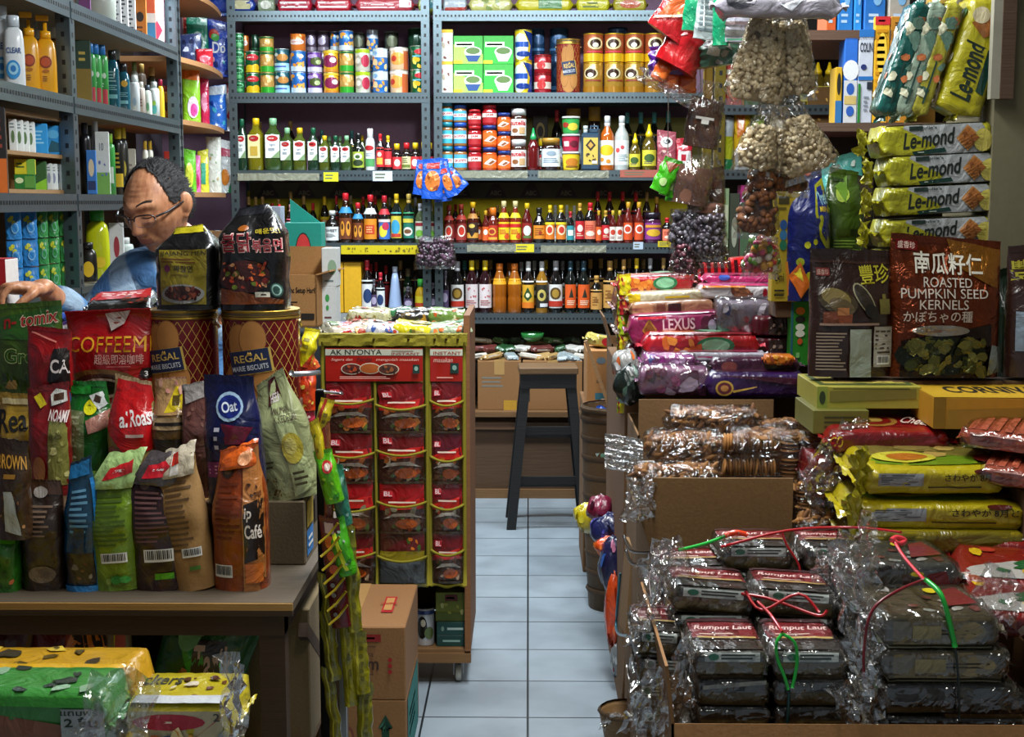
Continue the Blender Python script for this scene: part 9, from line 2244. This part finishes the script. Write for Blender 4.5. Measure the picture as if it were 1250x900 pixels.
# rail and hooks they hang from
t=thing('hanging_rail','steel rail overhead from which the right hand bags hang','rail',(0,0,0))
zr_=at(900,-20,YN).z
m=MB();m.tube([(at(780,0,3.3).x-.05,3.35,zr_+.06),(1.06,2.98,zr_+.06)],.008,M('#7c8084','metal'),8);m.build('bar',t)
for(px,Y)in((925,YN),(965,YN+.02),(860,3.2),(820,3.3)):
 m=MB();x=at(px,0,Y).x;m.tube([(x,Y,zr_+.07),(x,Y,zr_-.06)],.002,M('#a8acb0','metal'),5);m.build('hook',t)
for(x,y)in((at(790,0,3.3).x,3.34),(1.03,2.99)):
 m=MB();m.tube([(x,y,zr_+.06),(x,y,2.95)],.006,M('#7c8084','metal'),6);m.build('hanger',t)
# spice bags
def spice(x0,x1,yt,yf,yb,Y,label,col,seed,roll=0,rz=0,d=.03,group='clear bags of brown spice hanging'):
 a,b=at(x0,yb,Y),at(x1,yb,Y);w=b.x-a.x;H=at(x0,yt,Y).z-a.z;top=(at(x0,yf,Y).z-a.z)/H
 t=thing('spice_bag',label,'spice bag',((a.x+b.x)/2,Y,a.z),0,group,rot=(0,roll,rz))
 S1=bagF(w*.93,H*top,d*.9,dt=.006,wr=.003,seed=seed);S2=bagF(w*.93,H*top,d*.9,dt=.006,wr=.003,seed=seed,side=-1)
 m=MB();m.grid(lambda u,v:S1(u,v),12,12,M(col,'cloth'));m.grid(lambda u,v:S2(u,v),12,12,M(col,'cloth'),flip=True);m.build('spice',t)
 m=MB();T1=bagF(w,H,d*1.1,dt=.004,wr=.009,seed=seed+1,wt=.6);T2=bagF(w,H,d*1.1,dt=.004,wr=.009,seed=seed+1,side=-1,wt=.6)
 m.grid(lambda u,v:T1(u,v),14,16,FILM);m.grid(lambda u,v:T2(u,v),14,16,FILM,flip=True);m.build('clear_bag',t)
 return t
YP=3.36
s1=spice(832,876,98,120,180,YP,'upper clear bag of brown spice with a white sticker','#5c3826',801,roll=.16,rz=-.1)
m=MB();m.box((0,-.019,.07),(.045,.001,.006),M('#c8c4bc'));m.box((.002,-.019,.062),(.018,.001,.012),M('#d0ccc4'));m.build('sticker',s1)
spice(818,864,188,203,250,YP,'lower left clear bag of brown spice, tilted','#6c4634',802,roll=.2)
spice(852,886,186,205,250,YP+.05,'lower right clear bag of brown spice behind the tilted one','#5c3a2a',803,roll=-.05)
spice(838,884,246,248,260,YP+.01,'flat clear bag of brown spice seen from its edge','#5c3a2a',804)
def lumps(x0,x1,yt,yb,Y,label,cols,seed,roll=0,cat='dried fruit bag',size=.008,core='#3c3038'):
 return nutbag(x0,x1,yt,yt+6,yb,Y,label,[M(c,'foil')for c in cols],seed,roll=roll,size=size,name='fruit_bag',wtop=.8,cat=cat,core=core,group=None,elong=1.3)
lumps(817,862,255,304,YP+.03,'crinkled clear bag of silvery grey dried plums',['#6c6874','#8c8894','#4c4450'],811)
lumps(842,886,260,314,YP,'clear bag of purple grey dried plums, right one',['#5c5460','#7c7480','#3c3440'],812)
lumps(818,852,298,336,YP+.02,'clear bag of maroon dried fruit, lowest of hanging bags',['#5c2c38','#7c4450','#3c1c24'],813,roll=.1,core='#3c1420')
lumps(848,888,300,322,YP+.04,'dark clear bag of dried fruit beside the maroon one',['#3c2430','#5c3444'],814,core='#241018')
# bright packets hanging at the top
def hb(x0,x1,yt,yb,Y,label,col,art,seed,**k):
 return hangbag(x0,x1,yt,yb,Y,label,col,art,seed,name='snack_packet',group='bright packets hanging from the rail',**k)
hb(786,836,-30,42,3.3,'red and orange nut packet hanging highest at left','#a8141c',[('p',[(.1,.2),(.9,.6),(.9,1),(.2,1)],'#b8501c'),('B',.2,.4,.9,.95,14,['#d89a3c','#e8c070','#8c3814'],.06),('p',[(.05,.1),(.8,.5),(.8,.55),(.05,.16)],'#d8b8a0')],821,roll=.62)
hb(796,850,18,82,3.32,'crumpled scarlet packet below the nut packet','#b01018',[('r',.1,.55,.4,.68,'#c88a8c',.6)],822,roll=.5,d=.06)
hb(815,880,30,84,3.34,'wide crumpled scarlet packet at centre of the bunch','#a80f18',[('B',.1,.1,.9,.9,6,['#8c0c14','#c82028'],.1)],823,roll=-.1,d=.07,wr=.012)
hb(832,856,-30,38,3.24,'green dotted packet with white panel, left one','#12885c',[('B',.05,.1,.5,.9,10,['#7ac4a0'],.035)],824,roll=.1)
hb(846,873,-30,48,3.22,'silver white printed panel packet between the green ones','#9ca8a8',[('l',.15,.1,.85,.9,9,'#5c6c70')],825,roll=.12,d=.02)
hb(870,890,-30,56,3.2,'green dotted packet, right one beside grey packets','#12885c',[('B',.1,.1,.9,.9,12,['#7ac4a0'],.05)],826,d=.03)
hb(882,920,-20,52,3.2,'white packet with grey stripes and coffee cup picture','#a8a8b4',[('e',.6,.7,.2,.1,'#2c2c34'),('e',.6,.71,.14,.06,'#8c5c40'),('r',.05,.1,.95,.2,'#5c5c58'),('r',.05,.28,.95,.34,'#6c5c5c'),('l',.1,0,.9,.08,1,'#3c7c5c')],827,d=.04)
hb(855,905,46,80,3.3,'dark green and cream crumpled packet ends','#3c5c48',[('B',.1,.1,.9,.9,8,['#8c8478','#241c1c','#c0b8a8'],.12)],828,roll=-.1,d=.04,wr=.012)
flowpack(.26,.12,.05,'white plastic carrier bag folded over the nut bags',name='carrier_bag',cat='bag',col='#a8a4b0',front=[('e',.2,.7,.12,.3,'#3c3c44'),('p',[(.5,.6),(.7,.9),(.6,.3)],'#d8dce4')],top=[('r',.1,.1,.6,.6,'#b8b4bc')],loc=(at(948,14,2.93).x,2.93,at(948,28,2.93).z+.01),rot=(.15,.03,-.1),seed=7,p=4,wr=.008)
hb(792,838,56,92,3.36,'purple foil sweet packet in the hanging bunch','#4c1c7c',[('B',.05,.1,.95,.9,14,['#8c4cc0','#1c1034','#d0b8e0'],.07)],829,d=.05,wr=.01)
for i,(x0,x1,yt,yb,rl)in enumerate(((792,812,70,98,.5),(803,826,84,108,.2),(827,850,86,114,0))):
 hb(x0,x1,yt,yb,3.33+.02*i,'orange square packet in the hanging bunch, %s from left'%ORD[i+1],'#c8500c',[('p',[(.1,.2),(.9,.1),(.8,.5)],'#e8742c')],830+i,roll=rl)
crumple('cellophane','slanting clear film under the orange hanging packets',.15,.035,at(815,108,3.32),(.1,.5,0),655,.012,CRISP,18)
for i,(x0,x1,yt,yb,rl)in enumerate(((792,815,190,234,.45),(804,826,196,240,.3),(812,832,208,246,.12))):
 hb(x0,x1,yt,yb,3.42+.02*i,'bright green sachet hanging beside vinegar bottles, %s of three'%ORD[i+1],'#3fae14',[('p',[(.1,.9),(.9,.9),(.6,.6)],'#8a3c14'),('e',.5,.3,.2,.12,'#b8dc8c')],840+i,roll=rl,d=.02)
# twine that carries the lower bunches
string('twine','thin twine carrying the spice and plum bags',[(850,-25,3.35),(853,60,3.36),(856,120,3.36),(852,200,3.37),(852,262,3.38)],M('#8a8478','plas'),.0012,'twines of the hanging bunches')
string('twine','thin twine carrying the peanut and almond bags',[(940,-25,3.),(945,60,3.02),(942,130,3.01),(930,210,3.03),(928,292,3.06)],M('#8a8478','plas'),.0012,'twines of the hanging bunches')
string('twine','thin twine carrying the green sachets',[(815,-25,3.36),(816,100,3.42),(815,192,3.43)],M('#8a8478','plas'),.0012,'twines of the hanging bunches')
# blue wafer bundle and cellophane bundle on the middle post of the back shelving
YW=YB-.07
for i,(x0,x1,yt,yb,rl)in enumerate(((503,520,196,238,.15),(514,540,194,243,.05),(530,552,195,246,-.1),(545,560,200,240,-.35),(554,575,202,232,-.75))):
 hangbag(x0,x1,yt,yb,YW-.02*(i%2),'blue snack packet with orange picture on middle post, %s from left'%ORD[i+1],'#1450b8',[('e',.5,.45,.36,.26,'#c8702c'),('B',.25,.25,.75,.6,6,['#e8a860','#8c3c18'],.1),('r',.2,.76,.8,.9,'#b83028')],850+i,roll=rl,d=.03,name='snack_packet',group='blue snack packets on the middle post')
lumps(508,556,288,326,YW,'clear bag of dark purple sweets hanging on the middle post',['#3c2434','#5c3c50','#2c1824'],860,core='#2c1824',size=.014)
# things round the blue pouch
Yb_=3.5
zmb=at(960,386,3.55).z+.001
carton(at(1000,380,Yb_+.05).x-at(941,380,Yb_+.05).x,.14,at(960,366,Yb_+.05).z-zmb,'small brown carton under the tall yellow box',((at(941,380,Yb_+.05).x+at(1000,380,Yb_+.05).x)/2,Yb_+.05,zmb),col=CARDD,tape=False)
zy=at(960,366,Yb_+.05).z+.001
a,b=at(941,362,Yb_-.03),at(973,362,Yb_-.03)
rbox('noodle_box','tall mustard yellow noodle box beside the blue pouch','box',b.x-a.x,.05,at(960,230,Yb_-.03).z-zy,{'base':'#a8901c','front':[('r',.2,.86,.6,.93,'#3c3410'),('l',.15,.8,.7,.85,1,'#5c5014'),('e',.4,.68,.14,.045,'#1c4c8c'),('e',.4,.59,.14,.045,'#2c6c9c'),('e',.4,.5,.14,.045,'#1c6c4c'),('p',[(.5,.35),(.9,.4),(.85,.1),(.6,.05)],'#c87a1c'),('t','Omi',.1,.18,.45,.26,'#2c2410',.01),('l',.1,.04,.6,.12,2,'#2c2410')]},((a.x+b.x)/2,Yb_-.01,zy))
hangbag(958,1014,196,366,Yb_-.01,'royal blue cereal pouch with yellow dots and white lettering','#0a1656',[('p',[(.7,.82),(.98,.86),(1,.3),(.72,.45),(.62,.62)],'#8c8c1c'),('p',[(.74,.8),(1,.82),(1,.36),(.76,.48),(.68,.62)],'#14246c'),('t','Oreez',.7,.68,1.,.78,'#8cb8c0',.02,.12),('t','MINI',.74,.63,.96,.67,'#a8901c',.02),('e',.45,.4,.07,.025,'#a8a81c'),('e',.3,.28,.09,.03,'#8c941c'),('e',.62,.42,.05,.02,'#a8a81c'),('e',.5,.17,.1,.04,'#a8a81c'),('e',.75,.34,.04,.015,'#a8a81c'),('p',[(.05,.18),(.3,.28),(.5,.12),(.3,.02)],'#c8641c'),('p',[(.15,.2),(.3,.24),(.35,.14)],'#d8c82c'),('e',.5,.92,.12,.03,'#a83c2c')],870,roll=-.02,d=.09,name='cereal_pouch',cat='pouch',group=None,wt=.55)
hangbag(1004,1054,208,310,Yb_+.03,'olive green tea pouch with dark print behind brown pouch','#2c420c',[('e',.4,.72,.18,.1,'#7c9030'),('p',[(.2,.8),(.6,.95),(.5,.6)],'#4c6c1c'),('r',.12,.86,.5,.9,'#1c2c0c'),('r',.3,.22,.6,.3,'#2c3c10'),('r',.62,.22,.9,.3,'#142008'),('l',.2,.04,.9,.18,4,'#5c7424'),('p',[(0,0),(0,.6),(.12,.55),(.08,0)],'#8cc01c')],871,d=.07,name='tea_pouch',cat='pouch',group=None,wt=.7,kind='foil')
a,b=at(962,445,Yb_),at(984,445,Yb_)
rbox('biscuit_stick_box','slim green stick biscuit box standing beside the shell pouch','box',b.x-a.x,.05,at(970,367,Yb_).z-a.z,{'base':'#23801c','front':[('r',0,0,.12,1,'#1c5c6c'),('e',.5,.85,.25,.06,'#d87a1c'),('e',.5,.72,.28,.05,'#1c1c14'),('e',.5,.6,.26,.055,'#d8dcc8'),('e',.5,.5,.26,.055,'#d8dcc8'),('e',.5,.38,.14,.05,'#c8501c'),('l',.3,.08,.6,.26,1,'#7cb86c')]},((a.x+b.x)/2,Yb_+0,a.z))
hangbag(985,1002,330,448,Yb_+.02,'pale clear fronted packet behind the green stick box','#9c8c6c',[('r',.1,0,.4,.8,'#c8ccc8'),('r',.4,0,.9,.6,'#c8801c')],872,d=.02,group=None)
# silver and green bits round the sandwich biscuit stack
hangbag(1010,1060,190,290,Yb_+.16,'teal and silver snack pouch tucked beside the biscuit stack','#4c9c94',[('B',.1,.1,.9,.9,14,['#c8d8d0','#1c5c54','#c87c34','#8c9c3c'],.08)],873,d=.05,group=None,roll=-.1)
hangbag(1040,1066,215,300,Yb_+.12,'dark brown pouch tucked under the biscuit stack ends','#241c14',[('B',.1,.1,.9,.9,8,['#6c5424','#8c8c3c','#3c2c18'],.1)],874,d=.05,group=None)
# far right shelving seen between the hanging bags
YQ=4.9
zq=[at(930,331,YQ).z,at(930,207,YQ).z,at(930,128,YQ).z,at(930,40,YQ).z]
xq0,xq1=at(872,200,YQ).x,1.72
t=thing('steel_shelving','yellowish slotted steel shelving glimpsed behind the hanging bags','shelving',(0,0,0))
YS_ST=M('#8c7c34','metal')
for(x,sx)in((xq0,1),(xq1,-1)):
 for(y,sy)in((YQ,1),(YQ+.35,-1)):
  m=MB();angle_post(m,x,y,0,2.7,sx,sy,.035,steel=YS_ST);m.build('post',t)
for z in zq+[.9,.4]:
 m=MB();m.box(((xq0+xq1)/2,YQ+.175,z-.01),(xq1-xq0-.01,.34,.014),BOARD);fascia(m,xq0,xq1,YQ-.002,z,.035);m.build('shelf',t)
m=MB();m.box(((xq0+xq1)/2,YQ+.36,1.4),(xq1-xq0,.006,2.6),M('#2c2824','matte'));m.build('back_panel',t)
def qb(x0,x1,yt,zi,label,col,art,seed,soft=True,d=.05):
 a,b=at(x0,150,YQ+.03),at(x1,150,YQ+.03);h=at(x0,yt,YQ+.03).z-zq[zi]
 if soft:return softbag(b.x-a.x,h,d,label,front=col,art=art,loc=((a.x+b.x)/2,YQ+.05,zq[zi]),seed=seed,name='food_pouch',group='goods on the yellowish shelving')
 return rbox('food_box',label,'box',b.x-a.x,d,h,{'base':col,'front':art},((a.x+b.x)/2,YQ+.03+d/2,zq[zi]),group='goods on the yellowish shelving')
qb(876,897,126,1,'pale pouch with black handwriting and yellow base','#a8b4b8',[('t','2MCC',.1,.8,.95,.92,'#101418',.03),('r',0,0,1,.5,'#a8b01c'),('r',0,0,1,.16,'#1c6c3c')],901)
qb(897,917,122,1,'yellow pouch with orange sausages picture','#d8b01c',[('p',[(.1,.9),(.3,1),(.4,.5),(.15,.45)],'#d8781c'),('p',[(.4,.95),(.6,1),(.6,.5),(.4,.5)],'#d8781c'),('r',0,0,1,.3,'#c8ccd0')],902)
qb(918,934,130,1,'lime green pouch behind the peanut bags','#8cb81c',[],903)
for i,(px,col,cap)in enumerate(((984,'#b8a89c','#c8781c'),(999,'#b8a89c','#c8781c'),(1013,'#a8a49c','#d0ccc4'),(970,'#203c6c','#1c2c4c'))):
 a=at(px,120,YQ+.05);tt=inst(('bottle','honeysm'),lambda:bottle('honeysm'))if i<3 else inst(('bottle','tealcap'),lambda:bottle('tealcap'))
 put(tt,(a.x,YQ+.07,zq[2]),0,scale=(.85,.85,.62),label='small bottle seen past the peanut bags, %s from left'%ORD[[2,3,4,1][i]],cat='bottle',group='small bottles past the peanut bags')
qb(985,1018,106,1,'yellow banana snack box past the peanut bags','#c8b41c',[('r',0,.5,1,1,'#6c4c1c'),('B',.1,.6,.9,.95,5,['#d8a84c'],.08)],904,soft=False)
for i,(x0,x1,yt,col,art,lb)in enumerate(((880,892,230,'#8ca87c',[('r',.1,.2,.9,.4,'#c8d0b0'),('r',.1,.6,.9,.8,'#c8d0b0')],'pale green striped box'),(893,905,236,'#3c4434',[('e',.5,.5,.3,.2,'#a8b09c')],'dark green jar shaped box'),(906,920,226,'#b02c7c',[('r',0,0,1,.8,'#4c6c4c')],'magenta topped box'),(921,936,240,'#5c6c54',[('B',.1,.1,.9,.9,6,['#c8c0b0','#6c2c5c'],.1)],'grey green box'))):
 qb(x0,x1,yt,0,lb+' on lower level of the yellowish shelving',col,art,910+i,soft=False,d=.08)
for i,(x0,x1,yt,col,lb)in enumerate(((1000,1030,150,'#2c5c9c','blue box'),(940,965,140,'#c8c4b0','cream box'),(1040,1075,150,'#8c2c2c','red box'))):
 qb(x0,x1,yt,1,lb+' in the shade of the yellowish shelving',col,[('l',.2,.3,.8,.7,2,'#d8d4c8')],920+i,soft=False,d=.08)
for i,(x0,x1,yt,col,lb)in enumerate(((880,905,60,'#b83c2c','red carton'),(908,930,66,'#3c6c3c','green carton'),(1000,1030,100,'#c8b01c','yellow carton'))):
 qb(x0,x1,yt,2,lb+' on upper level of the yellowish shelving',col,[('l',.2,.3,.8,.7,2,'#d8d4c8')],930+i,soft=False,d=.08)if i<2 else None
